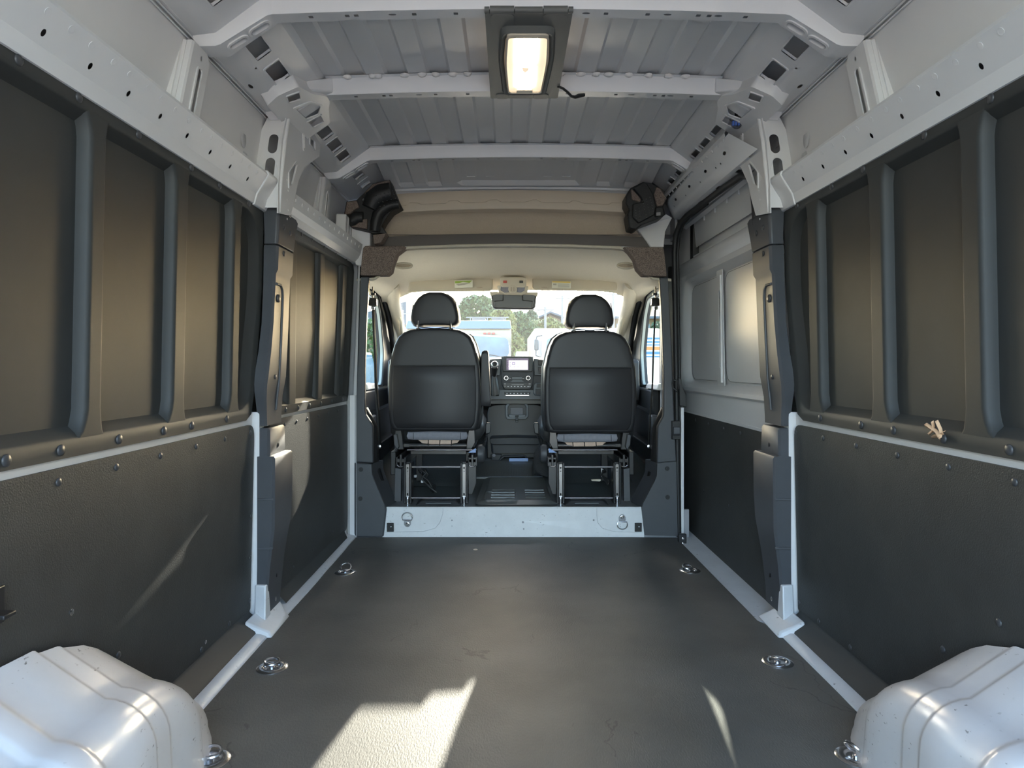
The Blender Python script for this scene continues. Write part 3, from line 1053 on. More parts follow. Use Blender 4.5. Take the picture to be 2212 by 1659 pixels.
# white return beside the door pillar, facing the rear
wr = MB()
for a, b in (((-0.905, 3.618), (-0.887, 3.600)), ((-0.887, 3.600), (-0.862, 3.600)), ((-0.862, 3.600), (-0.850, 3.588))):
    wr.add([(a[0], a[1], 0.0), (b[0], b[1], 0.0), (b[0], b[1], 0.745), (a[0], a[1], 0.745)], [(0, 1, 2, 3)])
wr.add([(-0.868, 3.598, 0.745), (-0.850, 3.590, 0.745), (-0.832, 3.590, 1.43), (-0.842, 3.598, 1.43)], [(0, 1, 2, 3)])
wr.build('pillar_return', 'paint', wallL, smooth=0)

t = thing('upper_wall_lining', 'ribbed charcoal upper wall panel left, between middle pillar and cab', 'wall panel', (-0.9, 3.1, 0.72))
outer = [(2.50, 0.715), (3.585, 0.715), (3.60, 0.75), (3.605, 1.395), (3.59, 1.425), (3.52, 1.44), (2.55, 1.455), (2.50, 1.455)]
ring0 = rpoly([(2.53, 0.748), (3.565, 0.748), (3.575, 1.405), (2.53, 1.425)], [0.02, 0.03, 0.09, 0.02], 6)
ring1 = rpoly([(2.55, 0.765), (3.545, 0.765), (3.555, 1.39), (2.55, 1.405)], [0.02, 0.03, 0.08, 0.02], 6)
fr = MB()
fr.plate(outer, [ring0], fF, 0.0)
fr.loft([[fF(*p, 0) for p in ring0], [fF(*p, -0.020) for p in ring1]], True, False, False)
fr.loft([[fF(*p, 0) for p in outer], [fF(*p, -0.012) for p in outer]], True, False, False)
fr.build('panel_frame', 'liner', t, smooth=45)
MB().plate(ring1, [], lambda u, v, d: fF(u, v, d - 0.020)).build('recess_panel', 'liner', t, smooth=0)
for a, b in ((2.665, 2.745), (3.045, 3.115), (3.405, 3.475)):
    r = MB()
    rows = []
    for z, e in ((0.75, 0.008), (0.775, 0), (1.1, 0), (1.37, 0), (1.385, 0), (1.40, 0.004)):
        rows.append([fF(a - 0.012 - e, z, -0.022), fF(a - 0.008 - e, z, -0.010), fF(a - e, z, -0.001), fF(a + 0.006, z, 0.001), fF(a + 0.012, z, 0.001), fF(b - 0.010, z, 0.001), fF(b - 0.004, z, 0.001), fF(b, z, -0.002), fF(b + 0.003, z, -0.022)])
    r.grid(rows)
    r.build('rib', 'liner', t, smooth=50)
for y in (2.63, 2.78, 2.93, 3.10, 3.28, 3.48):
    rivet(fF(y, 0.730, 0), (1, 0, 0), 0.0095, t)
for y in (2.66, 2.80, 2.93, 3.10, 3.28, 3.46):
    rivet(fF(y, 1.438, 0), (1, 0, 0), 0.009, t)

t = thing('lower_wall_lining', 'sunlit grained black lower wall board left, between middle pillar and cab', 'wall panel', (-0.9, 3.1, 0.03))
p = MB()
p.plate(rpoly([(2.46, 0.055), (3.575, 0.045), (3.592, 0.10), (3.588, 0.698), (2.46, 0.703)], [0, 0.03, 0.02, 0.02, 0], 4), [], fF, 0.006)
p.build('liner_board', 'liner_low', t, smooth=0)
fl = MB()
fl.grid([[(-(WF(y, 0.05)), y, 0.056), (-(WF(y, 0.05) - 0.004), y, 0.045), (-0.882, y, 0.016)] for y in (2.55, 3.0, 3.52)])
fl.build('bottom_flap', 'liner', t, smooth=50)
for y in (2.62, 2.76, 2.90, 3.06, 3.22, 3.40):
    rivet(fF(y, 0.675, 0), (1, 0, 0), 0.007, t)
for y in (2.72, 2.98, 3.30):
    rivet(fF(y, 0.10, 0), (1, 0, 0), 0.006, t)

# left front rail with weld dimples
rl = MB()
prof = [(0.925, 1.444), (0.905, 1.447), (0.895, 1.452), (0.878, 1.475), (0.868, 1.500), (0.858, 1.548), (0.90, 1.556)]
def tap(xz, y):
    k = (y - 2.57) * 0.038
    return (-(xz[0] - k), y, xz[1] - 0.012 * (y - 2.57))
rl.grid([[tap(q, y) for q in prof] for y in (2.50, 2.9, 3.3, 3.60)])
rl.build('front_roof_rail', 'paint', wallL, smooth=8)
for k in range(14):
    y = 2.60 + 0.072 * k
    rivet(tap((0.862, 1.527), y), (1, 0, -0.25), 0.008, wallL, 'paint', 'weld_spot', 0.4)
# ribbed stiffener ahead of the front corner
sf2 = MB()
for k in range(4):
    y = 3.42 + 0.055 * k
    sf2.hexa([(-0.925, y, 1.53), (-0.925, y + 0.04, 1.53), (-0.87, y + 0.04, 1.53), (-0.87, y + 0.008, 1.53)],
             [(-0.915, y, 1.66), (-0.915, y + 0.04, 1.66), (-0.865, y + 0.04, 1.66), (-0.865, y + 0.008, 1.66)])
sf2.build('corner_stiffener', 'paint', wallL, bevel=0.006)
# small open clip with black throat at the start of the front rail
cb = MB().box(-0.895, -0.865, 2.53, 2.56, 1.452, 1.485)
cb.build('black_clip', 'black', wallL, bevel=0.003)


# ------------------------------------------------------------------ dark pillar covers
def loft_cover(s, rows, yb_pad=0.0):
    """rows: (Z, X outer, X inner, Y rear, Y front)"""
    rings = []
    for z, xo, xi, yr, yf in rows:
        c = 0.008
        rings.append([(s * xo, yr + 0.004, z), (s * (xi + c), yr, z), (s * xi, yr + c, z), (s * xi, yf - 0.004, z), (s * (xi + 0.004), yf, z), (s * xo, yf, z)])
    return rings


def make_cover(s):
    w = 'left' if s < 0 else 'right'
    # cap
    t = thing('pillar_cover', 'upper dark grey middle pillar cover %s with a row of rivets' % w, 'pillar cover', (s * 0.89, 2.47, 0.70))
    c = MB().loft(loft_cover(s, [(1.330, 0.918, 0.868, 2.415, 2.60), (1.365, 0.918, 0.867, 2.418, 2.61), (1.446, 0.922, 0.864, 2.420, 2.64), (1.462, 0.922, 0.872, 2.428, 2.64)]))
    c.build('cap', 'trim', t, bevel=0.003)
    rows = [(0.690, 0.930, 0.897, 2.385, 2.545), (0.72, 0.930, 0.898, 2.385, 2.55), (0.785, 0.933, 0.896, 2.375, 2.555), (0.835, 0.936, 0.889, 2.362, 2.56), (0.86, 0.934, 0.886, 2.365, 2.565),
            (0.95, 0.926, 0.883, 2.385, 2.57), (1.05, 0.920, 0.880, 2.400, 2.575), (1.20, 0.918, 0.876, 2.410, 2.58), (1.225, 0.918, 0.875, 2.411, 2.58), (1.24, 0.918, 0.868, 2.412, 2.585), (1.322, 0.918, 0.866, 2.415, 2.59), (1.328, 0.918, 0.872, 2.420, 2.59)]
    MB().loft(loft_cover(s, rows)).build('cover_body', 'trim', t, smooth=40)
    # pressed bead around the inner field
    def inn(y, z):
        xi = 0.876
        for (za, _, xa, _, _), (zb, _, xb, _, _) in zip(rows, rows[1:]):
            if za <= z <= zb:
                xi = xa + (xb - xa) * (z - za) / (zb - za)
        return (s * (xi - 0.001), y, z)
    bd = [inn(2.405 + 0.02, 1.19), inn(2.47, 1.19), inn(2.488, 1.175), inn(2.494, 1.15), inn(2.49, 1.0), inn(2.485, 0.85), inn(2.48, 0.74)]
    MB().tube(bd, 0.005, 8).build('pressed_bead', 'trim', t, smooth=60)
    for y, z, r in ((2.475, 1.40, 0.010), (2.545, 1.392, 0.010)):
        rivet((s * 0.8655, y, z), (-s, 0, 0), r, t)
    for y, z, r in ((2.475, 1.305, 0.010), (2.445, 1.14, 0.015), (2.44, 0.86, 0.009)):
        rivet(inn(y, z), (-s, 0, 0), r, t)
    # lower cover
    t2 = thing('pillar_cover', 'lower dark grey middle pillar cover %s stepping out above the floor' % w, 'pillar cover', (s * 0.89, 2.47, 0.03))
    rows2 = [(0.035, 0.930, 0.893, 2.375, 2.52), (0.09, 0.930, 0.893, 2.378, 2.53), (0.20, 0.930, 0.886, 2.382, 2.545), (0.27, 0.930, 0.877, 2.382, 2.555), (0.330, 0.930, 0.870, 2.382, 2.57), (0.43, 0.930, 0.869, 2.382, 2.585), (0.575, 0.930, 0.868, 2.382, 2.585),
             (0.583, 0.930, 0.873, 2.382, 2.58), (0.586, 0.930, 0.886, 2.384, 2.555), (0.675, 0.930, 0.887, 2.386, 2.55), (0.682, 0.930, 0.892, 2.392, 2.545)]
    MB().loft(loft_cover(s, rows2)).build('cover_body', 'trim', t2, smooth=40)
    for z in (0.435, 0.265):
        MB().box(*sorted((s * 0.927, s * 0.872)), 2.3795, 2.384, z - 0.004, z + 0.004).build('groove_lip', 'trim', t2, bevel=0.0015)
    for y, z in ((2.475, 0.615), (2.47, 0.145), (2.455, 0.065)):
        rivet((s * (0.886 if z > 0.5 else 0.889), y, z), (-s, 0, 0), 0.008, t2, 'chrome' if z < 0.08 else 'black', 'screw', 0.3)
    return t


make_cover(-1)
make_cover(1)


# ------------------------------------------------------------------ wheel arches
def make_arch(s):
    w = 'left' if s < 0 else 'right'
    Yc = 1.08
    # stations along the van: distance from the middle, height at the wall, inner face
    st_ = [(0.0, 0.394, 0.690), (0.018, 0.394, 0.690), (0.026, 0.392, 0.692), (0.034, 0.386, 0.697), (0.042, 0.384, 0.6985),
           (0.100, 0.381, 0.700), (0.178, 0.376, 0.702), (0.186, 0.373, 0.704), (0.194, 0.366, 0.709), (0.202, 0.364, 0.7105), (0.248, 0.356, 0.712), (0.256, 0.353, 0.714), (0.264, 0.347, 0.718), (0.272, 0.344, 0.719),
           (0.330, 0.325, 0.722), (0.375, 0.300, 0.726), (0.410, 0.275, 0.730), (0.430, 0.259, 0.733), (0.438, 0.251, 0.736), (0.446, 0.241, 0.742), (0.454, 0.234, 0.744),
           (0.500, 0.192, 0.752), (0.545, 0.152, 0.766), (0.580, 0.122, 0.782), (0.610, 0.096, 0.800), (0.640, 0.068, 0.823), (0.665, 0.042, 0.850), (0.684, 0.018, 0.885), (0.692, 0.003, 0.918)]
    allst = [(Yc - d, z, x) for d, z, x in reversed(st_[1:])] + [(Yc + d, z, x) for d, z, x in st_]
    rings = []
    for y, zw, xi in allst:
        wdt = 0.929 - xi
        zt = zw * (1 - 1.05 * wdt)
        r = min(0.095, zt * 0.75, wdt * 0.65)
        ring = [(s * 0.929, y, zw)] + [(s * (0.929 - (wdt - r) * k / 5), y, zw + (zt - zw) * k / 5) for k in range(1, 6)]
        for k in range(1, 9):
            a_ = math.pi / 2 * k / 8
            ring.append((s * (xi + r - r * math.sin(a_)), y, zt - r + r * math.cos(a_)))
        ring += [(s * (xi - 0.004), y, (zt - r) * 0.5), (s * (xi - 0.008), y, 0.0005)]
        rings.append(ring)
    m = MB()
    m.loft(rings, closed=False)
    o = m.build('wheel_arch_cover', 'arch', smooth=50)
    tag(o, 'scuffed white plastic wheel arch cover on the %s, with stepped ridges' % w, 'arch cover')
    return o


make_arch(-1)
make_arch(1)


# ------------------------------------------------------------------ lashing rings in the floor
def make_tie(x, y, label, up, rot):
    t = thing('floor_lashing_ring', label, 'lashing ring', (x, y, 0.0))
    d = MB().lathe([(0.046, 0.0), (0.046, 0.002), (0.040, 0.005), (0.026, 0.006), (0.024, 0.004), (0.022, 0.0015), (0.0, 0.0015)], (x, y, 0.0), (0, 0, 1), 28)
    d.build('dish', 'chrome', t, smooth=50)
    b = MB().lathe([(0.008, 0.001), (0.008, 0.006), (0.004, 0.009), (0, 0.009)], (x, y, 0), (0, 0, 1), 10)
    b.build('bolt', 'steel', t)
    rg = MB()
    pts = []
    for i in range(20):
        a = 2 * math.pi * i / 20
        u, v = 0.022 * math.cos(a), 0.020 * math.sin(a) + 0.012
        pts.append((x + u * math.cos(rot) - v * math.sin(rot) * math.cos(up), y + u * math.sin(rot) + v * math.cos(rot) * math.cos(up), 0.012 + max(0, v) * math.sin(up)))
    rg.tube(pts, 0.0038, 7, closed=True)
    rg.build('ring', 'steel', t)


ties = [(588, 1443, 'flush chrome floor ring left, just ahead of the left wheel arch', 0.15, 0.4), (746, 1237, 'small chrome floor ring front left with its loop raised', 0.9, 0.0), (1680, 1431, 'flush chrome floor ring right, just ahead of the right wheel arch', 0.35, 2.6),
        (1490, 1233, 'small chrome floor ring front right near the sliding door', 0.25, 0.7), (452, 1644, 'chrome floor ring half hidden by the left wheel arch', 0.2, 0), (1850, 1636, 'chrome floor ring half hidden by the right wheel arch', 0.9, 2.0)]
for px, py, lb, up, rot in ties:
    q = onZ(px, py, 0.0)
    make_tie(q.x, q.y, lb, up, rot)


def make_dring(px, py, label, down):
    q = P(px, py, 3.600)
    t = thing('step_lashing_ring', label, 'lashing ring', (q.x, 3.605, q.z))
    z0 = q.z
    tab = MB()
    def fn(u, v, d):
        return (q.x + u, 3.606 - d, z0 + v)
    sg = -1 if down else 1
    tab.plate(rpoly([(-0.018, -0.006 * sg), (0.018, -0.006 * sg), (0.018, -0.028 * sg), (0.008, -0.040 * sg), (-0.008, -0.040 * sg), (-0.018, -0.028 * sg)], 0.006), [], lambda u, v, d: fn(u, v, d + 0.006), 0.006)
    tab.build('strap_plate', 'chrome', t, bevel=0.001)
    MB().lathe([(0.009, 0.006), (0.009, 0.012), (0.005, 0.015), (0, 0.015)], fn(0, -0.025 * sg, 0), (0, -1, 0), 10).build('bolt', 'steel', t)
    pts = [fn(-0.024, -0.002 * sg, 0.010), fn(0.024, -0.002 * sg, 0.010)] + [fn(0.027 * math.cos(a), (0.012 + 0.024 * math.sin(a)) * sg, 0.012) for a in [math.pi * i / 10 for i in range(11)]]
    MB().tube(pts, 0.003, 7, closed=True).build('ring', 'steel', t)


make_dring(880, 1122, 'steel ring on the left of the white step, loop upwards', False)
make_dring(1344, 1128, 'steel ring on the right of the white step, loop hanging down', True)
# small black brackets at the step ends
for px, py, w in ((843, 1139, 'left'), (1379, 1139, 'right')):
    q = P(px, py, 3.595)
    t = thing('corner_bracket', 'small black bracket at the %s end of the white step' % w, 'bracket', (q.x, 3.60, q.z - 0.02))
    MB().box(q.x - 0.018, q.x + 0.018, 3.594, 3.602, q.z - 0.024, q.z + 0.022).build('plate', 'black', t, bevel=0.002)
    rivet((q.x + 0.004, 3.594, q.z + 0.002), (0, -1, 0), 0.004, t, 'chrome', 'screw', 0.4)


# ------------------------------------------------------------------ roof lamp on bow 1 and bow 2
t = thing('roof_lamp', 'lit grey roof lamp with a glowing cream lens', 'lamp', (0.0, 2.05, 1.86))
def L3(px, py, z):
    q = onZ(px, py, z); return q
# housing between bow 1 (rear) and bow 2 (front)
ZA, ZB = 1.868, 1.852
YA, YBm = 1.876, 2.43
def lf(u, v, d):
    """u across, v along, d down"""
    k = (v - YA) / (YBm - YA)
    return (0.001 + u, v, ZA + (ZB - ZA) * k - d)
hw0, hw1 = 0.120, 0.119
hs = MB()
out_ = rpoly([(-hw0, YA), (hw0, YA), (hw1, YBm), (-hw1, YBm)], 0.008)
in_ = rpoly([(-0.078, YA + 0.062), (0.078, YA + 0.062), (0.088, YA + 0.25), (0.076, YBm - 0.045), (-0.076, YBm - 0.045), (-0.088, YA + 0.25)], [0.03, 0.03, 0.05, 0.02, 0.02, 0.05], 6)
hs.plate(out_, [in_], lambda u, v, d: lf(u, v, d + 0.004))
hs.loft([[lf(*p, 0.004) for p in out_], [lf(*p, -0.02) for p in out_]], True, False, False)
# raised dish around the lens
c = Vector((sum(p[0] for p in in_) / len(in_), sum(p[1] for p in in_) / len(in_)))
i2 = [tuple(c + (Vector(p) - c) * 0.93) for p in in_]
hs.loft([[lf(*p, 0.004) for p in in_], [lf(*p, 0.018) for p in i2]], True, False, False)
i3 = [tuple(c + (Vector(p) - c) * 0.80) for p in in_]
hs.loft([[lf(*p, 0.018) for p in i2], [lf(*p, 0.010) for p in i3]], True, False, False)
hs.build('housing', 'lampgrey', t, smooth=40)
# lens bezel and lens
l0 = rpoly([(-0.060, YA + 0.080), (0.060, YA + 0.080), (0.066, YA + 0.25), (0.057, YBm - 0.080), (-0.057, YBm - 0.080), (-0.066, YA + 0.25)], [0.014, 0.014, 0.05, 0.016, 0.016, 0.05], 6)
cl = Vector((sum(p[0] for p in l0) / len(l0), sum(p[1] for p in l0) / len(l0)))
l1 = [tuple(cl + (Vector(p) - cl) * 0.93) for p in l0]
bz = MB()
bz.loft([[lf(*p, 0.006) for p in l0], [lf(*p, 0.022) for p in l0], [lf(*p, 0.024) for p in l1], [lf(*p, 0.018) for p in l1]], True, False, False)
bz.build('bezel', 'lampcream', t, smooth=40)
le = MB().plate(l1, [], lambda u, v, d: lf(u, v, 0.020 + d))
le.build('lens', 'lamplens', t, smooth=0)
for (v0, v1, w) in ((YA + 0.092, YA + 0.262, 0.032), (YA + 0.270, YBm - 0.125, 0.031)):
    tb = MB().plate(rrect(-w - 0.002, w - 0.002, v0, v1, 0.012), [], lambda u, v, d: lf(u, v, 0.0225 + d), 0.002)
    tb.build('light_strip', 'lampbulb', t, smooth=0)
# small shield emblem and the switch
em = MB().plate(rpoly([(-0.013, YA + 0.276), (0.009, YA + 0.276), (0.006, YA + 0.300), (-0.002, YA + 0.310), (-0.010, YA + 0.300)], 0.003), [], lambda u, v, d: lf(u, v, 0.0245 + d), 0.001)
em.build('shield_emblem', 'lamplens', t, smooth=0)  # unlit emblem given the lens emission so it does not look dark
sw = MB().plate(rrect(-0.028, 0.026, YBm - 0.117, YBm - 0.096, 0.004), [], lambda u, v, d: lf(u, v, 0.0255 + d), 0.004)
sw.build('switch', 'lampcream', t, smooth=0, bevel=0.001)
# clip tabs at both ends
for (a, b, v0, v1) in ((-0.104, -0.040, YA + 0.0, YA + 0.055), (0.040, 0.105, YA + 0.0, YA + 0.055), (-0.100, -0.055, YBm - 0.040, YBm - 0.001), (0.032, 0.085, YBm - 0.040, YBm - 0.001)):
    tb = MB().plate(rrect(a, b, v0, v1, 0.012), [], lambda u, v, d: lf(u, v, 0.0065 + d), 0.004)
    tb.build('clip_tab', 'lampgrey', t, bevel=0.001)
rb = MB()
for a, b in ((-0.121, -0.108), (-0.106, -0.040), (-0.038, 0.038), (0.040, 0.106), (0.108, 0.121)):
    rb.tube([lf(a, YA - 0.004, -0.004), lf(b, YA - 0.004, -0.004)], 0.011 if b - a > 0.02 and b - a < 0.07 else 0.009, 10)
rb.build('hinge_edge', 'lampgrey', t, smooth=50)
# cable
q = [P(1206, 187, 2.33), P(1216, 191, 2.36), P(1226, 199, 2.38), P(1234, 208, 2.40), P(1242, 210, 2.42), P(1250, 207, 2.43), P(1262, 205, 2.44)]
MB().tube(q, [0.0045, 0.0045, 0.0045, 0.005, 0.006, 0.0075, 0.006], 8).build('cable', 'black', t, smooth=60)

# loose plug hanging from the right end of bow 2
t = thing('hanging_plug', 'black cable with a blue plug hanging at the right roof corner', 'cable plug', P(1588, 228, 2.55))
pts = [P(1582, 226, 2.56), P(1588, 229, 2.55), P(1591, 238, 2.545), P(1590, 252, 2.54), P(1592, 262, 2.54)]
MB().tube(pts, 0.006, 8).build('cable', 'black', t, smooth=60)
pb = MB().lathe([(0.016, 0), (0.019, 0.006), (0.019, 0.020), (0.014, 0.024), (0, 0.024)], P(1589, 266, 2.56), (0, -1, -0.5), 14)
pb.build('plug_body', 'trim', t, smooth=40)
pc = P(1590, 264, 2.535)
bp = MB()
for k in range(3):
    bp.box(pc.x - 0.014 + 0.010 * k, pc.x - 0.007 + 0.010 * k, pc.y - 0.003, pc.y + 0.008, pc.z - 0.012, pc.z + 0.005)
bp.build('blue_contacts', 'blue_plug', t, bevel=0.001)
tk = MB().box(pc.x + 0.012, pc.x + 0.042, 2.58, 2.60, pc.z + 0.01, pc.z + 0.05)
tk.build('tape_tag', 'tan', t, bevel=0.003)

# pale chip lying on the floor
q = onZ(1027, 1188, 0.0)
ch_ = MB().lathe([(0.010, 0.0), (0.011, 0.002), (0.008, 0.004), (0, 0.0045)], (q.x, q.y, 0.0), (0, 0, 1), 9)
o = ch_.build('pale_chip', 'lampcream', smooth=50)
tag(o, 'tiny pale chip lying on the dark floor near the step', 'chip')

# ================================================================== sliding door on the right
dr = MB()
def df(u, v, d):
    return (0.945 - 0.015 * max(0, v - 0.75) - d, u, v)
Y0, Y1 = 2.46, 4.02
# inner sheet with the big window blank and the upper pocket
winr = rpoly([(2.50, 0.79), (3.94, 0.79), (3.90, 1.375), (2.50, 1.375)], [0.01, 0.10, 0.10, 0.01], 6)
pock = rpoly([(2.50, 1.485), (3.70, 1.485), (3.70, 1.66), (2.50, 1.66)], [0.005, 0.01, 0.01, 0.005], 3)
dr.plate([(Y0, -0.055), (Y1, -0.055), (Y1, 1.75), (Y0, 1.75)], [winr, pock], df)
win1 = rpoly([(2.52, 0.815), (3.885, 0.815), (3.85, 1.345), (2.52, 1.345)], [0.01, 0.09, 0.09, 0.01], 6)
dr.loft([[df(*p, 0) for p in winr], [df(*p, -0.008) for p in [tuple(Vector(a) + (Vector(b) - Vector(a)) * 0.2) for a, b in zip(winr, win1)]], [df(*p, -0.040) for p in win1]], True, False, False)
dr.loft([[df(*p, 0) for p in pock], [df(*p, -0.030) for p in pock]], True, False, False)
dr.plate(pock, [], lambda u, v, d: df(u, v, d - 0.030))
door1 = struct(dr.build('door_1', 'paint', smooth=40), 'white painted inside of the right sliding door')
# window blank: two fields and the post between
bl = MB().plate(win1, [], lambda u, v, d: df(u, v, d - 0.040))
bl.build('window_blank', 'paint', door1, smooth=0)
for a, b in ((3.335, 3.845), (2.50, 3.245)):
    out_ = rpoly([(a, 0.826), (b, 0.826), (b - 0.02 if b > 3.5 else b, 1.335), (a, 1.335)], [0.03, 0.07, 0.07, 0.03], 6)
    pn = MB().plate(out_, [], lambda u, v, d: df(u, v, d - 0.0345), 0.005)
    pn.build('blank_field', 'paint', door1, bevel=0.002)
    cc = Vector((sum(p[0] for p in out_) / len(out_), sum(p[1] for p in out_) / len(out_)))
    ln = MB().ring([tuple(cc + (Vector(p) - cc) * 1.004) for p in out_], out_, lambda u, v, d: df(u, v, d - 0.0345), -0.004, 0.0005)
    ln.build('field_gasket', 'seal', door1, smooth=0)
ps = MB()
ps.plate([(3.235, 0.80), (3.345, 0.80), (3.335, 1.36), (3.245, 1.36)], [slot(3.295, 0.90, 3.295, 1.25, 0.013), ], lambda u, v, d: df(u, v, d - 0.022), 0.004)
ps.plate([(3.282, 0.87), (3.308, 0.87), (3.308, 1.28), (3.282, 1.28)], [ell(3.295, 1.17, 0.004, 0.008, 8), ell(3.295, 0.98, 0.004, 0.008, 8)], lambda u, v, d: df(u, v, d - 0.030), 0.002)
po = ps.build('window_post', 'paint', door1, bevel=0.003)
MB().tube([df(3.255, 0.82, -0.016), df(3.250, 1.05, -0.016), df(3.248, 1.33, -0.016)], 0.006, 8).build('post_bead', 'paint', door1)
# sill ledge, header ridge, upper pocket ribs and hooks
ld = MB()
ld.grid([[df(y, 0.79, 0.0), df(y, 0.782, 0.014), df(y, 0.765, 0.016), df(y, 0.755, 0.003)] for y in (2.48, 3.0, 3.5, 3.86)])
ld.build('sill_ledge', 'paint', door1, smooth=50)
rd = MB()
rd.grid([[df(y, 1.478, 0.0), df(y, 1.466, 0.014), df(y, 1.445, 0.016), df(y, 1.415, 0.004), df(y, 1.402, 0.0)] for y in (2.48, 3.0, 3.5, 3.92)])
rd.build('header_ridge', 'paint', door1, smooth=50)
hr = MB()
hr.grid([[df(y, 1.70, 0.0), df(y, 1.69, 0.018), df(y, 1.665, 0.020), df(y, 1.655, 0.0)] for y in (2.48, 3.0, 3.5, 3.80)])
hr.build('header_ridge', 'paint', door1, smooth=50)
for y in (2.62, 2.78, 2.94, 3.10, 3.28, 3.46):
    rb_ = MB().box(*sorted((df(0, 1.65, -0.028)[0], df(0, 1.65, 0.0)[0])), y, y + 0.012, 1.635, 1.66)
    rb_.build('pocket_rib', 'paint', door1, bevel=0.003)
for y in (2.80, 3.12, 3.42):
    MB().tube([df(y, 1.625, -0.020), df(y + 0.04, 1.615, -0.012), df(y + 0.20, 1.612, -0.018)], 0.005, 6).build('hook_bead', 'paint', door1)
    MB().lathe([(0.012, 0), (0.012, 0.002), (0, 0.002)], df(y, 1.638, -0.028), (-1, 0, 0), 10).build('dark_hole', 'black', door1)
MB().box(df(0, 1.5, 0.001)[0] - 0.002, df(0, 1.5, -0.03)[0], 3.66, 3.715, 1.47, 1.66).build('pocket_gap', 'black', door1, bevel=0.002)
# black grained board on the lower door
lb_ = MB().plate(rpoly([(2.47, -0.045), (3.93, -0.045), (3.93, 0.640), (2.47, 0.640)], 0.02), [], lambda u, v, d: df(u, v, d + 0.006), 0.006)
lbo = lb_.build('lower_board', 'liner_low', door1, smooth=0)
wl = MB().ring(rpoly([(2.45, -0.055), (3.945, -0.055), (3.945, 0.652), (2.45, 0.652)], 0.025), rpoly([(2.47, -0.045), (3.93, -0.045), (3.93, 0.640), (2.47, 0.640)], 0.02), df, 0.0, 0.005)
wl.build('board_edge', 'paint', door1, smooth=0)
for px, py in ((1479, 893), (1503, 899), (1531, 906), (1564, 914), (1600, 923)):
    q = onX(px, py, 0.94)
    rivet(df(q.y, min(q.z, 0.612), 0.006), (-1, 0, 0), 0.0085, lbo)
for px, py in ((1521, 1060), (1575, 1092)):
    q = onX(px, py, 0.94)
    rivet(df(q.y, q.z, 0.006), (-1, 0, 0), 0.006, lbo)
# outer door skin
MB().box(1.0, 1.012, 2.40, 4.06, -0.12, 2.03).build('outer_skin', 'dark_void', door1, smooth=0)
# white sill of the door opening
sp = MB()
sp.plate([(0.826, 2.43), (0.944, 2.43), (0.944, 3.80), (0.835, 3.62), (0.826, 3.46)], [], lambda u, v, d: (u, v, -0.006 + d), 0.02)
struct(sp.build('trim_4', 'sill', bevel=0.003), 'white door sill strip below the right sliding door')

# header rail above the sliding door, black seal below it
hd = MB()
HA, HB = (0.835, 1.675), (0.775, 1.775)
def hx(y):
    return -0.012 * (y - 2.6)
fnh, LH = seg_plane(1, HA, HB)
def hf(u, v, d):
    p = fnh(u, v, d); return (p[0] + hx(u), p[1], p[2])
holes = []
for k, y in enumerate((2.70, 2.95, 3.20, 3.45)):
    holes.append(ell(y, LH * 0.62, 0.016, 0.007, 12))
for y in (2.78, 2.84, 3.06, 3.30, 3.52):
    holes.append(ell(y, LH * 0.45, 0.005, 0.004, 8))
hd.plate([(2.45, 0), (3.62, 0), (3.62, LH), (2.58, LH)], holes, hf)
# underside with square holes
def uf(u, v, d):
    return (0.835 + v + hx(u), u, 1.675 - 0.12 * v)
hd.plate([(2.55, 0), (3.62, 0), (3.62, 0.07), (2.55, 0.07)], [rrect(y - 0.022, y + 0.022, 0.018, 0.040, 0.003) for y in (2.72, 2.97, 3.23, 3.47)], uf)
hd.grid([[(HB[0] + hx(y), y, HB[1]), (HB[0] - 0.003 + hx(y), y, HB[1] + 0.016), (HB[0] + 0.012 + hx(y), y, HB[1] + 0.045), (0.795, y, 1.846)] for y in (2.62, 3.0, 3.62)])
hd.build('door_header', 'paint', wallR, smooth=25)
for k in range(14):
    y = 2.64 + 0.07 * k
    rivet((HB[0] - 0.001 + hx(y), y, HB[1] - 0.006), (-1, 0, -0.5), 0.007, wallR, 'paint', 'weld_spot', 0.4)
# dark cavity above
MB().box(0.86, 0.99, 2.58, 3.66, 1.74, 1.80).build('header_cavity', 'dark_void', wallR, smooth=0)
# door seal: up the front pillar, round the corner, along the header, down the middle pillar
sl_ = MB()
pth = [(0.845, 3.615, -0.0), (0.838, 3.615, 0.4), (0.832, 3.615, 0.8), (0.825, 3.612, 1.2), (0.820, 3.610, 1.50), (0.822, 3.59, 1.585), (0.832, 3.54, 1.635), (0.845, 3.47, 1.655), (0.858, 3.2, 1.660),
       (0.868, 2.9, 1.660), (0.872, 2.72, 1.656), (0.874, 2.64, 1.63), (0.874, 2.60, 1.575), (0.876, 2.585, 1.50), (0.878, 2.58, 1.43)]
sl_.tube(pth, 0.014, 8)
sl_.build('door_seal', 'seal', wallR, smooth=60)
sl2 = MB().tube([(p[0] + 0.020, p[1] + 0.012, p[2]) for p in pth[:9]], 0.008, 8)
sl2.build('door_seal', 'seal', wallR, smooth=60)
# vertical body strips beside the seal (facing the rear)
MB().box(0.856, 0.872, 3.612, 3.64, -0.03, 0.68).build('door_frame_strip', 'paint', wallR, bevel=0.003)

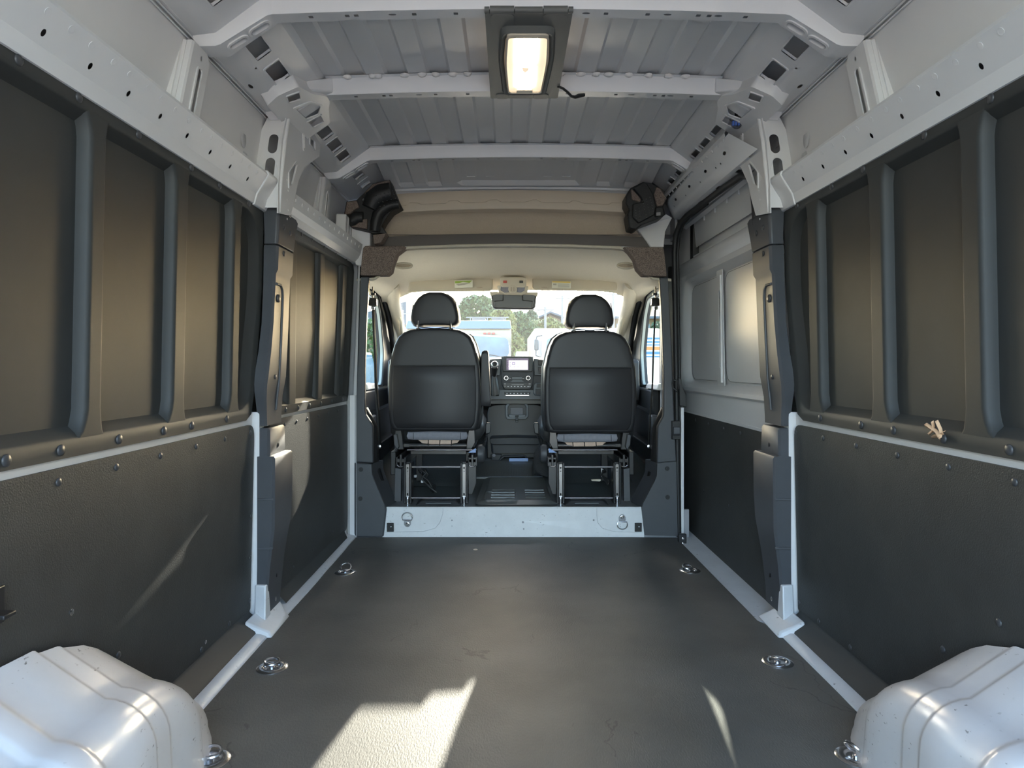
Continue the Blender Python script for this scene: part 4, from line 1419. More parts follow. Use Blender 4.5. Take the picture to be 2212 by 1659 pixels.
# latch and closing wedge on the front door edge
t = thing('door_latch', 'black plastic latch wedge on the front edge of the sliding door', 'latch', (0.87, 3.59, 0.53))
q = P(1461, 929, 3.585)
MB().box(q.x - 0.024, q.x + 0.020, 3.575, 3.60, q.z - 0.048, q.z + 0.048).build('wedge_plate', 'black', t, bevel=0.003)
lw = MB().hexa([(q.x - 0.020, 3.555, q.z - 0.018), (q.x + 0.014, 3.555, q.z - 0.018), (q.x + 0.014, 3.576, q.z - 0.030), (q.x - 0.020, 3.576, q.z - 0.030)],
               [(q.x - 0.020, 3.560, q.z + 0.018), (q.x + 0.014, 3.560, q.z + 0.018), (q.x + 0.014, 3.576, q.z + 0.018), (q.x - 0.020, 3.576, q.z + 0.018)])
lw.build('wedge', 'trim', t, bevel=0.003)
t = thing('pull_handle', 'black inside pull handle beside the sliding door window', 'handle', (0.87, 3.58, 0.80))
a = [P(1453, 820, 3.57), P(1464, 823, 3.565), P(1466, 838, 3.565), P(1463, 846, 3.565), P(1454, 838, 3.57), P(1452, 828, 3.57)]
MB().tube(a, 0.004, 8, closed=True).build('loop', 'black', t, smooth=60)
hp = [P(1464, 815, 3.60), P(1470, 818, 3.60), P(1474, 838, 3.60), P(1481, 852, 3.60), P(1481, 880, 3.60), P(1467, 876, 3.60), P(1466, 845, 3.60)]
MB().loft([[(p.x, 3.585, p.z) for p in hp], [(p.x, 3.61, p.z) for p in hp]]).build('handle_plate', 'black', t, bevel=0.003)
t = thing('door_roller', 'small black roller bracket at the front foot of the door sill', 'bracket', (0.86, 3.5, 0.0))
q = P(1474, 1166, 3.50)
MB().box(q.x - 0.02, q.x + 0.02, 3.49, 3.52, q.z - 0.035, q.z + 0.03).build('bracket_plate', 'black', t, bevel=0.004)
for dz in (-0.016, 0.010):
    rivet((q.x, 3.49, q.z + dz), (0, -1, 0), 0.008, t, 'chrome', 'roller', 0.6)


# ================================================================== door pillars beside the cab opening
def pillar_trim(s):
    w = 'left' if s < 0 else 'right'
    if s < 0:
        up = [(768, 999), (768, 880), (772, 760), (779, 597), (797, 597), (791, 700), (788, 800), (788, 888), (791, 897), (805, 921), (806, 1001)]
        lo = [(765, 1155), (765, 999), (803, 1003), (804, 1024), (808, 1036), (832, 1093), (834, 1102), (828, 1160), (769, 1160)]
        scr = [(779.7, 1014), (778.5, 1077)]
    else:
        up = [(1461, 998), (1456, 880), (1452, 760), (1443, 599), (1425, 599), (1430, 700), (1434, 800), (1434, 893), (1432, 902), (1421, 922), (1420, 1001)]
        lo = [(1464, 1158), (1461, 997), (1420, 1001), (1419, 1028), (1415, 1038), (1389, 1088), (1387, 1098), (1393, 1156), (1460, 1158)]
        scr = [(1441, 1012), (1442, 1074)]
    obs = []
    for nm, pts, lab in (('upper', up, 'upper dark grey door pillar trim %s of the cab opening' % w), ('lower', lo, 'lower dark grey door pillar trim %s, with two screws, standing on the floor' % w)):
        yf = 3.600 if nm == 'upper' else 3.590
        P3 = [P(x, y, yf) for x, y in pts]
        t = thing('pillar_trim', lab, 'pillar trim', (P3[0].x, 3.6, min(p.z for p in P3)))
        b = MB()
        ctr = sum((Vector((p.x, 0, p.z)) for p in P3), Vector()) / len(P3)
        r0 = [(p.x, yf, p.z) for p in P3]
        r1 = [(p.x, yf + 0.035, p.z) for p in P3]
        b.loft([r0, r1])
        b.build('trim_body', 'trim', t, bevel=0.007, seg=3)
        # inner flank reaching into the cab
        fl = MB()
        inner = P3[4:] if nm == 'upper' else P3[2:8]
        fl.grid([[(p.x, yf + 0.025, p.z) for p in inner], [(p.x + s * (0.004 if nm == 'upper' else -0.003), yf + 0.05, p.z) for p in inner], [(p.x - s * (-0.014 if nm == 'upper' else 0.03), yf + (0.07 if nm == 'upper' else 0.16), p.z) for p in inner], [(p.x + s * 0.05, yf + (0.12 if nm == 'upper' else 0.17), p.z) for p in inner]])
        fl.build('inner_flank', 'trim', t, smooth=60)
        if nm == 'lower':
            for x, y in scr:
                q = P(x, y, yf)
                MB().lathe([(0.012, 0), (0.012, 0.003), (0.0085, 0.003), (0.0085, 0.0008), (0.005, 0.0008), (0.005, 0.0025), (0, 0.0025)], (q.x, yf - 0.0003, q.z), (0, -1, 0), 16).build('screw', 'seal', t)
        obs.append(t)


pillar_trim(-1)
pillar_trim(1)

# brown felt blocks at the upper corners of the cab opening
for s, pts, lab in ((-1, [(788, 531), (876, 531), (873, 537), (857, 549), (849, 571), (845, 587), (837, 594), (778, 595), (781, 562), (784, 536)], 'brown speckled felt block at the upper left corner of the cab opening'),
                    (1, [(1347, 533), (1434, 534), (1437, 560), (1441, 597), (1390, 595), (1377, 581), (1371, 560), (1360, 545)], 'brown speckled felt block at the upper right corner of the cab opening')):
    P3 = [P(x, y, 3.575) for x, y in pts]
    b = MB().loft([[(p.x, 3.575, p.z) for p in P3], [(p.x, 3.655, p.z) for p in P3]])
    o = b.build('felt_block', 'felt', bevel=0.006, seg=3)
    tag(o, lab, 'felt block')

# ------------------------------------------------------------------ shelf moulding above the cab opening
t = thing('overhead_shelf', 'beige moulded shelf front with a notched lip above the cab opening', 'shelf', (0, 3.66, 1.54))
def xz(px, py, Y):
    p = P(px, py, Y); return (p.x, p.z)
# notched lip: a strip with a relief step that zigzags
N = 60
XL, XR = -0.66, 0.60
def cam_(x):
    return -0.055 * (x + 0.03) ** 2
rows = []
for i in range(N + 1):
    x = XL + (XR - XL) * i / N
    ph = ((x - XL) % 0.215) / 0.215
    nt_ = 0.0
    if 0.30 < ph < 0.62:
        nt_ = 0.012 * min(1, min(ph - 0.30, 0.62 - ph) / 0.05)
    z0 = cam_(x)
    rows.append([(x, 3.660, 1.838 + z0), (x, 3.640, 1.815 + z0), (x, 3.636, 1.770 + z0 + nt_), (x, 3.618, 1.764 + z0 + nt_), (x, 3.614, 1.748 + z0), (x, 3.622, 1.730 + z0), (x, 3.66, 1.722 + z0)])
lp = MB().grid(rows)
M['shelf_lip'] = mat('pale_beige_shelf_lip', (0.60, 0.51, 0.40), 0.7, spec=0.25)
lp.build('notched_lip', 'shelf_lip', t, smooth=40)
# recess below the lip, its shade put into the darker beige
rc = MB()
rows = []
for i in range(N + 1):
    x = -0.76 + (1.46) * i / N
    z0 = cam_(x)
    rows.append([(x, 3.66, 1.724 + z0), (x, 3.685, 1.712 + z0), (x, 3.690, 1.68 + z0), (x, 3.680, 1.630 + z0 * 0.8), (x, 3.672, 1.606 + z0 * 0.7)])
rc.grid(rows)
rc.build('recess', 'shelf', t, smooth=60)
dk = MB()
rows = []
for i in range(N + 1):
    x = -0.79 + 1.53 * i / N
    z0 = cam_(x)
    rows.append([(x, 3.672, 1.606 + z0 * 0.7), (x, 3.645, 1.604 + z0 * 0.7), (x, 3.632, 1.575 + z0 * 0.6), (x, 3.630, 1.543 + z0 * 0.6), (x, 3.66, 1.538 + z0 * 0.6)])
dk.grid(rows)
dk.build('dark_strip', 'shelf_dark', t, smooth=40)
rmm = MB().tube([(-0.80 + 1.55 * i / N, 3.630, 1.5355 + 0.5 * cam_(-0.80 + 1.55 * i / N)) for i in range(N + 1)], 0.006, 8)
rmm.build('pale_rim', 'paint', t)
# closes the roof void above the shelf
MB().add([(-1.0, 3.76, 1.565), (0.845, 3.76, 1.565), (0.845, 3.80, 2.03), (-1.0, 3.80, 2.03)], [(0, 1, 2, 3)]).build('back_closure', 'dark_void', ceiling, smooth=0)
# flanking body metal: white gusset right of the shelf, left stub
wg = MB()
q = [P(1395, 483, 3.60), P(1440, 462, 3.60), P(1452, 470, 3.62), P(1437, 500, 3.60), P(1434, 534, 3.60), P(1405, 534, 3.62), P(1385, 505, 3.64), P(1372, 492, 3.66)]
wg.loft([[tuple(p) for p in q], [(p.x, p.y + 0.05, p.z) for p in q]])
wg.build('front_gusset', 'paint', wallR, bevel=0.004)
lg = MB()
q = [P(757, 490, 3.55), P(800, 497, 3.58), P(800, 531, 3.60), P(785, 536, 3.60), P(782, 575, 3.60), P(768, 572, 3.58)]
lg.loft([[tuple(p) for p in q], [(p.x, p.y + 0.05, p.z) for p in q]])
lg.build('front_gusset', 'paint', wallL, bevel=0.004)


# ------------------------------------------------------------------ moulded duct pieces in the roof corners
t = thing('corner_duct', 'black moulded foam duct with brown felt faces, upper left corner above the cab', 'foam duct', P(803, 500, 3.5))
body = [(842, 388), (857, 427), (866, 445), (845, 457), (830, 477), (824, 488), (834, 504), (803, 504), (793, 497), (757, 490), (743, 464), (748, 435), (770, 432), (788, 415), (805, 397), (829, 390)]
P3 = [P(x, y, 3.50) for x, y in body]
MB().loft([[(p.x, 3.50, p.z) for p in P3], [(p.x, 3.60, p.z) for p in P3]]).build('foam_body', 'foamblack', t, bevel=0.006)
def slab(pts, ya, yb, nm, m, par, bev=0.004):
    q = [P(x, y, ya) for x, y in pts]
    return MB().loft([[(p.x, ya, p.z) for p in q], [(p.x, yb, p.z) for p in q]]).build(nm, m, par, bevel=bev)
slab([(842, 389), (841, 403), (826, 405), (806, 411), (794, 424), (787, 418), (805, 398), (829, 391)], 3.478, 3.51, 'felt_face', 'felt', t)
slab([(770, 433), (776, 447), (766, 452), (756, 462), (744, 463), (749, 436)], 3.478, 3.51, 'felt_face', 'felt', t)
slab([(793, 472), (792, 494), (758, 489), (768, 486), (780, 475)], 3.478, 3.51, 'felt_face', 'felt', t)
slab([(805, 507), (835, 503), (822, 524), (807, 527)], 3.50, 3.58, 'felt_face', 'felt', t)
# curved duct ridge
c0 = [(862, 441), (848, 442), (836, 446), (824, 454), (816, 464), (812, 478), (809, 500)]
MB().tube([P(x, y, 3.485) for x, y in c0], [0.024, 0.026, 0.028, 0.030, 0.030, 0.028, 0.026], 12).build('duct_ridge', 'foamblack', t, smooth=70)
c1 = [(846, 415), (825, 420), (808, 432), (800, 450)]
MB().tube([P(x, y, 3.49) for x, y in c1], [0.05, 0.055, 0.055, 0.045], 12).build('duct_shoulder', 'foamblack', t, smooth=70)
c2 = [(785, 470), (772, 470), (760, 478)]
MB().tube([P(x, y, 3.49) for x, y in c2], [0.030, 0.032, 0.03], 10).build('duct_arm', 'foamblack', t, smooth=70)
rivet(P(786, 432, 3.476), (0, -1, 0), 0.008, t, 'icon_dim', 'clip', 0.5)
# moulded tick marks on the ridge
for i in range(5):
    for j in range(4):
        q = P(812 + 9 * i + 3 * j, 412 + 8 * j + (4 - i) * 2.5, 3.432)
        MB().box(q.x - 0.003, q.x + 0.003, q.y - 0.002, q.y + 0.006, q.z - 0.001, q.z + 0.001).build('moulded_tick', 'tick', t, smooth=0)

t = thing('corner_duct', 'black perforated foam duct, upper right corner above the cab', 'foam duct', P(1395, 490, 3.5))
body = [(1352, 424), (1362, 406), (1390, 392), (1396, 394), (1412, 396), (1426, 406), (1441, 430), (1433, 446), (1438, 463), (1429, 470), (1388, 485), (1374, 496), (1360, 492), (1355, 462), (1360, 455), (1352, 440)]
slab(body, 3.48, 3.60, 'foam_body', 'foamblack', t, 0.006)
slab([(1363, 409), (1366, 409), (1385, 430), (1383, 436), (1365, 431)], 3.464, 3.49, 'felt_face', 'felt', t)
slab([(1390, 393), (1398, 396), (1412, 420), (1417, 446), (1414, 464), (1380, 482), (1366, 468), (1367, 440), (1390, 436), (1384, 424), (1368, 406)], 3.462, 3.485, 'perforated_face', 'foamblack', t, 0.005)
for i in range(7):
    for j in range(5):
        x = 1372 + 8 * j + 1.5 * i * (1 if j > 1 else 0.3)
        y = 442 + 6 * i - 4 * j if j > 1 or i > 1 else 470
        if x < 1412 and y < 478:
            q = P(x, y, 3.4605)
            MB().box(q.x - 0.003, q.x + 0.003, q.y - 0.001, q.y + 0.004, q.z - 0.0014, q.z + 0.0014).build('moulded_tick', 'tick', t, smooth=0)
slab([(1416, 447), (1432, 447), (1437, 464), (1426, 470), (1416, 467)], 3.455, 3.49, 'duct_foot', 'foamblack', t, 0.006)
slab([(1418, 459), (1427, 458), (1427, 465), (1418, 466)], 3.4525, 3.457, 'tag', 'icon_dim', t, 0.0005)
slab([(1418, 404), (1427, 407), (1440, 428), (1432, 444), (1420, 446), (1413, 420)], 3.47, 3.49, 'felt_pad', 'felt', t)

# ================================================================== the cab
def cab_mat_mat():
    m = mat('ribbed_cab_mat', (0.075, 0.082, 0.084), 0.32, spec=0.5)
    t = m.node_tree
    b = t.nodes['Principled BSDF']
    tc = t.nodes.new('ShaderNodeTexCoord')
    br = t.nodes.new('ShaderNodeTexBrick')
    br.inputs['Scale'].default_value = 24
    br.inputs['Mortar Size'].default_value = 0.03
    br.inputs['Mortar Smooth'].default_value = 0.6
    t.links.new(tc.outputs['Object'], br.inputs['Vector'])
    bp = t.nodes.new('ShaderNodeBump'); bp.inputs['Strength'].default_value = 0.8; bp.inputs['Distance'].default_value = 0.004
    bp.invert = True
    t.links.new(br.outputs['Fac'], bp.inputs['Height'])
    t.links.new(bp.outputs[0], b.inputs['Normal'])
    return m


M['mat_ribbed'] = cab_mat_mat()
# cab floor: rises towards the dash
cf = MB()
cf.grid([[(x, y, z) for x in (-0.90, -0.3, 0.3, 0.835)] for y, z in ((3.614, 0.150), (3.66, 0.153), (4.05, 0.155), (4.45, 0.255), (4.85, 0.30), (5.4, 0.45))])
cabf = struct(cf.build('floor.001', 'mat', smooth=60), 'black moulded cab floor')
# raised mat in the middle with pressed ribs and a lid
t = thing('cab_floor_mat', 'black moulded rubber mat with pressed ribs between the seats', 'floor mat', (0, 3.9, 0.15))
def fz(y):
    return 0.155 if y < 4.05 else 0.155 + (y - 4.05) * 0.25
def mf(u, v, d):
    return (u, v, fz(v) + 0.02 + d)
o0 = rpoly([(-0.235, 3.66), (0.215, 3.66), (0.20, 4.28), (-0.20, 4.28)], 0.05)
o1 = rpoly([(-0.20, 3.70), (0.18, 3.70), (0.165, 4.20), (-0.165, 4.20)], 0.05)
m_ = MB()
m_.loft([[(p[0], p[1], fz(p[1]) + 0.002) for p in o0], [mf(*p, 0.0) for p in o1]], True, False, False)
m_.grid([[mf(-0.20, 3.70, 0), mf(0.18, 3.70, 0)], [mf(-0.18, 4.05, 0), mf(0.17, 4.05, 0)], [mf(-0.165, 4.20, 0), mf(0.165, 4.20, 0)]])
m_.build('mat_body', 'mat', t, smooth=30)
for (xa, xb) in ((-0.15, -0.02), (0.04, 0.15)):
    for k in range(4):
        y = 3.76 + 0.075 * k
        MB().tube([mf(xa, y, 0.0), mf(xb, y, 0.0)], 0.007, 6).build('pressed_rib', 'mat', t, smooth=60)
MB().ring(rrect(-0.185, -0.005, 3.685, 3.93, 0.02), rrect(-0.180, -0.010, 3.690, 3.925, 0.018), mf, 0.0, 0.005).build('lid_seam', 'mat', t, smooth=40)
MB().tube([mf(-0.045 + 0.018 * math.cos(a), 3.705 + 0.012 * math.sin(a), 0.004) for a in [2 * math.pi * i / 14 for i in range(14)]], 0.003, 6, closed=True).build('lid_ring', 'mat', t)
t = thing('footwell_mat', 'black mat with brick shaped treads below the dashboard', 'floor mat', (0, 4.4, 0.25))
fm = MB()
fm.grid([[(x, y, fz(y) + 0.014) for x in (-0.28, 0.0, 0.155)] for y in (4.23, 4.33, 4.48)])
fm.add([(-0.28, 4.228, fz(4.23)), (0.155, 4.228, fz(4.23)), (0.155, 4.23, fz(4.23) + 0.014), (-0.28, 4.23, fz(4.23) + 0.014)], [(0, 1, 2, 3)])
fm.build('tread', 'mat_ribbed', t, smooth=0)
MB().tube([(-0.28, 4.228, fz(4.23) + 0.014), (0.155, 4.228, fz(4.23) + 0.014)], 0.004, 6).build('edge', 'dashmid', t)
pb_ = MB().box(-0.05, 0.075, 4.47, 4.485, 0.275, 0.296)
pb_.build('metal_plate', 'bluetag', t, bevel=0.003)
t = thing('footwell_mat', 'black treaded mat seen through the right seat frame', 'floor mat', (0.45, 4.4, 0.25))
fm = MB().grid([[(x, y, fz(y) + 0.012) for x in (0.21, 0.45, 0.70)] for y in (4.15, 4.3, 4.5)])
fm.build('tread', 'mat_ribbed', t, smooth=0)
t = thing('footwell_mat', 'black treaded mat seen through the left seat frame', 'floor mat', (-0.5, 4.4, 0.25))
fm = MB().grid([[(x, y, fz(y) + 0.012) for x in (-0.72, -0.5, -0.33)] for y in (4.10, 4.3, 4.5)])
fm.build('tread', 'mat_ribbed', t, smooth=0)


# ------------------------------------------------------------------ seats
def make_seat(s, Xc, dz, label):
    t = thing('cab_chair', label, 'car seat', (Xc, 3.85, 0.15))
    def X(dx):
        return Xc + s * dx
    def ring(half, y, inset=0.0, zc=0.82, sc_=0.0):
        pts = [(w, z) for w, z in half] + [(-w, z) for w, z in reversed(half)]
        out = []
        for w, z in pts:
            sg = 1 if w > 0 else -1
            ww = max(0.02, abs(w) - inset) * sg
            zz = z + dz - inset * (1 if z > zc else -1) * 0.9
            if sc_:
                ww, zz = w * sc_, (z - zc) * sc_ + zc + dz
            out.append((X(ww), y, zz))
        return out
    half = [(0.080, 1.108), (0.135, 1.100), (0.172, 1.085), (0.200, 1.062), (0.222, 1.020), (0.237, 0.965), (0.252, 0.900), (0.258, 0.80), (0.258, 0.70), (0.256, 0.65), (0.248, 0.58), (0.236, 0.546), (0.215, 0.538)]
    b = MB()
    b.loft([ring(half, 3.800, 0.050), ring(half, 3.800, 0.016), ring(half, 3.803, 0.006), ring(half, 3.812, 0.001), ring(half, 3.86, 0.0), ring(half, 3.90, -0.004), ring(half, 3.94, 0.012), ring(half, 3.955, 0.05)])
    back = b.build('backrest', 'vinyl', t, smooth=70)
    # lower back cover, slightly proud, and its seam
    lowh = [(0.226, 0.899), (0.232, 0.80), (0.232, 0.66), (0.224, 0.585), (0.205, 0.556)]
    lp_ = MB()
    pr = [(w, z) for w, z in lowh] + [(-w, z) for w, z in reversed(lowh)]
    lp_.loft([[(X(w), 3.802, z + dz) for w, z in pr], [(X(w), 3.797, z + dz) for w, z in pr], [(X(w * 0.97), 3.793, (z - 0.72) * 0.975 + 0.72 + dz) for w, z in pr]])
    lp_.build('back_cover', 'vinyl', back, smooth=60)
    MB().tube([(X(-0.228), 3.800, 0.902 + dz), (X(0), 3.796, 0.902 + dz), (X(0.228), 3.800, 0.902 + dz)], 0.0022, 6).build('seam', 'vinyl_lit', back)
    for w in (-1, 1):
        MB().tube([(X(w * 0.236), 3.803, 0.97 + dz), (X(w * 0.243), 3.803, 0.85 + dz), (X(w * 0.243), 3.803, 0.66 + dz), (X(w * 0.230), 3.804, 0.57 + dz)], 0.0022, 6).build('seam', 'vinyl_lit', back)
        # front bolster showing at the edge, its light put into the colour
    bh = [(w + 0.006, z) for w, z in half]
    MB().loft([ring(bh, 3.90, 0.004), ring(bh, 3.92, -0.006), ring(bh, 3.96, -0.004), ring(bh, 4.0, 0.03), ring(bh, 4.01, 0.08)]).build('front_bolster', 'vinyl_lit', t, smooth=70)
    # headrest
    hh = [(0.035, 1.313), (0.068, 1.302), (0.096, 1.281), (0.117, 1.250), (0.130, 1.212), (0.137, 1.170), (0.135, 1.146), (0.124, 1.130), (0.105, 1.120), (0.06, 1.124)]
    hr_ = MB().loft([ring(hh, 3.811, 0, 1.2, 0.5), ring(hh, 3.812, 0, 1.2, 0.82), ring(hh, 3.815, 0, 1.2, 0.93), ring(hh, 3.824, 0.003, 1.2), ring(hh, 3.85, 0.0, 1.2), ring(hh, 3.90, -0.004, 1.2), ring(hh, 3.93, 0, 1.2, 0.93), ring(hh, 3.94, 0, 1.2, 0.6)])
    hd_ = hr_.build('headrest', 'vinyl', t, smooth=70)
    def hs(k, y):
        return [(X(0.128 * k), y, 1.27 + dz - 0.0), (X(0.134 * k), y, 1.20 + dz), (X(0.133 * k), y, 1.15 + dz)]
    for w in (-1, 1):
        MB().tube([(X(w * 0.116), 3.822, 1.262 + dz), (X(w * 0.126), 3.822, 1.20 + dz), (X(w * 0.124), 3.824, 1.145 + dz)], 0.0025, 6).build('seam', 'vinyl_lit', hd_)
        MB().tube([(X(w * 0.090), 3.808, 1.100 + dz), (X(w * 0.090), 3.806, 1.150 + dz)], 0.0065, 8).build('headrest_post', 'chrome', t)
        MB().lathe([(0.016, 0), (0.016, 0.006), (0.010, 0.010), (0, 0.010)], (X(w * 0.090), 3.815, 1.100 + dz), (0, 0, 1), 12).build('post_guide', 'black', t)
    MB().tube([(X(-0.10), 3.826, 1.117 + dz), (X(0), 3.822, 1.108 + dz), (X(0.10), 3.826, 1.117 + dz)], 0.003, 6).build('seam', 'vinyl_lit', hd_)
    # cushion
    c = MB()
    cs = [(0.19, 0.455), (0.245, 0.47), (0.272, 0.51), (0.274, 0.565), (0.255, 0.60), (0.19, 0.612), (0.08, 0.600)]
    c.loft([ring(cs, y, i, 0.53) for y, i in ((3.93, 0.03), (3.95, 0.006), (4.05, 0.0), (4.30, 0.0), (4.40, 0.01), (4.43, 0.05))])
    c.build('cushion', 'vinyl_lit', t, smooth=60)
    # underside: grey fabric roll, foam, pan
    fb = MB()
    pts = [(-0.186, 0.508), (-0.178, 0.530), (0.0, 0.534), (0.150, 0.530), (0.157, 0.508), (0.150, 0.490), (0.12, 0.486), (-0.14, 0.484), (-0.178, 0.490)]
    fb.loft([[(X(w), 3.842, z + dz) for w, z in pts], [(X(w * 1.0), 3.825, z + dz) for w, z in pts], [(X(w * 0.99), 3.818, (z - 0.508) * 0.75 + 0.508 + dz) for w, z in pts]])
    fbo = fb.build('fabric_roll', 'fabric', t, smooth=60)
    for w in (-0.145, 0.118):
        MB().tube([(X(w), 3.817, 0.527 + dz), (X(w), 3.815, 0.508 + dz), (X(w), 3.817, 0.490 + dz)], 0.0016, 6).build('seam', 'vinyl', fbo)
    pk = [(-0.142, 0.486), (0.096, 0.486), (0.07, 0.465), (0.02, 0.460), (-0.09, 0.460), (-0.125, 0.468)]
    MB().loft([[(X(w), 3.835, z + dz) for w, z in pk], [(X(w), 3.90, z + dz) for w, z in pk]]).build('seat_foam', 'pinkfoam', t, bevel=0.004)
    for w in (-0.095, -0.03, 0.035):
        MB().tube([(X(w), 3.832, 0.49 + dz), (X(w + 0.003), 3.832, 0.455 + dz)], 0.0025, 6).build('spring_wire', 'black', t)
    MB().box(*sorted((X(-0.225), X(0.225))), 3.88, 4.38, 0.435, 0.462).build('seat_pan', 'metal_black', t, bevel=0.006)
    # backrest side brackets
    for w in (-1, 1):
        q = [(w * 0.190, 0.545), (w * 0.222, 0.545), (w * 0.226, 0.47), (w * 0.205, 0.43), (w * 0.175, 0.43), (w * 0.18, 0.49)]
        MB().loft([[(X(a), 3.835, z) for a, z in q], [(X(a), 3.90, z) for a, z in q]]).build('hinge_bracket', 'metal_black', t, bevel=0.003)
    MB().loft([[(X(a), 3.80, z) for a, z in ((0.208, 0.52), (0.226, 0.515), (0.222, 0.46), (0.205, 0.435), (0.196, 0.45))],
               [(X(a), 3.84, z) for a, z in ((0.208, 0.52), (0.226, 0.515), (0.222, 0.46), (0.205, 0.435), (0.196, 0.45))]]).build('hinge_cover', 'trim', t, bevel=0.003)
    # cross rods
    for z, y, r, a, bb, nm in ((0.432, 3.80, 0.0055, -0.235, 0.150, 'steel'), (0.452, 3.84, 0.004, -0.185, 0.145, 'steel'), (0.348, 3.725, 0.0055, -0.165, 0.115, 'steel'), (0.182, 3.715, 0.0055, -0.160, 0.118, 'steel')):
        MB().tube([(X(a), y, z), (X(bb), y, z)], r, 8).build('cross_rod', nm, t)
    MB().box(*sorted((X(-0.175), X(0.14))), 3.86, 3.88, 0.40, 0.425).build('cross_plate', 'metal_black', t, bevel=0.003)
    # slide rails
    for w in (-0.215, 0.175):
        r_ = MB()
        r_.box(*sorted((X(w - 0.020), X(w + 0.020))), 3.735, 4.34, 0.372, 0.392)
        r_.box(*sorted((X(w - 0.026), X(w - 0.018))), 3.735, 4.34, 0.352, 0.400)
        r_.box(*sorted((X(w + 0.018), X(w + 0.026))), 3.735, 4.34, 0.352, 0.400)
        r_.box(*sorted((X(w - 0.006), X(w + 0.006))), 3.73, 4.34, 0.345, 0.415)
        r_.build('slide_rail', 'metal_black', t, bevel=0.002)
        MB().tube([(X(w - 0.018), 3.732, 0.358), (X(w - 0.010), 3.731, 0.350), (X(w + 0.010), 3.731, 0.350), (X(w + 0.018), 3.732, 0.358)], 0.0025, 6).build('rail_clip', 'steel', t)
    # legs: channel, bright strip with holes, foot bolt
    for w in (-0.172, 0.133):
        lg_ = MB()
        lg_.box(*sorted((X(w - 0.021), X(w - 0.010))), 3.70, 3.78, 0.155, 0.375)
        lg_.box(*sorted((X(w + 0.010), X(w + 0.021))), 3.70, 3.78, 0.155, 0.375)
        lg_.box(*sorted((X(w - 0.012), X(w + 0.012))), 3.735, 3.78, 0.155, 0.375)
        leg = lg_.build('leg', 'metal_black', t, bevel=0.003)
        def ff_(u, v, d):
            return (X(w + u), 3.700 - d, v)
        MB().plate(rrect(-0.0085, 0.0085, 0.185, 0.368, 0.004), [ell(0, 0.348, 0.005, 0.005, 10), ell(0, 0.330, 0.003, 0.003, 8), ell(0, 0.206, 0.005, 0.007, 10)], ff_, 0.003).build('leg_strip', 'leg_metal', leg, bevel=0.0008)
        MB().lathe([(0.016, -0.005), (0.016, 0.004), (0.010, 0.006), (0.010, 0.030), (0.012, 0.032), (0.009, 0.042), (0, 0.042)], (X(w), 3.700, 0.150), (0, 0, 1), 12).build('foot_bolt', 'chrome', leg, smooth=40)
        rl_ = MB().box(*sorted((X(w - 0.02), X(w + 0.02))), 4.18, 4.22, 0.18, 0.375)
        rl_.build('leg', 'metal_black', t, bevel=0.003)
    # plates at the sides
    sp_ = [(0.170, 0.340), (0.202, 0.346), (0.206, 0.166), (0.172, 0.163)]
    MB().loft([[(X(a), 3.715, z) for a, z in sp_], [(X(a), 3.75, z) for a, z in sp_]]).build('side_plate', 'trim', t, bevel=0.002)
    ip = [(-0.190, 0.40), (-0.236, 0.40), (-0.236, 0.26), (-0.215, 0.20), (-0.195, 0.20)]
    MB().loft([[(X(a), 3.735, z) for a, z in ip], [(X(a), 3.76, z) for a, z in ip]]).build('side_plate', 'metal_black', t, bevel=0.002)
    MB().box(*sorted((X(0.205), X(0.235))), 3.75, 4.30, 0.30, 0.43).build('side_skirt', 'black', t, bevel=0.006)
    tg = [(-0.187, 0.421), (-0.232, 0.446), (-0.232, 0.421)]
    MB().loft([[(X(a), 3.775, z) for a, z in tg], [(X(a), 3.778, z) for a, z in tg]]).build('blue_tag', 'bluetag', t, smooth=0)
    # recliner cover and belt buckle on the inner side
    MB().lathe([(0.050, 0), (0.052, 0.02), (0.047, 0.034), (0.03, 0.040), (0, 0.040)], (X(-0.240), 3.86, 0.405), (-s, 0, 0), 20).build('recliner_cover', 'trim', t, smooth=50)
    bs = [(X(-0.272), 3.86, 0.445), (X(-0.276), 3.86, 0.465), (X(-0.283), 3.86, 0.49), (X(-0.291), 3.86, 0.515)]
    n = 13
    pts = []
    rr = []
    for i in range(n * 2 + 1):
        u = i / (n * 2) * 3
        k = min(int(u), 2)
        a = Vector(bs[k]).lerp(Vector(bs[k + 1]), u - k)
        pts.append(a); rr.append(0.0085 if i % 2 else 0.0062)
    bk_ = MB().tube(pts, rr, 8)
    stalk = bk_.build('buckle_stalk', 'black', t, smooth=40)
    q = [(X(-0.283), 0.515), (X(-0.308), 0.520), (X(-0.312), 0.572), (X(-0.308), 0.580), (X(-0.288), 0.580), (X(-0.283), 0.572)]
    MB().loft([[(a, 3.848, z) for a, z in q], [(a, 3.872, z) for a, z in q]]).build('belt_buckle', 'black', t, bevel=0.004)
    return t


M['leg_metal'] = mat('dark_satin_steel', (0.30, 0.29, 0.29), 0.28, metal=1.0)
seatL = make_seat(-1, -0.466, 0.0, 'black vinyl driver seat on the left with a raised armrest')
seatR = make_seat(1, 0.400, -0.012, 'black vinyl passenger seat on the right without an armrest')
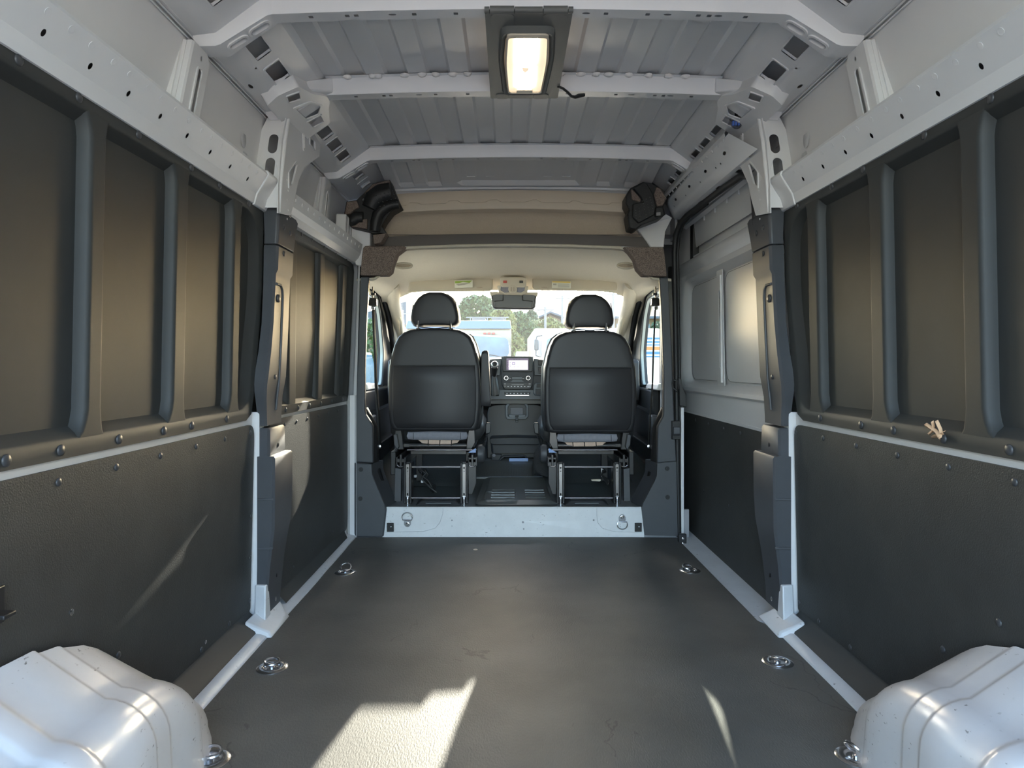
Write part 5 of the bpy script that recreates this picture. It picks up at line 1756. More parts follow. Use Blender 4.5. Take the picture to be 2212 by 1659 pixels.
# raised armrest on the driver seat
ar = MB()
q0 = [(1036.5, 877), (1039, 770), (1041, 760), (1046, 757), (1053, 757), (1055, 762), (1057, 800), (1060, 870), (1059, 878)]
ra = [P(x, y, 3.85) for x, y in q0]
ca = sum(ra, Vector()) / len(ra)
ar.loft([[tuple(ca + (p - ca) * 0.9 + Vector((0, -0.008, 0))) for p in ra], [tuple(p) for p in ra], [(p.x, 3.93, p.z) for p in ra], [tuple(ca + (Vector((p.x, 3.94, p.z)) - ca) * 0.9) for p in ra]])
ar.build('armrest', 'vinyl', seatL, bevel=0.004)
MB().tube([P(1042, 764, 3.838), P(1047, 762, 3.838), P(1053, 763, 3.838)], 0.003, 6).build('armrest_edge', 'vinyl_lit', seatL)

# tangle of wires and a white plug below the left seat, cloth bag below the right one
t = thing('wire_tangle', 'black wires with white plugs on the floor under the left seat', 'wires', (-0.6, 4.0, 0.16))
rnd = random.Random(5)
for k in range(4):
    p0 = P(897 + 3 * k, 1015, 3.9)
    pts = [p0 + Vector((rnd.uniform(-0.01, 0.04) + 0.02 * i, rnd.uniform(-0.02, 0.02), -0.03 * i + rnd.uniform(-0.01, 0.01))) for i in range(5)]
    pts = [Vector((p.x, p.y, max(p.z, 0.17))) for p in pts]
    MB().tube(pts, 0.004, 6).build('wire', 'black', t, smooth=60)
for px, py in ((897, 1029), (912, 1040)):
    q = P(px, py, 3.92)
    MB().box(q.x - 0.008, q.x + 0.008, q.y, q.y + 0.015, q.z - 0.008, q.z + 0.008).build('plug', 'icon', t, bevel=0.003)
t = thing('wire_tangle', 'wires with a white label under the right seat', 'wires', (0.6, 4.0, 0.16))
for k in range(4):
    pts = [P(1303 + 2 * k, 1010 + 3 * k, 3.95), P(1300 - k, 1025, 3.93), P(1306 + 4 * k, 1035 + k, 3.93), P(1312 + k, 1046, 3.93)]
    MB().tube(pts, 0.005, 6).build('wire', 'black', t, smooth=60)
slab([(1298, 1011), (1304, 1014), (1300, 1029), (1299, 1031)], 3.94, 3.943, 'white_label', 'icon', t, 0.0)
slab([(1277, 1036), (1297, 1035), (1299, 1037), (1296, 1040), (1278, 1039)], 3.95, 3.965, 'pale_tab', 'lampcream', t, 0.003)
t = thing('cloth_bag', 'crumpled dark grey cloth bag on the cab floor beside the right seat', 'bag', (0.13, 4.25, 0.22))
bg_ = MB()
rings = []
for k, (z, r) in enumerate(((0.225, 0.055), (0.26, 0.062), (0.31, 0.055), (0.36, 0.045), (0.395, 0.028), (0.41, 0.012))):
    rr = random.Random(k)
    rings.append([(0.155 + r * 1.05 * math.cos(a) * (1 + 0.22 * math.sin(3 * a + k)), 4.25 + r * 0.7 * math.sin(a), z + 0.012 * math.sin(2 * a + k)) for a in [2 * math.pi * i / 16 for i in range(16)]])
bg_.loft(rings)
M['bagcloth'] = mat('dark_grey_cloth', (0.035, 0.037, 0.040), 0.85, noise=0.2, nscale=40, bump=0.6, bscale=50, bdist=0.004)
bg_.build('bag_body', 'bagcloth', t, smooth=60)
# low plinths behind the legs on the cab floor
for px0, px1, w in ((897, 1000, 'left'), (1216, 1316, 'right')):
    a = P(px0, 1083, 3.70); b_ = P(px1, 1083, 3.70)
    t = thing('seat_plinth', 'low black moulded plinth under the %s seat, above the white step' % w, 'plinth', (0.5 * (a.x + b_.x), 3.69, 0.15))
    pl = MB().hexa([(a.x, 3.655, 0.148), (b_.x, 3.655, 0.148), (b_.x, 3.80, 0.150), (a.x, 3.80, 0.150)], [(a.x + 0.04, 3.68, 0.178), (b_.x - 0.04, 3.68, 0.178), (b_.x - 0.04, 3.78, 0.178), (a.x + 0.04, 3.78, 0.178)])
    pl.build('plinth_body', 'dash', t, bevel=0.006)
    MB().box(a.x + 0.06, b_.x - 0.06, 3.662, 3.672, 0.160, 0.168).build('plinth_edge', 'dashmid', t, bevel=0.002)

# ------------------------------------------------------------------ headliner
hl = MB()
def hsec(y):
    k = (y - 3.62) / 1.0
    zt = 1.548 - 0.03 * k
    xs_ = 0.79
    h = [(0.80, 1.345), (0.72, 1.362), (0.685, 1.395), (0.668, 1.455), (0.635, 1.505), (0.56, 1.530), (0.30, 1.542), (0.0, 1.548)]
    return h
secs = []
def full(h, y, dx=-0.025):
    return [(-a + dx, y, z) for a, z in h] + [(a + dx, y, z) for a, z in reversed(h[:-1])]
h0 = [(0.83, 1.352), (0.735, 1.360), (0.692, 1.392), (0.672, 1.455), (0.640, 1.502), (0.56, 1.524), (0.30, 1.534), (0.0, 1.538)]
h1 = [(0.83, 1.350), (0.745, 1.358), (0.702, 1.392), (0.682, 1.458), (0.648, 1.510), (0.56, 1.534), (0.30, 1.543), (0.0, 1.547)]
h2 = [(0.86, 1.360), (0.775, 1.372), (0.735, 1.405), (0.715, 1.470), (0.68, 1.515), (0.58, 1.536), (0.30, 1.546), (0.0, 1.550)]
h3 = [(0.88, 1.370), (0.82, 1.385), (0.78, 1.42), (0.75, 1.48), (0.70, 1.518), (0.58, 1.535), (0.30, 1.545), (0.0, 1.549)]
h4 = [(0.88, 1.375), (0.82, 1.39), (0.78, 1.42), (0.75, 1.47), (0.70, 1.500), (0.58, 1.515), (0.30, 1.525), (0.0, 1.530)]
h5 = [(0.88, 1.360), (0.83, 1.37), (0.79, 1.385), (0.76, 1.420), (0.70, 1.462), (0.58, 1.480), (0.30, 1.492), (0.0, 1.496)]
h6 = [(0.90, 1.33), (0.85, 1.335), (0.80, 1.35), (0.77, 1.375), (0.70, 1.405), (0.58, 1.415), (0.30, 1.420), (0.0, 1.422)]
for h, y in ((h0, 3.625), (h1, 3.66), (h2, 3.80), (h3, 4.0), (h4, 4.35), (h5, 4.58), (h6, 4.74)):
    secs.append(full(h, y))
hl.grid(secs)
t = struct(hl.build('ceiling.001', 'beige', smooth=55), 'beige moulded cab ceiling lining')
MB().tube(full(h0, 3.622), 0.008, 8).build('rolled_edge', 'beige', t, smooth=60)
# inner relief line with small bumps
rl2 = [(x, 3.70, z - 0.004) for x, _, z in full([(0.70, 1.45), (0.668, 1.500), (0.60, 1.527), (0.52, 1.534), (0.30, 1.541), (0.0, 1.546)], 3.70)]
MB().tube(rl2, 0.006, 6).build('relief_bead', 'beige', t, smooth=60)
for xx in (-0.50, -0.27, -0.05, 0.18, 0.42):
    MB().lathe([(0.018, 0), (0.014, 0.004), (0, 0.006)], (xx, 3.70, 1.541), (0, -0.3, -1), 10).build('relief_bump', 'beige', t, smooth=60)
# grab cup on the left rear of the lining
for s, px in ((-1, 872), (1, 1352)):
    q = P(px, 574, 3.80)
    MB().tube([q + Vector((0.046 * math.cos(a), 0.010 * math.sin(a), 0.016 * math.sin(a))) for a in [2 * math.pi * i / 20 for i in range(20)]], 0.006, 8, closed=True).build('grab_cup_rim', 'beige', t, smooth=60)
    MB().plate(ell(0, 0, 0.040, 0.012, 16), [], lambda u, v, d: (q.x + u, q.y + 0.004 + v * 0.5, q.z + v), 0.003).build('grab_cup', 'shelf', t)
# cab roof outer skin
MB().add([(-0.99, 3.66, 1.60), (0.84, 3.66, 1.60), (0.93, 4.06, 1.59), (0.99, 4.06, 1.59), (0.99, 4.78, 1.56), (-0.99, 4.78, 1.56)], [(0, 1, 2, 3, 4, 5)]).build('outer_roof_skin', 'dark_void', t, smooth=0)
MB().add([(-1.0, 4.76, 1.425), (1.0, 4.76, 1.425), (1.0, 4.78, 1.57), (-1.0, 4.78, 1.57)], [(0, 1, 2, 3)]).build('roof_front_closure', 'dark_void', t, smooth=0)


# sun visors
def visor(pts, label, sticker):
    P3 = [P(x, y, 4.585) for x, y in pts]
    t = thing('sun_visor', label, 'sun visor', P3[0])
    MB().loft([[(p.x, 4.585 + (p.z - 1.42) * 0.3, p.z) for p in P3], [(p.x, 4.605 + (p.z - 1.42) * 0.3, p.z) for p in P3]]).build('visor_body', 'beige_vis', t, bevel=0.006, seg=3)
    return t


vL = visor([(881, 632), (884, 608), (890, 601), (900, 598), (985, 592), (1060, 591), (1065, 595), (1064, 624), (1058, 629), (900, 630)], 'beige sun visor on the left with a green and white sticker', 0)
vR = visor([(1150, 596), (1156, 591), (1240, 593), (1320, 599), (1332, 604), (1334, 620), (1332, 629), (1260, 627), (1155, 626), (1150, 621)], 'beige sun visor on the right with a yellow edged sticker', 1)
slab([(982, 606), (1021, 605), (1021, 621), (982, 622)], 4.578, 4.580, 'sticker', 'label_white', vL, 0)
slab([(983, 607), (1020, 606), (1014, 611), (1000, 609), (990, 612), (983, 612)], 4.5765, 4.578, 'sticker_print', 'label_green', vL, 0)
slab([(985, 614), (1000, 612), (1018, 611), (1003, 615), (990, 617)], 4.5765, 4.578, 'sticker_print', 'label_grey', vL, 0)
slab([(1192, 607), (1233, 608), (1233, 623), (1192, 622)], 4.578, 4.580, 'sticker', 'label_white', vR, 0)
slab([(1193, 607.5), (1232, 608.5), (1232, 611), (1193, 610)], 4.5765, 4.578, 'sticker_print', 'label_yellow', vR, 0)
for k in range(4):
    slab([(1205, 613 + 2.2 * k), (1230, 613.5 + 2.2 * k), (1230, 614.4 + 2.2 * k), (1205, 613.9 + 2.2 * k)], 4.5765, 4.578, 'sticker_print', 'label_grey', vR, 0)
slab([(1195, 612.5), (1202, 612.7), (1202, 616), (1195, 615.8)], 4.5765, 4.578, 'sticker_print', 'label_grey', vR, 0)
for v_, x in ((vL, 1036), (vR, 1176)):
    slab([(x - 7, 620), (x + 7, 620), (x + 4, 622), (x - 4, 622)], 4.575, 4.58, 'grip_notch', 'shelf', v_, 0)

# overhead console and mirror
t = thing('overhead_console', 'beige overhead console with a red and a black button and a reading lamp', 'console', P(1109, 600, 4.55))
slab([(1080, 600), (1086, 597), (1131, 598), (1138, 601), (1137, 618), (1132, 621), (1085, 620), (1081, 617)], 4.53, 4.62, 'console_body', 'beige_vis', t, 0.008)
slab([(1074, 617), (1142, 618), (1140, 630), (1128, 637), (1090, 636), (1077, 629)], 4.545, 4.62, 'lamp_base', 'beige_vis', t, 0.006)
slab([(1082, 619), (1099, 618), (1099, 631), (1090, 632), (1081, 627)], 4.538, 4.55, 'side_lens', 'fabric', t, 0.003)
slab([(1117, 618), (1134, 619), (1133, 628), (1125, 632), (1117, 631)], 4.538, 4.55, 'side_lens', 'fabric', t, 0.003)
MB().lathe([(0.030, 0), (0.030, 0.010), (0.024, 0.016), (0, 0.017)], P(1107.5, 624.5, 4.545), (0, -1, 0), 20).build('lamp_button', 'beige_vis', t, smooth=40)
for dx in (-2.6, 2.6):
    slab([(1106.6 + dx, 620), (1108.4 + dx, 620), (1108.4 + dx, 629), (1106.6 + dx, 629)], 4.525, 4.53, 'button_slot', 'shelf', t, 0)
slab([(1087, 606), (1095, 606), (1095, 611), (1087, 611)], 4.522, 4.532, 'red_button', 'red', t, 0.002)
slab([(1122, 606), (1130, 606), (1130, 611), (1122, 611)], 4.522, 4.532, 'black_button', 'black', t, 0.002)
t = thing('sensor_housing', 'dark trapezoid mirror and sensor housing at the top of the windscreen', 'mirror housing', P(1109, 660, 4.62))
slab([(1060, 634), (1160, 636), (1156, 663), (1151, 668), (1068, 667), (1064, 662)], 4.60, 4.68, 'housing', 'mirror', t, 0.010)
slab([(1086, 637), (1130, 637), (1130, 648), (1152, 650), (1150, 665), (1070, 664), (1066, 650), (1086, 648)], 4.585, 4.61, 'raised_face', 'mirror', t, 0.006)
slab([(1057, 630), (1163, 631), (1161, 640), (1150, 637), (1072, 636), (1060, 639)], 4.59, 4.66, 'beige_collar', 'beige_vis', t, 0.006)

# windscreen
ws = MB()
rows = []
for k in range(7):
    u = k / 6
    y, z = 4.75 + 0.72 * u, 1.425 - 0.46 * u
    rows.append([(x, y - 0.10 * abs(x) ** 2, z) for x in (-0.92, -0.6, -0.3, 0, 0.3, 0.6, 0.92)])
ws.grid(rows)
w1 = struct(ws.build('window_1', 'glass', smooth=60), 'raked windscreen of the van')

# A pillars
for s, a, b_, c_ in ((-1, (850, 618), (852, 650), (866, 725)), (1, (1362, 618), (1358, 650), (1340, 725))):
    w = 'left' if s < 0 else 'right'
    t = thing('windscreen_pillar', 'beige windscreen pillar lining %s of the windscreen' % w, 'pillar trim', P(*c_, 5.05))
    pts = [P(a[0] + s * 6, a[1] - 8, 4.52), P(a[0] + s * 2, a[1] + 8, 4.60), P(b_[0] - s * (-2), b_[1], 4.72), P((b_[0] + c_[0]) / 2, (b_[1] + c_[1]) / 2, 4.9), P(*c_, 5.10), P(c_[0] - s * 6, c_[1] + 60, 5.35)]
    MB().tube(pts, [0.060, 0.052, 0.046, 0.040, 0.038, 0.038], 12).build('pillar_lining', 'beige', t, smooth=70)
    MB().grid([[tuple(p), (s * 0.96, p.y, p.z + 0.02)] for p in pts]).build('pillar_outer_face', 'beige', t, smooth=60)
    # quarter loop grip
    gp = [pts[3] + Vector((-s * 0.0, -0.05, 0.04)), pts[3] + Vector((-s * 0.035, -0.07, -0.03)), pts[4] + Vector((-s * 0.02, -0.05, -0.02))]
    MB().tube(gp, 0.010, 8).build('grip', 'beige', t, smooth=60)


# ------------------------------------------------------------------ cab doors
def cab_door(s, name, wname, word):
    XD = 0.945
    ys = 3.66 if s < 0 else 4.0
    d = MB()
    def f(u, v, dd):
        return (s * (XD - dd) + (-0.06 if s > 0 else 0), u, v)
    wn = rpoly([(ys + 0.14, 0.79), (4.70, 0.77), (4.77, 0.99), (4.65, 1.24), (4.54, 1.335), (ys + 0.14, 1.36)], [0.03, 0.05, 0.06, 0.06, 0.05, 0.02], 5)
    d.plate([(ys, 0.10), (5.35, 0.10), (5.35, 0.98), (5.05, 1.12), (4.82, 1.38), (4.65, 1.44), (ys, 1.48)], [wn], f, 0.02)
    o = struct(d.build(name, 'dash', bevel=0.006), 'dark inside of the %s cab door' % word)
    wi = [tuple(Vector(((ys + 5) / 2 - 0.08, 1.06)) + (Vector(p) - Vector(((ys + 5) / 2 - 0.08, 1.06))) * 1.04) for p in wn]
    MB().ring([tuple(Vector(((ys + 5) / 2 - 0.08, 1.06)) + (Vector(p) - Vector(((ys + 5) / 2 - 0.08, 1.06))) * 1.12) for p in wn], wn, f, 0.0, 0.018).build('window_frame', 'metalframe', o, smooth=50)
    MB().ring([tuple(Vector(((ys + 5) / 2 - 0.08, 1.06)) + (Vector(p) - Vector(((ys + 5) / 2 - 0.08, 1.06))) * 1.02) for p in wn], wn, f, 0.018, 0.026).build('window_seal', 'seal', o, smooth=50)
    gl = MB().plate(wi, [], lambda u, v, dd: f(u, v, -0.012 + dd))
    struct(gl.build(wname, 'glass_side', smooth=0), '%s cab door window glass' % word)
    # door seal along the windscreen pillar
    sp2 = [(ys + 0.06, 1.455), (4.20, 1.450), (4.45, 1.43), (4.70, 1.36), (4.87, 1.27), (5.0, 1.14), (5.12, 0.99)]
    MB().tube([f(y, z, 0.035) for y, z in sp2], 0.020, 8).build('door_seal', 'seal', o, smooth=60)
    # armrest ledge and pull
    ld_ = MB().hexa([f(ys + 0.24, 0.76, 0.0), f(5.1, 0.76, 0.0), f(5.1, 0.60, 0.0), f(ys + 0.24, 0.56, 0.0)], [f(ys + 0.24, 0.75, 0.06), f(5.1, 0.75, 0.05), f(5.1, 0.64, 0.04), f(ys + 0.24, 0.62, 0.05)])
    ld_.build('armrest', 'dash', o, bevel=0.012)
    MB().hexa([f(4.0, 0.80, 0.0), f(4.40, 0.79, 0.0), f(4.40, 0.752, 0.0), f(4.0, 0.752, 0.0)], [f(4.05, 0.795, 0.055), f(4.38, 0.785, 0.055), f(4.38, 0.755, 0.065), f(4.05, 0.755, 0.065)]).build('sunlit_sill_cap', 'paint', o, bevel=0.008)  # white paint stands in for sunlight on the dark door's sill
    MB().hexa([f(4.12, 0.60, 0.03), f(4.22, 0.60, 0.03), f(4.22, 0.40, 0.02), f(4.12, 0.40, 0.02)], [f(4.12, 0.60, 0.08), f(4.22, 0.60, 0.08), f(4.22, 0.40, 0.07), f(4.12, 0.40, 0.07)]).build('grab_pull', 'trim', o, bevel=0.01)
    MB().hexa([f(3.9, 0.40, 0.0), f(5.0, 0.42, 0.0), f(5.0, 0.20, 0.0), f(3.9, 0.24, 0.0)], [f(3.9, 0.40, 0.08), f(5.0, 0.42, 0.08), f(5.0, 0.28, 0.05), f(3.9, 0.30, 0.05)]).build('door_pocket', 'dash', o, bevel=0.012)
    MB().tube([f(3.9, 0.40, 0.083), f(4.9, 0.42, 0.083)], 0.004, 6).build('pocket_edge', 'dashmid', o)
    return o


M['metalframe'] = mat('grey_green_door_frame', (0.34, 0.37, 0.35), 0.35, coat=0.2)
cab_door(-1, 'door_2', 'window_2', 'left')
cab_door(1, 'door_3', 'window_3', 'right')

# inner flank of the door pillar: pale metal, belt anchor, belt
for s, bx, lab in ((-1, 806, 'left'), (1, 1415, 'right')):
    t = thing('seat_belt', 'black seat belt with shoulder anchor on the %s door pillar' % lab, 'seat belt', P(bx, 960, 3.78))
    sx = -s
    a = P(bx, 652, 3.80)
    an = MB().hexa([(a.x - 0.024, 3.77, a.z - 0.025), (a.x + 0.024, 3.77, a.z - 0.025), (a.x + 0.024, 3.82, a.z - 0.025), (a.x - 0.024, 3.82, a.z - 0.025)],
                   [(a.x - 0.020, 3.78, a.z + 0.022), (a.x + 0.020, 3.78, a.z + 0.022), (a.x + 0.020, 3.82, a.z + 0.022), (a.x - 0.020, 3.82, a.z + 0.022)])
    an.build('anchor_cover', 'black', t, bevel=0.008)
    MB().lathe([(0.011, 0), (0.011, 0.008), (0.006, 0.012), (0, 0.012)], (a.x + 0.002, 3.785, a.z - 0.036), (0, -1, 0), 12).build('anchor_bolt', 'chrome', t)
    MB().box(a.x - 0.012, a.x + 0.012, 3.79, 3.81, a.z + 0.035, a.z + 0.05).build('height_clip', 'black', t, bevel=0.003)
    MB().box(a.x + s * 0.004 - 0.003, a.x + s * 0.004 + 0.003, 3.80, 3.81, a.z + 0.02, a.z + 0.085).build('height_slider', 'black', t, bevel=0.001)
    b0 = [a + Vector((0, 0.0, -0.04)), P(bx + s * 0 + sx * 4, 760, 3.80), P(bx + sx * 6, 830, 3.80), P(bx + sx * 11, 900, 3.80), P(bx + sx * 14, 960, 3.80)]
    rows = [[(p.x - 0.006, p.y - 0.010, p.z), (p.x + 0.006, p.y + 0.010, p.z)] for p in b0]
    w_ = MB().grid(rows).build('webbing', 'belt', t, smooth=60)
    sdm = w_.modifiers.new('thick', 'SOLIDIFY'); sdm.thickness = 0.002
    e = b0[-1]
    MB().lathe([(0.010, 0), (0.010, 0.006), (0, 0.008)], (e.x, 3.79, e.z - 0.01), (0, -1, 0), 10).build('lower_anchor', 'chrome', t)
    # pale vertical door frame metal
    par = wallL if s < 0 else wallR
    fm_ = MB()
    q = [(P(797 if s < 0 else 1426, 598, 3.70)), (P(791 if s < 0 else 1433, 760, 3.70)), (P(790 if s < 0 else 1434, 886, 3.70))]
    rows = [[(p.x + s * 0.012, 3.645, p.z), (p.x + s * 0.006, 3.665, p.z), (p.x + s * 0.008, 3.69, p.z), (p.x + s * 0.014, 3.71, p.z), (p.x + s * 0.020, 3.73, p.z), (p.x + s * 0.08, 3.78, p.z)] for p in q]
    fm_.grid(rows)
    fm_.build('door_frame_metal', 'metalframe', par, smooth=60)
    # black lower flank with glossy edge
    q = [P(791 if s < 0 else 1432, 880, 3.72), P(812 if s < 0 else 1414, 920, 3.72), P(816 if s < 0 else 1408, 1000, 3.72), P(834 if s < 0 else 1390, 1060, 3.72)]
    MB().grid([[(p.x + s * 0.03, 3.65, p.z), (p.x, 3.68, p.z), (p.x - s * 0.008, 3.71, p.z), (p.x, 3.76, p.z), (p.x + s * 0.06, 3.80, p.z)] for p in q]).build('door_frame_flank', 'black', par, smooth=60)

# cab side closures so that daylight only comes through glass
for s in (-1, 1):
    cs_ = MB()
    if s < 0:
        cs_.box(*sorted((s * 0.985, s * 1.0)), 3.62, 3.78, -0.12, 1.62)
        cs_.box(*sorted((s * 0.86, s * 1.0)), 3.66, 3.70, 0.0, 1.60)
    else:
        cs_.hexa([(0.842, 3.65, -0.1), (0.848, 3.65, -0.1), (0.935, 4.06, -0.1), (0.925, 4.06, -0.1)], [(0.842, 3.65, 1.60), (0.848, 3.65, 1.60), (0.935, 4.06, 1.60), (0.925, 4.06, 1.60)])
        cs_.box(0.845, 1.0, 4.03, 4.06, -0.1, 2.03)
        cs_.box(0.835, 0.848, 3.66, 4.06, 1.58, 2.03)
    cs_.box(*sorted((s * 0.955, s * 1.0)), 3.70, 4.80, 1.36, 1.62)
    cs_.build('cab_side_closure', 'dark_void', wallL if s < 0 else wallR, smooth=0)
MB().box(-1.0, 1.0, 5.45, 5.47, -0.12, 0.96).build('bulkhead', 'dark_void', cabf, smooth=0)
MB().box(-1.0, -0.86, 3.72, 5.45, -0.12, 0.20).build('floor_edge', 'dark_void', cabf, smooth=0)
MB().box(0.80, 1.0, 4.07, 5.45, -0.12, 0.20).build('floor_edge', 'dark_void', cabf, smooth=0)


# ------------------------------------------------------------------ dashboard
t = thing('dashboard', 'dark dashboard with a lit centre screen, knobs and vents', 'dashboard', (0.0, 4.7, 0.3))
pr = [(4.585, 0.925), (4.62, 0.940), (4.90, 0.955), (5.46, 0.965), (5.46, 0.60), (4.70, 0.60), (4.62, 0.648), (4.575, 0.668), (4.560, 0.72), (4.575, 0.87)]
MB().loft([[(-0.86, y, z) for y, z in pr], [(-0.5, y, z) for y, z in pr], [(0.82, y, z) for y, z in pr]]).build('dash_body', 'dash', t, bevel=0.008)
# slate fields beside the screen
slab([(1058, 776), (1083, 775), (1080, 812), (1058, 812)], 4.555, 4.60, 'side_field', 'dashmid', t, 0.004)
slab([(1153, 775), (1182, 777), (1182, 812), (1154, 811)], 4.555, 4.60, 'side_field', 'dashmid', t, 0.004)
# vents with slats
for pts, nm in (([(1058, 778), (1071, 778), (1068, 812), (1058, 812)], 'l'), ([(1162, 777), (1182, 778), (1182, 790), (1163, 789)], 'r'), ([(1162, 793), (1182, 794), (1182, 808), (1164, 807)], 'r')):
    v = slab(pts, 4.546, 4.57, 'vent', 'black', t, 0.002)
    ys = [p[1] for p in pts]
    n = 5 if nm == 'l' else 3
    for k in range(n):
        yy = min(ys) + (max(ys) - min(ys)) * (k + 0.5) / n
        slab([(pts[0][0] + 2, yy - 0.9), (pts[1][0] - 2, yy - 0.9), (pts[1][0] - 2, yy + 0.9), (pts[0][0] + 2, yy + 0.9)], 4.540, 4.548, 'slat', 'dash', v, 0.0008)
# centre stack
slab([(1083, 770), (1152, 770), (1153, 800), (1151, 832), (1147, 841), (1089, 841), (1084, 832), (1082, 800)], 4.545, 4.60, 'centre_stack', 'dash', t, 0.004)
sb_ = slab([(1087, 769.5), (1149, 770), (1151, 773), (1150, 801), (1148, 803.5), (1088, 803), (1085.5, 800), (1085.5, 773)], 4.525, 4.56, 'screen_bezel', 'black', t, 0.004)
slab([(1094, 774), (1141.5, 774), (1141.5, 799.5), (1094, 799.5)], 4.523, 4.526, 'screen', 'screen_dark', sb_, 0)
slab([(1099, 778.5), (1140, 778.5), (1140, 798.6), (1099, 798.6)], 4.5215, 4.523, 'screen_page', 'screen_lit', sb_, 0)
slab([(1106, 782), (1113, 782), (1113, 788.6), (1106, 788.6)], 4.5205, 4.5215, 'screen_picture', 'screen_ink', sb_, 0)
slab([(1108, 784), (1111, 784), (1111, 786.8), (1108, 786.8)], 4.520, 4.5205, 'screen_glyph', 'screen_lit', sb_, 0)
for x0, x1, y in ((1114.5, 1122, 783.4), (1114.5, 1122, 785.8), (1114.5, 1118, 788.2), (1100.5, 1139, 796.4), (1113.5, 1138, 789.6)):
    slab([(x0, y), (x1, y), (x1, y + 0.7), (x0, y + 0.7)], 4.5205, 4.5215, 'screen_text', 'fabric', sb_, 0)
for x in (1111, 1119, 1127.5):
    slab([(x - 1.2, 792), (x + 1.2, 792), (x + 1.2, 793.8), (x - 1.2, 793.8)], 4.5205, 4.5215, 'screen_glyph', 'screen_ink', sb_, 0)
for y in (777, 783, 787.5, 791.5, 796):
    slab([(1095.3, y), (1097.4, y), (1097.4, y + 1.8), (1095.3, y + 1.8)], 4.5215, 4.523, 'screen_glyph', 'fabric', sb_, 0)
for y in (783.5, 787, 790.5):
    slab([(1100.5, y - 0.8), (1103.5, y - 0.8), (1103.5, y + 0.9), (1100.5, y + 0.9)], 4.5205, 4.5215, 'screen_glyph', 'screen_ink', sb_, 0)
for x0, x1 in ((1109, 1112), (1113.5, 1116), (1117, 1125)):
    slab([(x0, 775.6), (x1, 775.6), (x1, 776.6), (x0, 776.6)], 4.5215, 4.523, 'screen_text', 'fabric', sb_, 0)
for x in (1093.4, 1140.8):
    k = MB().lathe([(0.0165, 0), (0.0165, 0.012), (0.014, 0.016), (0.0125, 0.016)], P(x, 816.5, 4.545), (0, -1, 0), 20).build('knob', 'chrome', t, smooth=40)
    MB().lathe([(0.0125, 0.010), (0.0120, 0.0175), (0, 0.0175)], P(x, 816.5, 4.545), (0, -1, 0), 20).build('knob_face', 'black', k)
slab([(1106, 814.5), (1128, 814.5), (1128, 819.5), (1106, 819.5)], 4.540, 4.55, 'button_field', 'dashmid', t, 0.001)
slab([(1100, 817), (1104, 817), (1104, 818), (1100, 818)], 4.543, 4.546, 'mark', 'icon_dim', t, 0)
slab([(1128.5, 817), (1132.5, 817), (1132.5, 818), (1128.5, 818)], 4.543, 4.546, 'mark', 'icon_dim', t, 0)
slab([(1102, 825), (1107, 821), (1127, 821), (1132, 825)], 4.541, 4.55, 'trim_arc', 'dashmid', t, 0.001)
cl_ = slab([(1086, 827), (1149, 827), (1147, 838), (1143, 840.5), (1092, 840.5), (1088, 838)], 4.538, 4.55, 'climate_panel', 'black', t, 0.002)
for k in range(7):
    x = 1096 + 7.2 * k
    slab([(x, 834), (x + 3.0, 834), (x + 3.0, 835.8), (x, 835.8)], 4.5365, 4.538, 'climate_mark', 'icon', cl_, 0)
for x, y in ((1088.5, 828.2), (1088.5, 833), (1142, 828.2), (1142, 833.5)):
    slab([(x, y), (x + 4.5, y), (x + 4.5, y + 2.2), (x, y + 2.2)], 4.5365, 4.538, 'climate_mark', 'icon_dim', cl_, 0)
slab([(1105, 830), (1131, 830), (1131, 831.6), (1105, 831.6)], 4.5365, 4.538, 'climate_display', 'icon_dim', cl_, 0)
# lower band with the switch strip, cup pocket
slab([(1045, 843), (1083, 842), (1152, 842), (1190, 843), (1190, 862), (1045, 862)], 4.545, 4.60, 'lower_field', 'dashmid', t, 0.004)
ss = slab([(1089, 846.5), (1146, 846.5), (1145, 853), (1142, 855.5), (1093, 855.5), (1090, 853)], 4.538, 4.55, 'switch_strip', 'black', t, 0.002)
for k in range(7):
    x = 1092 + 7.6 * k
    slab([(x, 847.8), (x + 6.4, 847.8), (x + 6.4, 852), (x, 852)], 4.534, 4.54, 'switch', 'dash', ss, 0.0008)
    slab([(x + 2.2, 849.2), (x + 4.2, 849.2), (x + 4.2, 850.8), (x + 2.2, 850.8)], 4.5335, 4.5345, 'switch_mark', 'icon', ss, 0)
slab([(1091, 853.2), (1144, 853.2), (1142, 854.8), (1093, 854.8)], 4.535, 4.54, 'strip_edge', 'chrome', ss, 0.0005)
slab([(1153, 832), (1158, 827), (1182, 827), (1182, 855), (1156, 855), (1152, 850)], 4.535, 4.56, 'cup_pocket', 'dashmid', t, 0.005)
slab([(1160, 829), (1182, 829), (1182, 837), (1159, 837)], 4.530, 4.54, 'cup_slot', 'black', t, 0.002)
slab([(1157, 840), (1180, 840), (1180, 853), (1157, 852)], 4.531, 4.54, 'cup_floor', 'dash', t, 0.003)
slab([(1040, 858), (1190, 858), (1190, 873), (1040, 873)], 4.565, 4.62, 'grey_band', 'dashgrey', t, 0.004)
slab([(1040, 865), (1190, 865), (1190, 866.2), (1040, 866.2)], 4.561, 4.567, 'band_groove', 'black', t, 0)
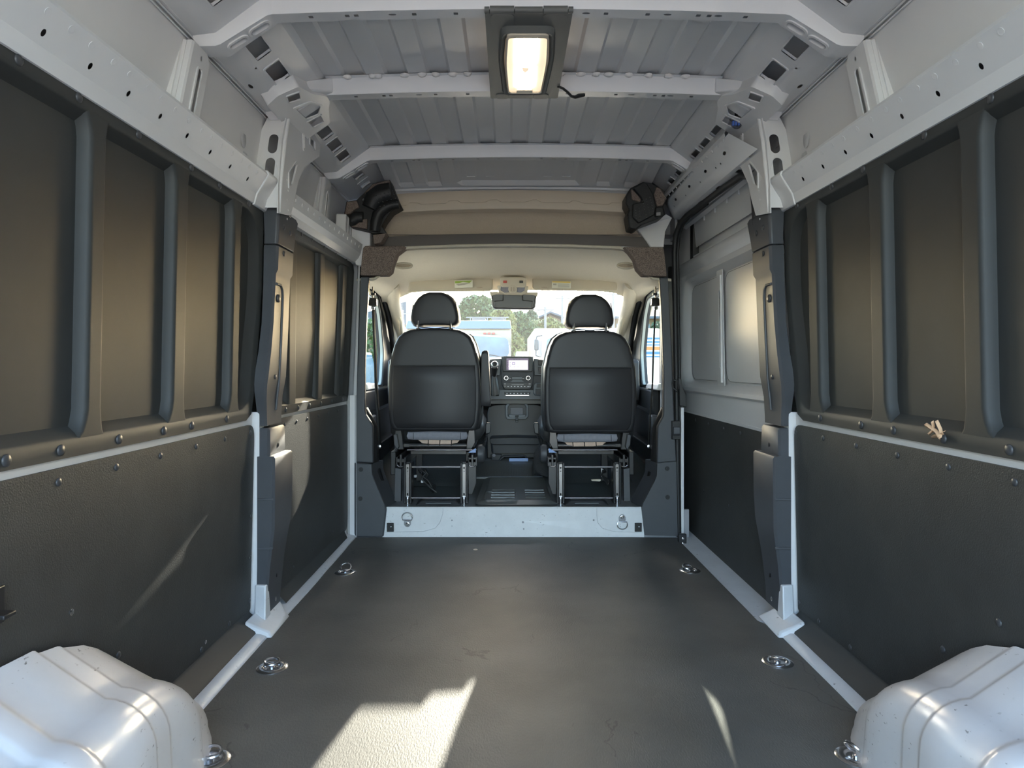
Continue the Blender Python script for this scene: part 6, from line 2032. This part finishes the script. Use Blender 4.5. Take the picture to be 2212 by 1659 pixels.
# gear lever
gx = P(1068.5, 788, 4.44)
gl_ = MB().tube([P(1067.5, 812, 4.47), P(1068, 802, 4.455), P(1068.5, 794, 4.445)], [0.011, 0.017, 0.022], 14)
gk = gl_.build('gear_lever', 'black', t, smooth=60)
M['knobpale'] = mat('pale_satin_knob_ring', (0.55, 0.54, 0.52), 0.3, metal=0.6)
MB().lathe([(0.010, -0.024), (0.021, -0.017), (0.0255, 0.0), (0.022, 0.012), (0.016, 0.018)], gx, (0, -1, 0.35), 20).build('gear_knob', 'knobpale', gk, smooth=70)
MB().lathe([(0.0165, 0.016), (0.014, 0.022), (0, 0.024)], gx, (0, -1, 0.35), 20).build('knob_cap', 'black', gk, smooth=70)
bo_ = MB()
rings = []
for k, (y, r) in enumerate(((811, 0.014), (822, 0.020), (834, 0.024), (846, 0.028), (854, 0.026))):
    c = P(1068 + 0.4 * k, y, 4.49)
    rings.append([(c.x + r * math.cos(a) * (1 + 0.16 * math.sin(4 * a + k)), c.y + r * math.sin(a) * 0.8, c.z + 0.004 * math.sin(3 * a + k)) for a in [2 * math.pi * i / 20 for i in range(20)]])
bo_.loft(rings).build('gear_boot', 'vinyl_lit', gk, smooth=70)
# lower console: black knee panel, cup clip, pocket, foot
kn = slab([(1052, 990), (1052, 892), (1056, 879), (1068, 874), (1110, 871), (1160, 873), (1178, 879), (1180, 990)], 4.62, 4.66, 'knee_panel', 'black', t, 0.006)
pk_ = MB()
pts = [(1058, 950), (1062, 946), (1110, 944.5), (1168, 946), (1172, 950), (1170, 957), (1160, 960), (1066, 960), (1060, 957)]
a0 = [P(x, y, 4.56) for x, y in pts]
pk_.loft([[(p.x, 4.63, p.z + 0.012) for p in a0], [(p.x, 4.575, p.z + 0.004) for p in a0], [tuple(p) for p in a0], [(p.x, 4.565, p.z - 0.004) for p in a0]])
pk_.build('pocket_lip', 'dash', t, smooth=50)
slab([(1060, 958), (1170, 958), (1168, 980), (1062, 980)], 4.585, 4.64, 'pocket_front', 'dash', t, 0.012)
for x in (1083, 1115, 1147):
    rivet(P(x, 947.5, 4.57), (0, -1, 0.6), 0.007, t, 'icon_dim', 'pocket_stud', 0.5)
ft_ = MB().tube([P(1062, 996, 4.57), P(1078, 996, 4.57), P(1084, 990, 4.57), P(1088, 986, 4.57), P(1132, 985, 4.57), P(1137, 990, 4.57), P(1142, 995, 4.57), P(1160, 995, 4.57)], 0.008, 8)
ft_.build('console_lip', 'dash', t, smooth=60)
slab([(1060, 982), (1084, 982), (1079, 995), (1062, 995)], 4.57, 4.60, 'console_foot', 'dash', t, 0.004)
MB().lathe([(0.011, 0), (0.011, 0.004), (0.006, 0.004), (0.006, 0.001), (0, 0.001)], P(1067, 983.5, 4.568), (0, -1, 0), 16).build('console_screw', 'fabric', t)
# cup holder clip
fr_o = [(1092, 900), (1092, 876), (1099, 868), (1136, 868), (1141, 876), (1141, 900), (1136, 906), (1096, 906)]
fr_i = [(1097, 897), (1097, 880), (1102, 873), (1132, 873), (1137, 880), (1137, 897), (1133, 900), (1100, 900)]
c3 = MB()
A = [P(x, y, 4.57) for x, y in fr_o]; B = [P(x, y, 4.57) for x, y in fr_i]
c3.loft([[(p.x, 4.62, p.z) for p in A], [tuple(p) for p in A], [tuple(p) for p in B], [(p.x, 4.62, p.z) for p in B]], True, False, False)
ch = c3.build('cup_clip', 'dashmid', t, bevel=0.003)
slab([(1102, 881), (1104, 880), (1128, 880), (1130, 882), (1130, 896), (1102, 896)], 4.600, 4.615, 'clip_pad', 'tray', ch, 0.002)
slab([(1098, 895.5), (1113, 896.5), (1113, 902), (1100, 901)], 4.56, 4.58, 'clip_finger', 'dashmid', ch, 0.002)
slab([(1120, 896.5), (1136, 895.5), (1134, 901), (1120, 902)], 4.56, 4.58, 'clip_finger', 'dashmid', ch, 0.002)
slab([(1114, 901), (1119, 901), (1120, 908), (1113, 908)], 4.565, 4.58, 'clip_latch', 'dash', ch, 0.002)
slab([(1113.5, 908), (1119.5, 908), (1119, 913), (1114, 913)], 4.60, 4.62, 'clip_latch', 'black', ch, 0.002)

# steering wheel in front of the driver seat
t = thing('steering_wheel', 'black steering wheel in front of the left cab seat', 'steering wheel', (-0.466, 4.42, 0.80))
cw = Vector((-0.466, 4.40, 0.90)); nw = Vector((0, -0.78, 0.62)).normalized(); uw = Vector((1, 0, 0)); vw = nw.cross(uw)
MB().tube([cw + (uw * math.cos(a) + vw * math.sin(a)) * 0.17 for a in [2 * math.pi * i / 36 for i in range(36)]], 0.014, 8, closed=True).build('rim', 'vinyl', t, smooth=60)
MB().lathe([(0.055, -0.02), (0.06, 0.0), (0.05, 0.02), (0, 0.028)], cw, nw, 20).build('hub', 'dash', t, smooth=50)
for a in (0.0, math.pi, -math.pi / 2):
    MB().tube([cw + (uw * math.cos(a) + vw * math.sin(a)) * 0.04, cw + (uw * math.cos(a) + vw * math.sin(a)) * 0.165], [0.018, 0.012], 8).build('spoke', 'dash', t, smooth=60)
MB().tube([cw, cw - nw * 0.25], 0.035, 12).build('column', 'dash', t, smooth=60)

# ================================================================== the yard in front of the van
M['truck_white'] = mat('white_truck_paint', (0.55, 0.53, 0.48), 0.4, coat=0.2)
M['truck_cream'] = mat('cream_truck_body', (0.30, 0.245, 0.17), 0.7)
M['truck_blue'] = mat('pale_blue_roof', (0.10, 0.14, 0.19), 0.5)
M['truck_glass'] = mat('truck_glass', (0.06, 0.12, 0.17), 0.15, spec=0.6, noise=0.3, nscale=1.2)
M['leaf_a'] = mat('green_leaves', (0.050, 0.085, 0.018), 0.6, noise=0.35, nscale=3)
M['leaf_b'] = mat('yellow_green_leaves', (0.12, 0.125, 0.022), 0.6, noise=0.35, nscale=3)
M['leaf_c'] = mat('dark_green_leaves', (0.030, 0.058, 0.016), 0.6, noise=0.35, nscale=3)
M['bark'] = mat('brown_bark', (0.06, 0.045, 0.03), 0.9, noise=0.3, nscale=10)
M['roof_blue'] = mat('blue_grey_metal_roof', (0.055, 0.07, 0.085), 0.7)
M['brick_tan'] = mat('tan_brick_gable', (0.12, 0.085, 0.045), 0.85, noise=0.2, nscale=6)
M['pole'] = mat('grey_pole', (0.20, 0.19, 0.18), 0.7)
M['car_blue'] = mat('pale_blue_car_paint', (0.18, 0.24, 0.32), 0.3, coat=0.5)
M['rubber'] = mat('tyre_rubber', (0.015, 0.015, 0.015), 0.8)
M['sign_blue'] = mat('blue_sign_print', (0.05, 0.14, 0.36), 0.5)
M['sign_orange'] = mat('orange_sign_print', (0.50, 0.15, 0.03), 0.5)
G = -0.62


def wheel(x, y, r, w, par):
    MB().lathe([(r * 0.6, 0), (r, 0.02), (r, w - 0.02), (r * 0.6, w)], (x, y, G + r), (1, 0, 0), 20).build('wheel', 'rubber', par, smooth=40)


# camper-like truck facing the van, behind the left seat
t = thing('parked_truck', 'cream box truck with pale blue roof edge, seen between the seats on the left', 'truck', (-1.25, 16, G))
Yt = 15.0
xl, xr = -2.40, 0.015
bx = MB().hexa([(xl, 15.6, -0.2), (xr, 15.6, -0.2), (xr, 20.5, -0.2), (xl, 20.5, -0.2)], [(xl, 15.6, 1.74), (xr, 15.6, 1.74), (xr, 20.5, 1.74), (xl, 20.5, 1.74)])
bx.build('box_body', 'truck_cream', t, bevel=0.05)
MB().hexa([(xl, 15.55, 1.74), (xr, 15.55, 1.74), (xr, 20.5, 1.74), (xl, 20.5, 1.74)], [(xl + 0.03, 15.75, 1.94), (xr - 0.02, 15.75, 1.94), (xr - 0.02, 20.4, 1.94), (xl + 0.03, 20.4, 1.94)]).build('roof_edge', 'truck_blue', t, bevel=0.02)
cabp = [(-2.30, -0.1), (-0.02, -0.1), (0.0, 0.4), (0.0, 1.25), (-0.04, 1.42), (-0.25, 1.56), (-1.15, 1.62), (-2.05, 1.56), (-2.28, 1.42), (-2.32, 1.25), (-2.32, 0.4)]
MB().loft([[(x, 15.05, z) for x, z in cabp], [(x, 15.65, z) for x, z in cabp]]).build('cab', 'truck_white', t, bevel=0.05)
wsn = rpoly([(-2.24, 1.06), (-0.12, 1.06), (-0.04, 1.16), (-0.05, 1.46), (-0.14, 1.52), (-1.15, 1.57), (-2.12, 1.52), (-2.24, 1.46)], 0.06)
MB().plate(wsn, [], lambda u, v, d: (u, 15.03 - d, v), 0.02).build('windscreen', 'truck_glass', t)
MB().tube([(-0.95, 15.0, 1.08), (-0.45, 15.0, 1.14), (-0.15, 15.0, 1.08)], 0.01, 6).build('wiper', 'black', t)
MB().hexa([(-2.3, 14.6, 0.2), (0.0, 14.6, 0.2), (0.02, 15.1, 0.2), (-2.32, 15.1, 0.2)], [(-2.25, 14.65, 0.92), (-0.05, 14.65, 0.92), (0.0, 15.1, 1.04), (-2.3, 15.1, 1.04)]).build('bonnet', 'truck_white', t, bevel=0.05)
MB().box(-2.25, -0.05, 14.55, 14.62, -0.25, 0.2).build('bumper', 'pole', t, bevel=0.03)
for px in (1047, 1056.5, 1066):
    q = P(px, 720.5, 15.5)
    MB().box(q.x - 0.03, q.x + 0.03, 15.5, 15.62, q.z - 0.015, q.z + 0.02).build('marker_lamp', 'red', t, bevel=0.01)
rk = MB()
for x in (-0.95, -0.55, -0.12):
    rk.tube([(x, 16.2, 1.94), (x, 16.2, 2.05)], 0.015, 6)
rk.tube([(-1.05, 16.2, 2.04), (-0.05, 16.2, 2.04)], 0.018, 6)
rk.tube([(-1.05, 17.2, 2.02), (-0.05, 17.2, 2.02)], 0.018, 6)
rk.box(-0.92, -0.60, 16.3, 17.0, 1.96, 2.03)
rk.box(-0.45, -0.15, 16.3, 17.0, 1.96, 2.05)
rk.build('roof_rack', 'pole', t, bevel=0.005)
for x in (-2.25, -0.28):
    wheel(x, 15.4, 0.38, 0.25, t); wheel(x, 19.3, 0.38, 0.25, t)

# white truck on the right
t = thing('parked_truck', 'white truck with a dark door mirror, seen left of the right headrest', 'truck', (1.6, 14, G))
xl = P(1154, 710, 13.6).x
MB().box(xl, xl + 2.5, 13.6, 18.6, -0.2, P(1154, 709, 13.6).z).build('box_body', 'truck_white', t, bevel=0.04)
xa = P(1167, 740, 13.0).x
cabp = [(xa, -0.1), (xa + 2.0, -0.1), (xa + 2.0, 1.30), (xa + 1.85, 1.48), (xa + 0.2, 1.48), (xa + 0.06, 1.36), (xa, 1.0)]
MB().loft([[(x, 13.0, z) for x, z in cabp], [(x, 13.7, z) for x, z in cabp]]).build('cab', 'truck_white', t, bevel=0.05)
wsn = rpoly([(xa + 0.09, 1.0), (xa + 1.9, 1.0), (xa + 1.84, 1.42), (xa + 0.13, 1.42)], 0.07)
MB().plate(wsn, [], lambda u, v, d: (u, 12.97 - d, v), 0.02).build('windscreen', 'truck_glass', t)
MB().box(xa + 0.02, xa + 1.98, 12.6, 13.05, 0.1, 0.95).build('bonnet', 'truck_white', t, bevel=0.06)
q = P(1158, 745, 12.8)
MB().box(q.x - 0.035, q.x + 0.045, 12.75, 12.85, q.z - 0.105, q.z + 0.105).build('door_mirror', 'mirror', t, bevel=0.02)
MB().tube([q + Vector((0, 0.05, 0.10)), q + Vector((0.02, 0.05, 0.16)), q + Vector((0.12, 0.1, 0.18))], 0.012, 6).build('mirror_arm', 'black', t)
MB().tube([q + Vector((0, 0.05, -0.10)), q + Vector((0.0, 0.05, -0.20)), q + Vector((0.12, 0.1, -0.24))], 0.012, 6).build('mirror_arm', 'black', t)
for dx in (0.0, 0.035):
    MB().box(xa - 0.03 + dx, xa - 0.015 + dx, 13.02, 13.06, 0.95, 1.38).build('door_line', 'pole', t, smooth=0)
MB().box(P(1148, 740, 15).x, xl + 0.02, 14.6, 14.8, 0.4, 1.36).build('rear_panel', 'truck_cream', t, bevel=0.02)
for x in (xa + 0.05, xa + 1.7):
    wheel(x, 13.3, 0.36, 0.24, t); wheel(x, 17.4, 0.36, 0.24, t)

# small car between the trucks
t = thing('parked_car', 'small pale blue car far away between the two trucks', 'car', (0.95, 30, G))
q = P(1138, 760, 30.0)
sec = lambda w, z0, z1, y: [(q.x - w, y, z0), (q.x + w, y, z0), (q.x + w, y, z1), (q.x - w, y, z1)]
MB().loft([sec(0.55, -0.4, 0.75, 29.6), sec(0.62, -0.4, 0.95, 30.4), sec(0.62, -0.4, 1.0, 33.5), sec(0.58, -0.4, 0.9, 34.0)]).build('car_body', 'truck_white', t, bevel=0.08)
MB().loft([sec(0.50, 0.95, 1.02, 30.6), sec(0.46, 0.95, 1.55, 31.4), sec(0.46, 0.95, 1.55, 33.0), sec(0.5, 0.95, 1.02, 33.6)]).build('car_cabin', 'car_blue', t, bevel=0.06)
MB().plate([(q.x - 0.42, 1.02), (q.x + 0.42, 1.02), (q.x + 0.38, 1.48), (q.x - 0.38, 1.48)], [], lambda u, v, d: (u, 30.58 + (v - 1.0) * 1.45 - d, v), 0.02).build('windscreen', 'truck_glass', t)
for x in (q.x - 0.62, q.x + 0.42):
    wheel(x, 30.4, 0.30, 0.2, t); wheel(x, 33.2, 0.30, 0.2, t)


# ------------------------------------------------------------------ trees and shrubs
def make_tree(name, label, cx, cy, blobs, leaf, n, size, trunk_h, group=None, seed=1):
    rnd = random.Random(seed)
    t = thing(name, label, 'tree' if 'tree' in name else 'shrub', (cx, cy, G), group)
    m = MB()
    tot = sum(b[3] * b[4] for b in blobs)
    for (bx_, by_, bz_, rx, rz) in blobs:
        k = int(2.6 * n * rx * rz / tot)
        for _ in range(k):
            u = rnd.uniform(-1, 1); a = rnd.uniform(0, 2 * math.pi)
            rr = rnd.uniform(0.55, 1.0) ** 0.5
            s_ = math.sqrt(1 - u * u)
            p = Vector((cx + bx_ + rx * rr * s_ * math.cos(a), cy + by_ + rx * 0.8 * rr * s_ * math.sin(a), bz_ + rz * rr * u))
            if p.z < G + 0.05:
                continue
            d1 = Vector((rnd.uniform(-1, 1), rnd.uniform(-1, 1), rnd.uniform(-1, 1))).normalized()
            d2 = d1.orthogonal().normalized()
            sz = 1.35 * size * rnd.uniform(0.6, 1.3)
            m.add([p - d1 * sz, p + d2 * sz * 0.62, p + d1 * sz, p - d2 * sz * 0.62], [(0, 1, 2, 3)])
    me_ = bpy.data.meshes.new('crown')
    me_.from_pydata(m.v, [], m.f)
    me_.materials.append(M[leaf])
    o = bpy.data.objects.new('crown', me_)
    COL.objects.link(o)
    o.parent = t
    o.matrix_parent_inverse = Matrix.Translation(-t.location)
    MB().tube([(cx, cy, G), (cx + 0.05, cy, G + trunk_h * 0.5), (cx - 0.05, cy, G + trunk_h)], [0.14, 0.11, 0.05], 8).build('trunk', 'bark', t, smooth=60)
    return t


c = P(1030, 668, 38.0)
make_tree('leafy_tree', 'round green tree rising behind the cream truck', c.x, 38.0, [(0, 0, c.z - 0.2, 1.15, 1.0), (-0.7, 0.3, c.z - 0.6, 0.8, 0.7), (0.75, 0.2, c.z - 0.7, 0.8, 0.7), (0.2, 0, c.z - 1.4, 1.6, 1.0)], 'leaf_a', 2600, 0.11, 3.4, seed=2)
c = P(1085, 700, 36.0)
make_tree('leafy_tree', 'yellow green tree left of centre in the windscreen view', c.x, 36.0, [(0, 0, c.z, 0.75, 0.85), (0.3, 0.2, c.z - 1.2, 0.9, 0.9), (-0.2, 0, c.z - 0.9, 0.9, 1.2)], 'leaf_b', 1700, 0.10, 2.6, seed=3)
c = P(1122, 712, 37.5)
make_tree('leafy_tree', 'dark green tree in the middle of the windscreen view', c.x, 37.5, [(0, 0, c.z + 0.1, 0.7, 0.9), (0, 0, c.z - 1.2, 0.9, 1.2), (0.6, 0, c.z - 0.3, 0.5, 0.7)], 'leaf_a', 1700, 0.10, 2.6, seed=4)
c = P(1162, 714, 41.0)
make_tree('leafy_tree', 'bushy yellow green tree above the white truck', c.x, 41.0, [(0, 0, c.z, 0.85, 0.62), (0.7, 0, c.z + 0.15, 0.7, 0.6), (1.2, 0, c.z - 0.4, 0.8, 0.8), (0.2, 0, c.z - 1.0, 1.2, 1.0)], 'leaf_b', 1900, 0.10, 2.3, seed=5)
c = P(1148, 668, 45.0)
make_tree('fir_tree', 'small dark fir tip in front of the blue roof', c.x, 45.0, [(0, 0, c.z, 0.14, 0.5), (0, 0, c.z - 0.5, 0.4, 0.4), (0, 0, c.z - 1.1, 0.7, 0.6), (0, 0, c.z - 2.2, 0.9, 0.9)], 'leaf_c', 800, 0.10, 3.0, seed=6)
make_tree('roadside_shrub', 'green shrub low between the two trucks', P(1118, 760, 40).x, 40.0, [(0, 0, 0.3, 0.9, 0.9), (0.9, 0.5, 0.2, 0.8, 0.8)], 'leaf_c', 900, 0.09, 0.8, seed=7)
c = P(880, 712, 24.0)
make_tree('roadside_shrub', 'green shrub at the left edge of the windscreen view', c.x, 24.0, [(0, 0, 0.9, 0.9, 1.1), (-0.9, 0, 0.6, 0.9, 0.9)], 'leaf_a', 900, 0.08, 1.2, seed=8)
c = P(1340, 712, 24.0)
make_tree('roadside_shrub', 'green shrub at the right edge of the windscreen view', c.x, 24.0, [(0, 0, 1.0, 0.9, 1.2), (1.0, 0, 0.6, 0.9, 0.9)], 'leaf_b', 900, 0.08, 1.2, seed=9)
make_tree('roadside_shrub', 'tall green shrub outside the left cab window', -5.4, 26.0, [(0, 0, 1.2, 1.2, 1.5), (1.3, 1, 0.8, 1.0, 1.3)], 'leaf_a', 1200, 0.08, 1.5, seed=10)
make_tree('roadside_shrub', 'tall green shrub outside the right cab window', 7.2, 31.0, [(0, 0, 1.5, 1.2, 1.6), (-1.0, 1, 0.9, 0.7, 1.3)], 'leaf_c', 1200, 0.08, 1.5, seed=11)

# ------------------------------------------------------------------ houses and poles
t = thing('long_building', 'long building with a blue grey sloping roof behind the trees', 'building', (5, 62, G))
a, b = P(1120, 648, 62), P(1420, 646, 62)
rz = a.z
ez = P(1150, 684, 58).z
MB().hexa([(a.x, 57.5, ez), (b.x, 57.5, ez), (b.x, 57.5, ez - 0.2), (a.x, 57.5, ez - 0.2)], [(a.x, 63, rz), (b.x, 63, rz), (b.x, 63, rz - 0.25), (a.x, 63, rz - 0.25)]).build('roof', 'roof_blue', t, smooth=0)
MB().box(a.x + 0.3, b.x - 0.3, 58.2, 63, G, ez).build('wall', 'brick_tan', t, smooth=0)
for k in range(5):
    xx = P(1335, 690, 58).x + 1.1 * k - 1.2
    MB().box(xx, xx + 0.6, 58.1, 58.22, ez - 1.5, ez - 0.6).build('window', 'truck_glass', t, bevel=0.02)
t = thing('gable_house', 'small tan brick house with a pointed gable behind the white truck', 'building', (3.5, 50, G))
ap = P(1188, 677, 50); l_ = P(1163, 688, 50); r_ = P(1216, 687, 50)
bl, brr = P(1170, 690, 50), P(1210, 690, 50)
MB().loft([[(bl.x, 50, G), (brr.x, 50, G), (brr.x, 50, bl.z), (ap.x, 50, ap.z - 0.1), (bl.x, 50, bl.z)], [(bl.x, 56, G), (brr.x, 56, G), (brr.x, 56, bl.z), (ap.x, 56, ap.z - 0.1), (bl.x, 56, bl.z)]]).build('wall', 'brick_tan', t, smooth=0)
for e in (l_, r_):
    MB().hexa([(e.x, 49.5, e.z), (ap.x, 49.5, ap.z), (ap.x, 56.5, ap.z), (e.x, 56.5, e.z)], [(e.x, 49.5, e.z + 0.12), (ap.x, 49.5, ap.z + 0.12), (ap.x, 56.5, ap.z + 0.12), (e.x, 56.5, e.z + 0.12)]).build('roof', 'roof_blue', t, smooth=0)
t = thing('long_building', 'pale building with a low blue roof at the left edge of the windscreen view', 'building', (-8, 52, G))
a, b = P(800, 660, 52), P(886, 654, 52)
MB().hexa([(a.x - 4, 50, 3.4), (b.x, 50, 3.9), (b.x, 57, 4.1), (a.x - 4, 57, 3.6)], [(a.x - 4, 50, 3.7), (b.x, 50, 5.6), (b.x, 57, 5.8), (a.x - 4, 57, 3.9)]).build('roof', 'roof_blue', t, smooth=0)
MB().box(a.x - 3.8, b.x - 0.3, 50.5, 57, G, 3.5).build('wall', 'brick_tan', t, smooth=0)
for px, ytop, Y, lab in ((1178, 664, 40, 'short grey pole above the white truck'), (1214.5, 640, 42, 'tall grey pole left of the right headrest'), (1325, 631, 40, 'tall pole at the right edge of the windscreen'), (869, 672, 40, 'thin pole at the left edge of the windscreen')):
    tp = P(px, ytop, Y)
    m = MB().tube([(tp.x, Y, G), (tp.x, Y, tp.z)], [0.09, 0.07], 10)
    o = m.build('utility_pole', 'pole', None, smooth=60)
    tag(o, lab, 'pole')
    o2 = MB().tube([(tp.x - 0.5, Y, tp.z - 0.15), (tp.x + 0.5, Y, tp.z - 0.15)], 0.04, 6).build('cross_arm', 'pole', o)
    MB().lathe([(0.08, 0), (0.08, 0.03), (0, 0.06)], (tp.x, Y, tp.z), (0, 0, 1), 10).build('pole_cap', 'pole', o)

# banner outside the right window, vans outside the left window
t = thing('standing_banner', 'white standing banner with blue print and an orange patch outside the right window', 'banner', (1.95, 9, G))
xb = P(1388, 740, 9).x
MB().box(xb, xb + 0.55, 9.0, 9.03, 0.98, 1.33).build('banner_sheet', 'truck_white', t, bevel=0.005)
for k, (z0, z1, m) in enumerate(((1.245, 1.27, 'sign_blue'), (1.20, 1.225, 'sign_blue'), (1.165, 1.18, 'sign_blue'), (1.105, 1.15, 'sign_orange'), (1.05, 1.085, 'sign_blue'), (1.01, 1.03, 'sign_blue'))):
    for j in range(4):
        MB().box(xb + 0.03 + 0.125 * j, xb + 0.13 + 0.125 * j, 8.994, 9.0, z0, z1).build('banner_print', m, t, smooth=0)
for x in (xb + 0.02, xb + 0.53):
    MB().tube([(x, 9.02, G), (x, 9.02, 1.0)], 0.015, 8).build('banner_post', 'pole', t)
for xx, yy, lab in ((-3.4, 11.5, 'white van parked outside the left cab window'), (3.5, 9.4, 'white car parked outside the right cab window')):
    t = thing('parked_car', lab, 'car', (xx, yy, G))
    h = 1.15 if xx < 0 else 0.75
    sec = lambda w, z0, z1, y: [(xx - w, y, z0), (xx + w, y, z0), (xx + w, y, z1), (xx - w, y, z1)]
    MB().loft([sec(0.82, -0.35, 0.35, yy - 2.1), sec(0.88, -0.38, 0.45, yy - 1.2), sec(0.88, -0.38, 0.5, yy + 2.0), sec(0.84, -0.35, 0.4, yy + 2.2)]).build('car_body', 'truck_white', t, bevel=0.08)
    MB().loft([sec(0.80, 0.45, 0.5, yy - 1.2), sec(0.70, 0.45, h, yy - 0.5), sec(0.70, 0.45, h, yy + 1.8), sec(0.78, 0.45, 0.5, yy + 2.1)]).build('car_cabin', 'truck_glass', t, bevel=0.08)
    for x in (xx - 0.9, xx + 0.7):
        wheel(x, yy - 1.4, 0.31, 0.2, t); wheel(x, yy + 1.4, 0.31, 0.2, t)

# ------------------------------------------------------------------ groups of like things
GROUPS = {'floor_lashing_ring': 'lashing rings in the cargo floor', 'step_lashing_ring': 'lashing rings on the white step', 'cab_chair': 'seats in the cab',
          'upper_wall_lining': 'upper wall panels', 'lower_wall_lining': 'lower wall boards', 'pillar_cover': 'middle pillar covers', 'pillar_trim': 'door pillar trims',
          'wheel_arch_cover': 'wheel arch covers', 'felt_block': 'felt blocks above the cab opening', 'corner_duct': 'ducts in the roof corners', 'sun_visor': 'sun visors',
          'seat_belt': 'seat belts', 'windscreen_pillar': 'windscreen pillar linings', 'corner_bracket': 'brackets at the step ends', 'footwell_mat': 'cab floor mats',
          'wire_tangle': 'wires under the seats', 'seat_plinth': 'plinths under the seats', 'parked_truck': 'trucks in the yard', 'parked_car': 'cars in the yard',
          'leafy_tree': 'trees beyond the yard', 'roadside_shrub': 'shrubs around the yard', 'utility_pole': 'poles beyond the yard', 'long_building': 'long buildings behind the yard'}
for o in bpy.data.objects:
    if o.parent is None and o.get('category'):
        g = GROUPS.get(o.name.split('.')[0])
        if g:
            o['group'] = g
bpy.context.view_layer.update()
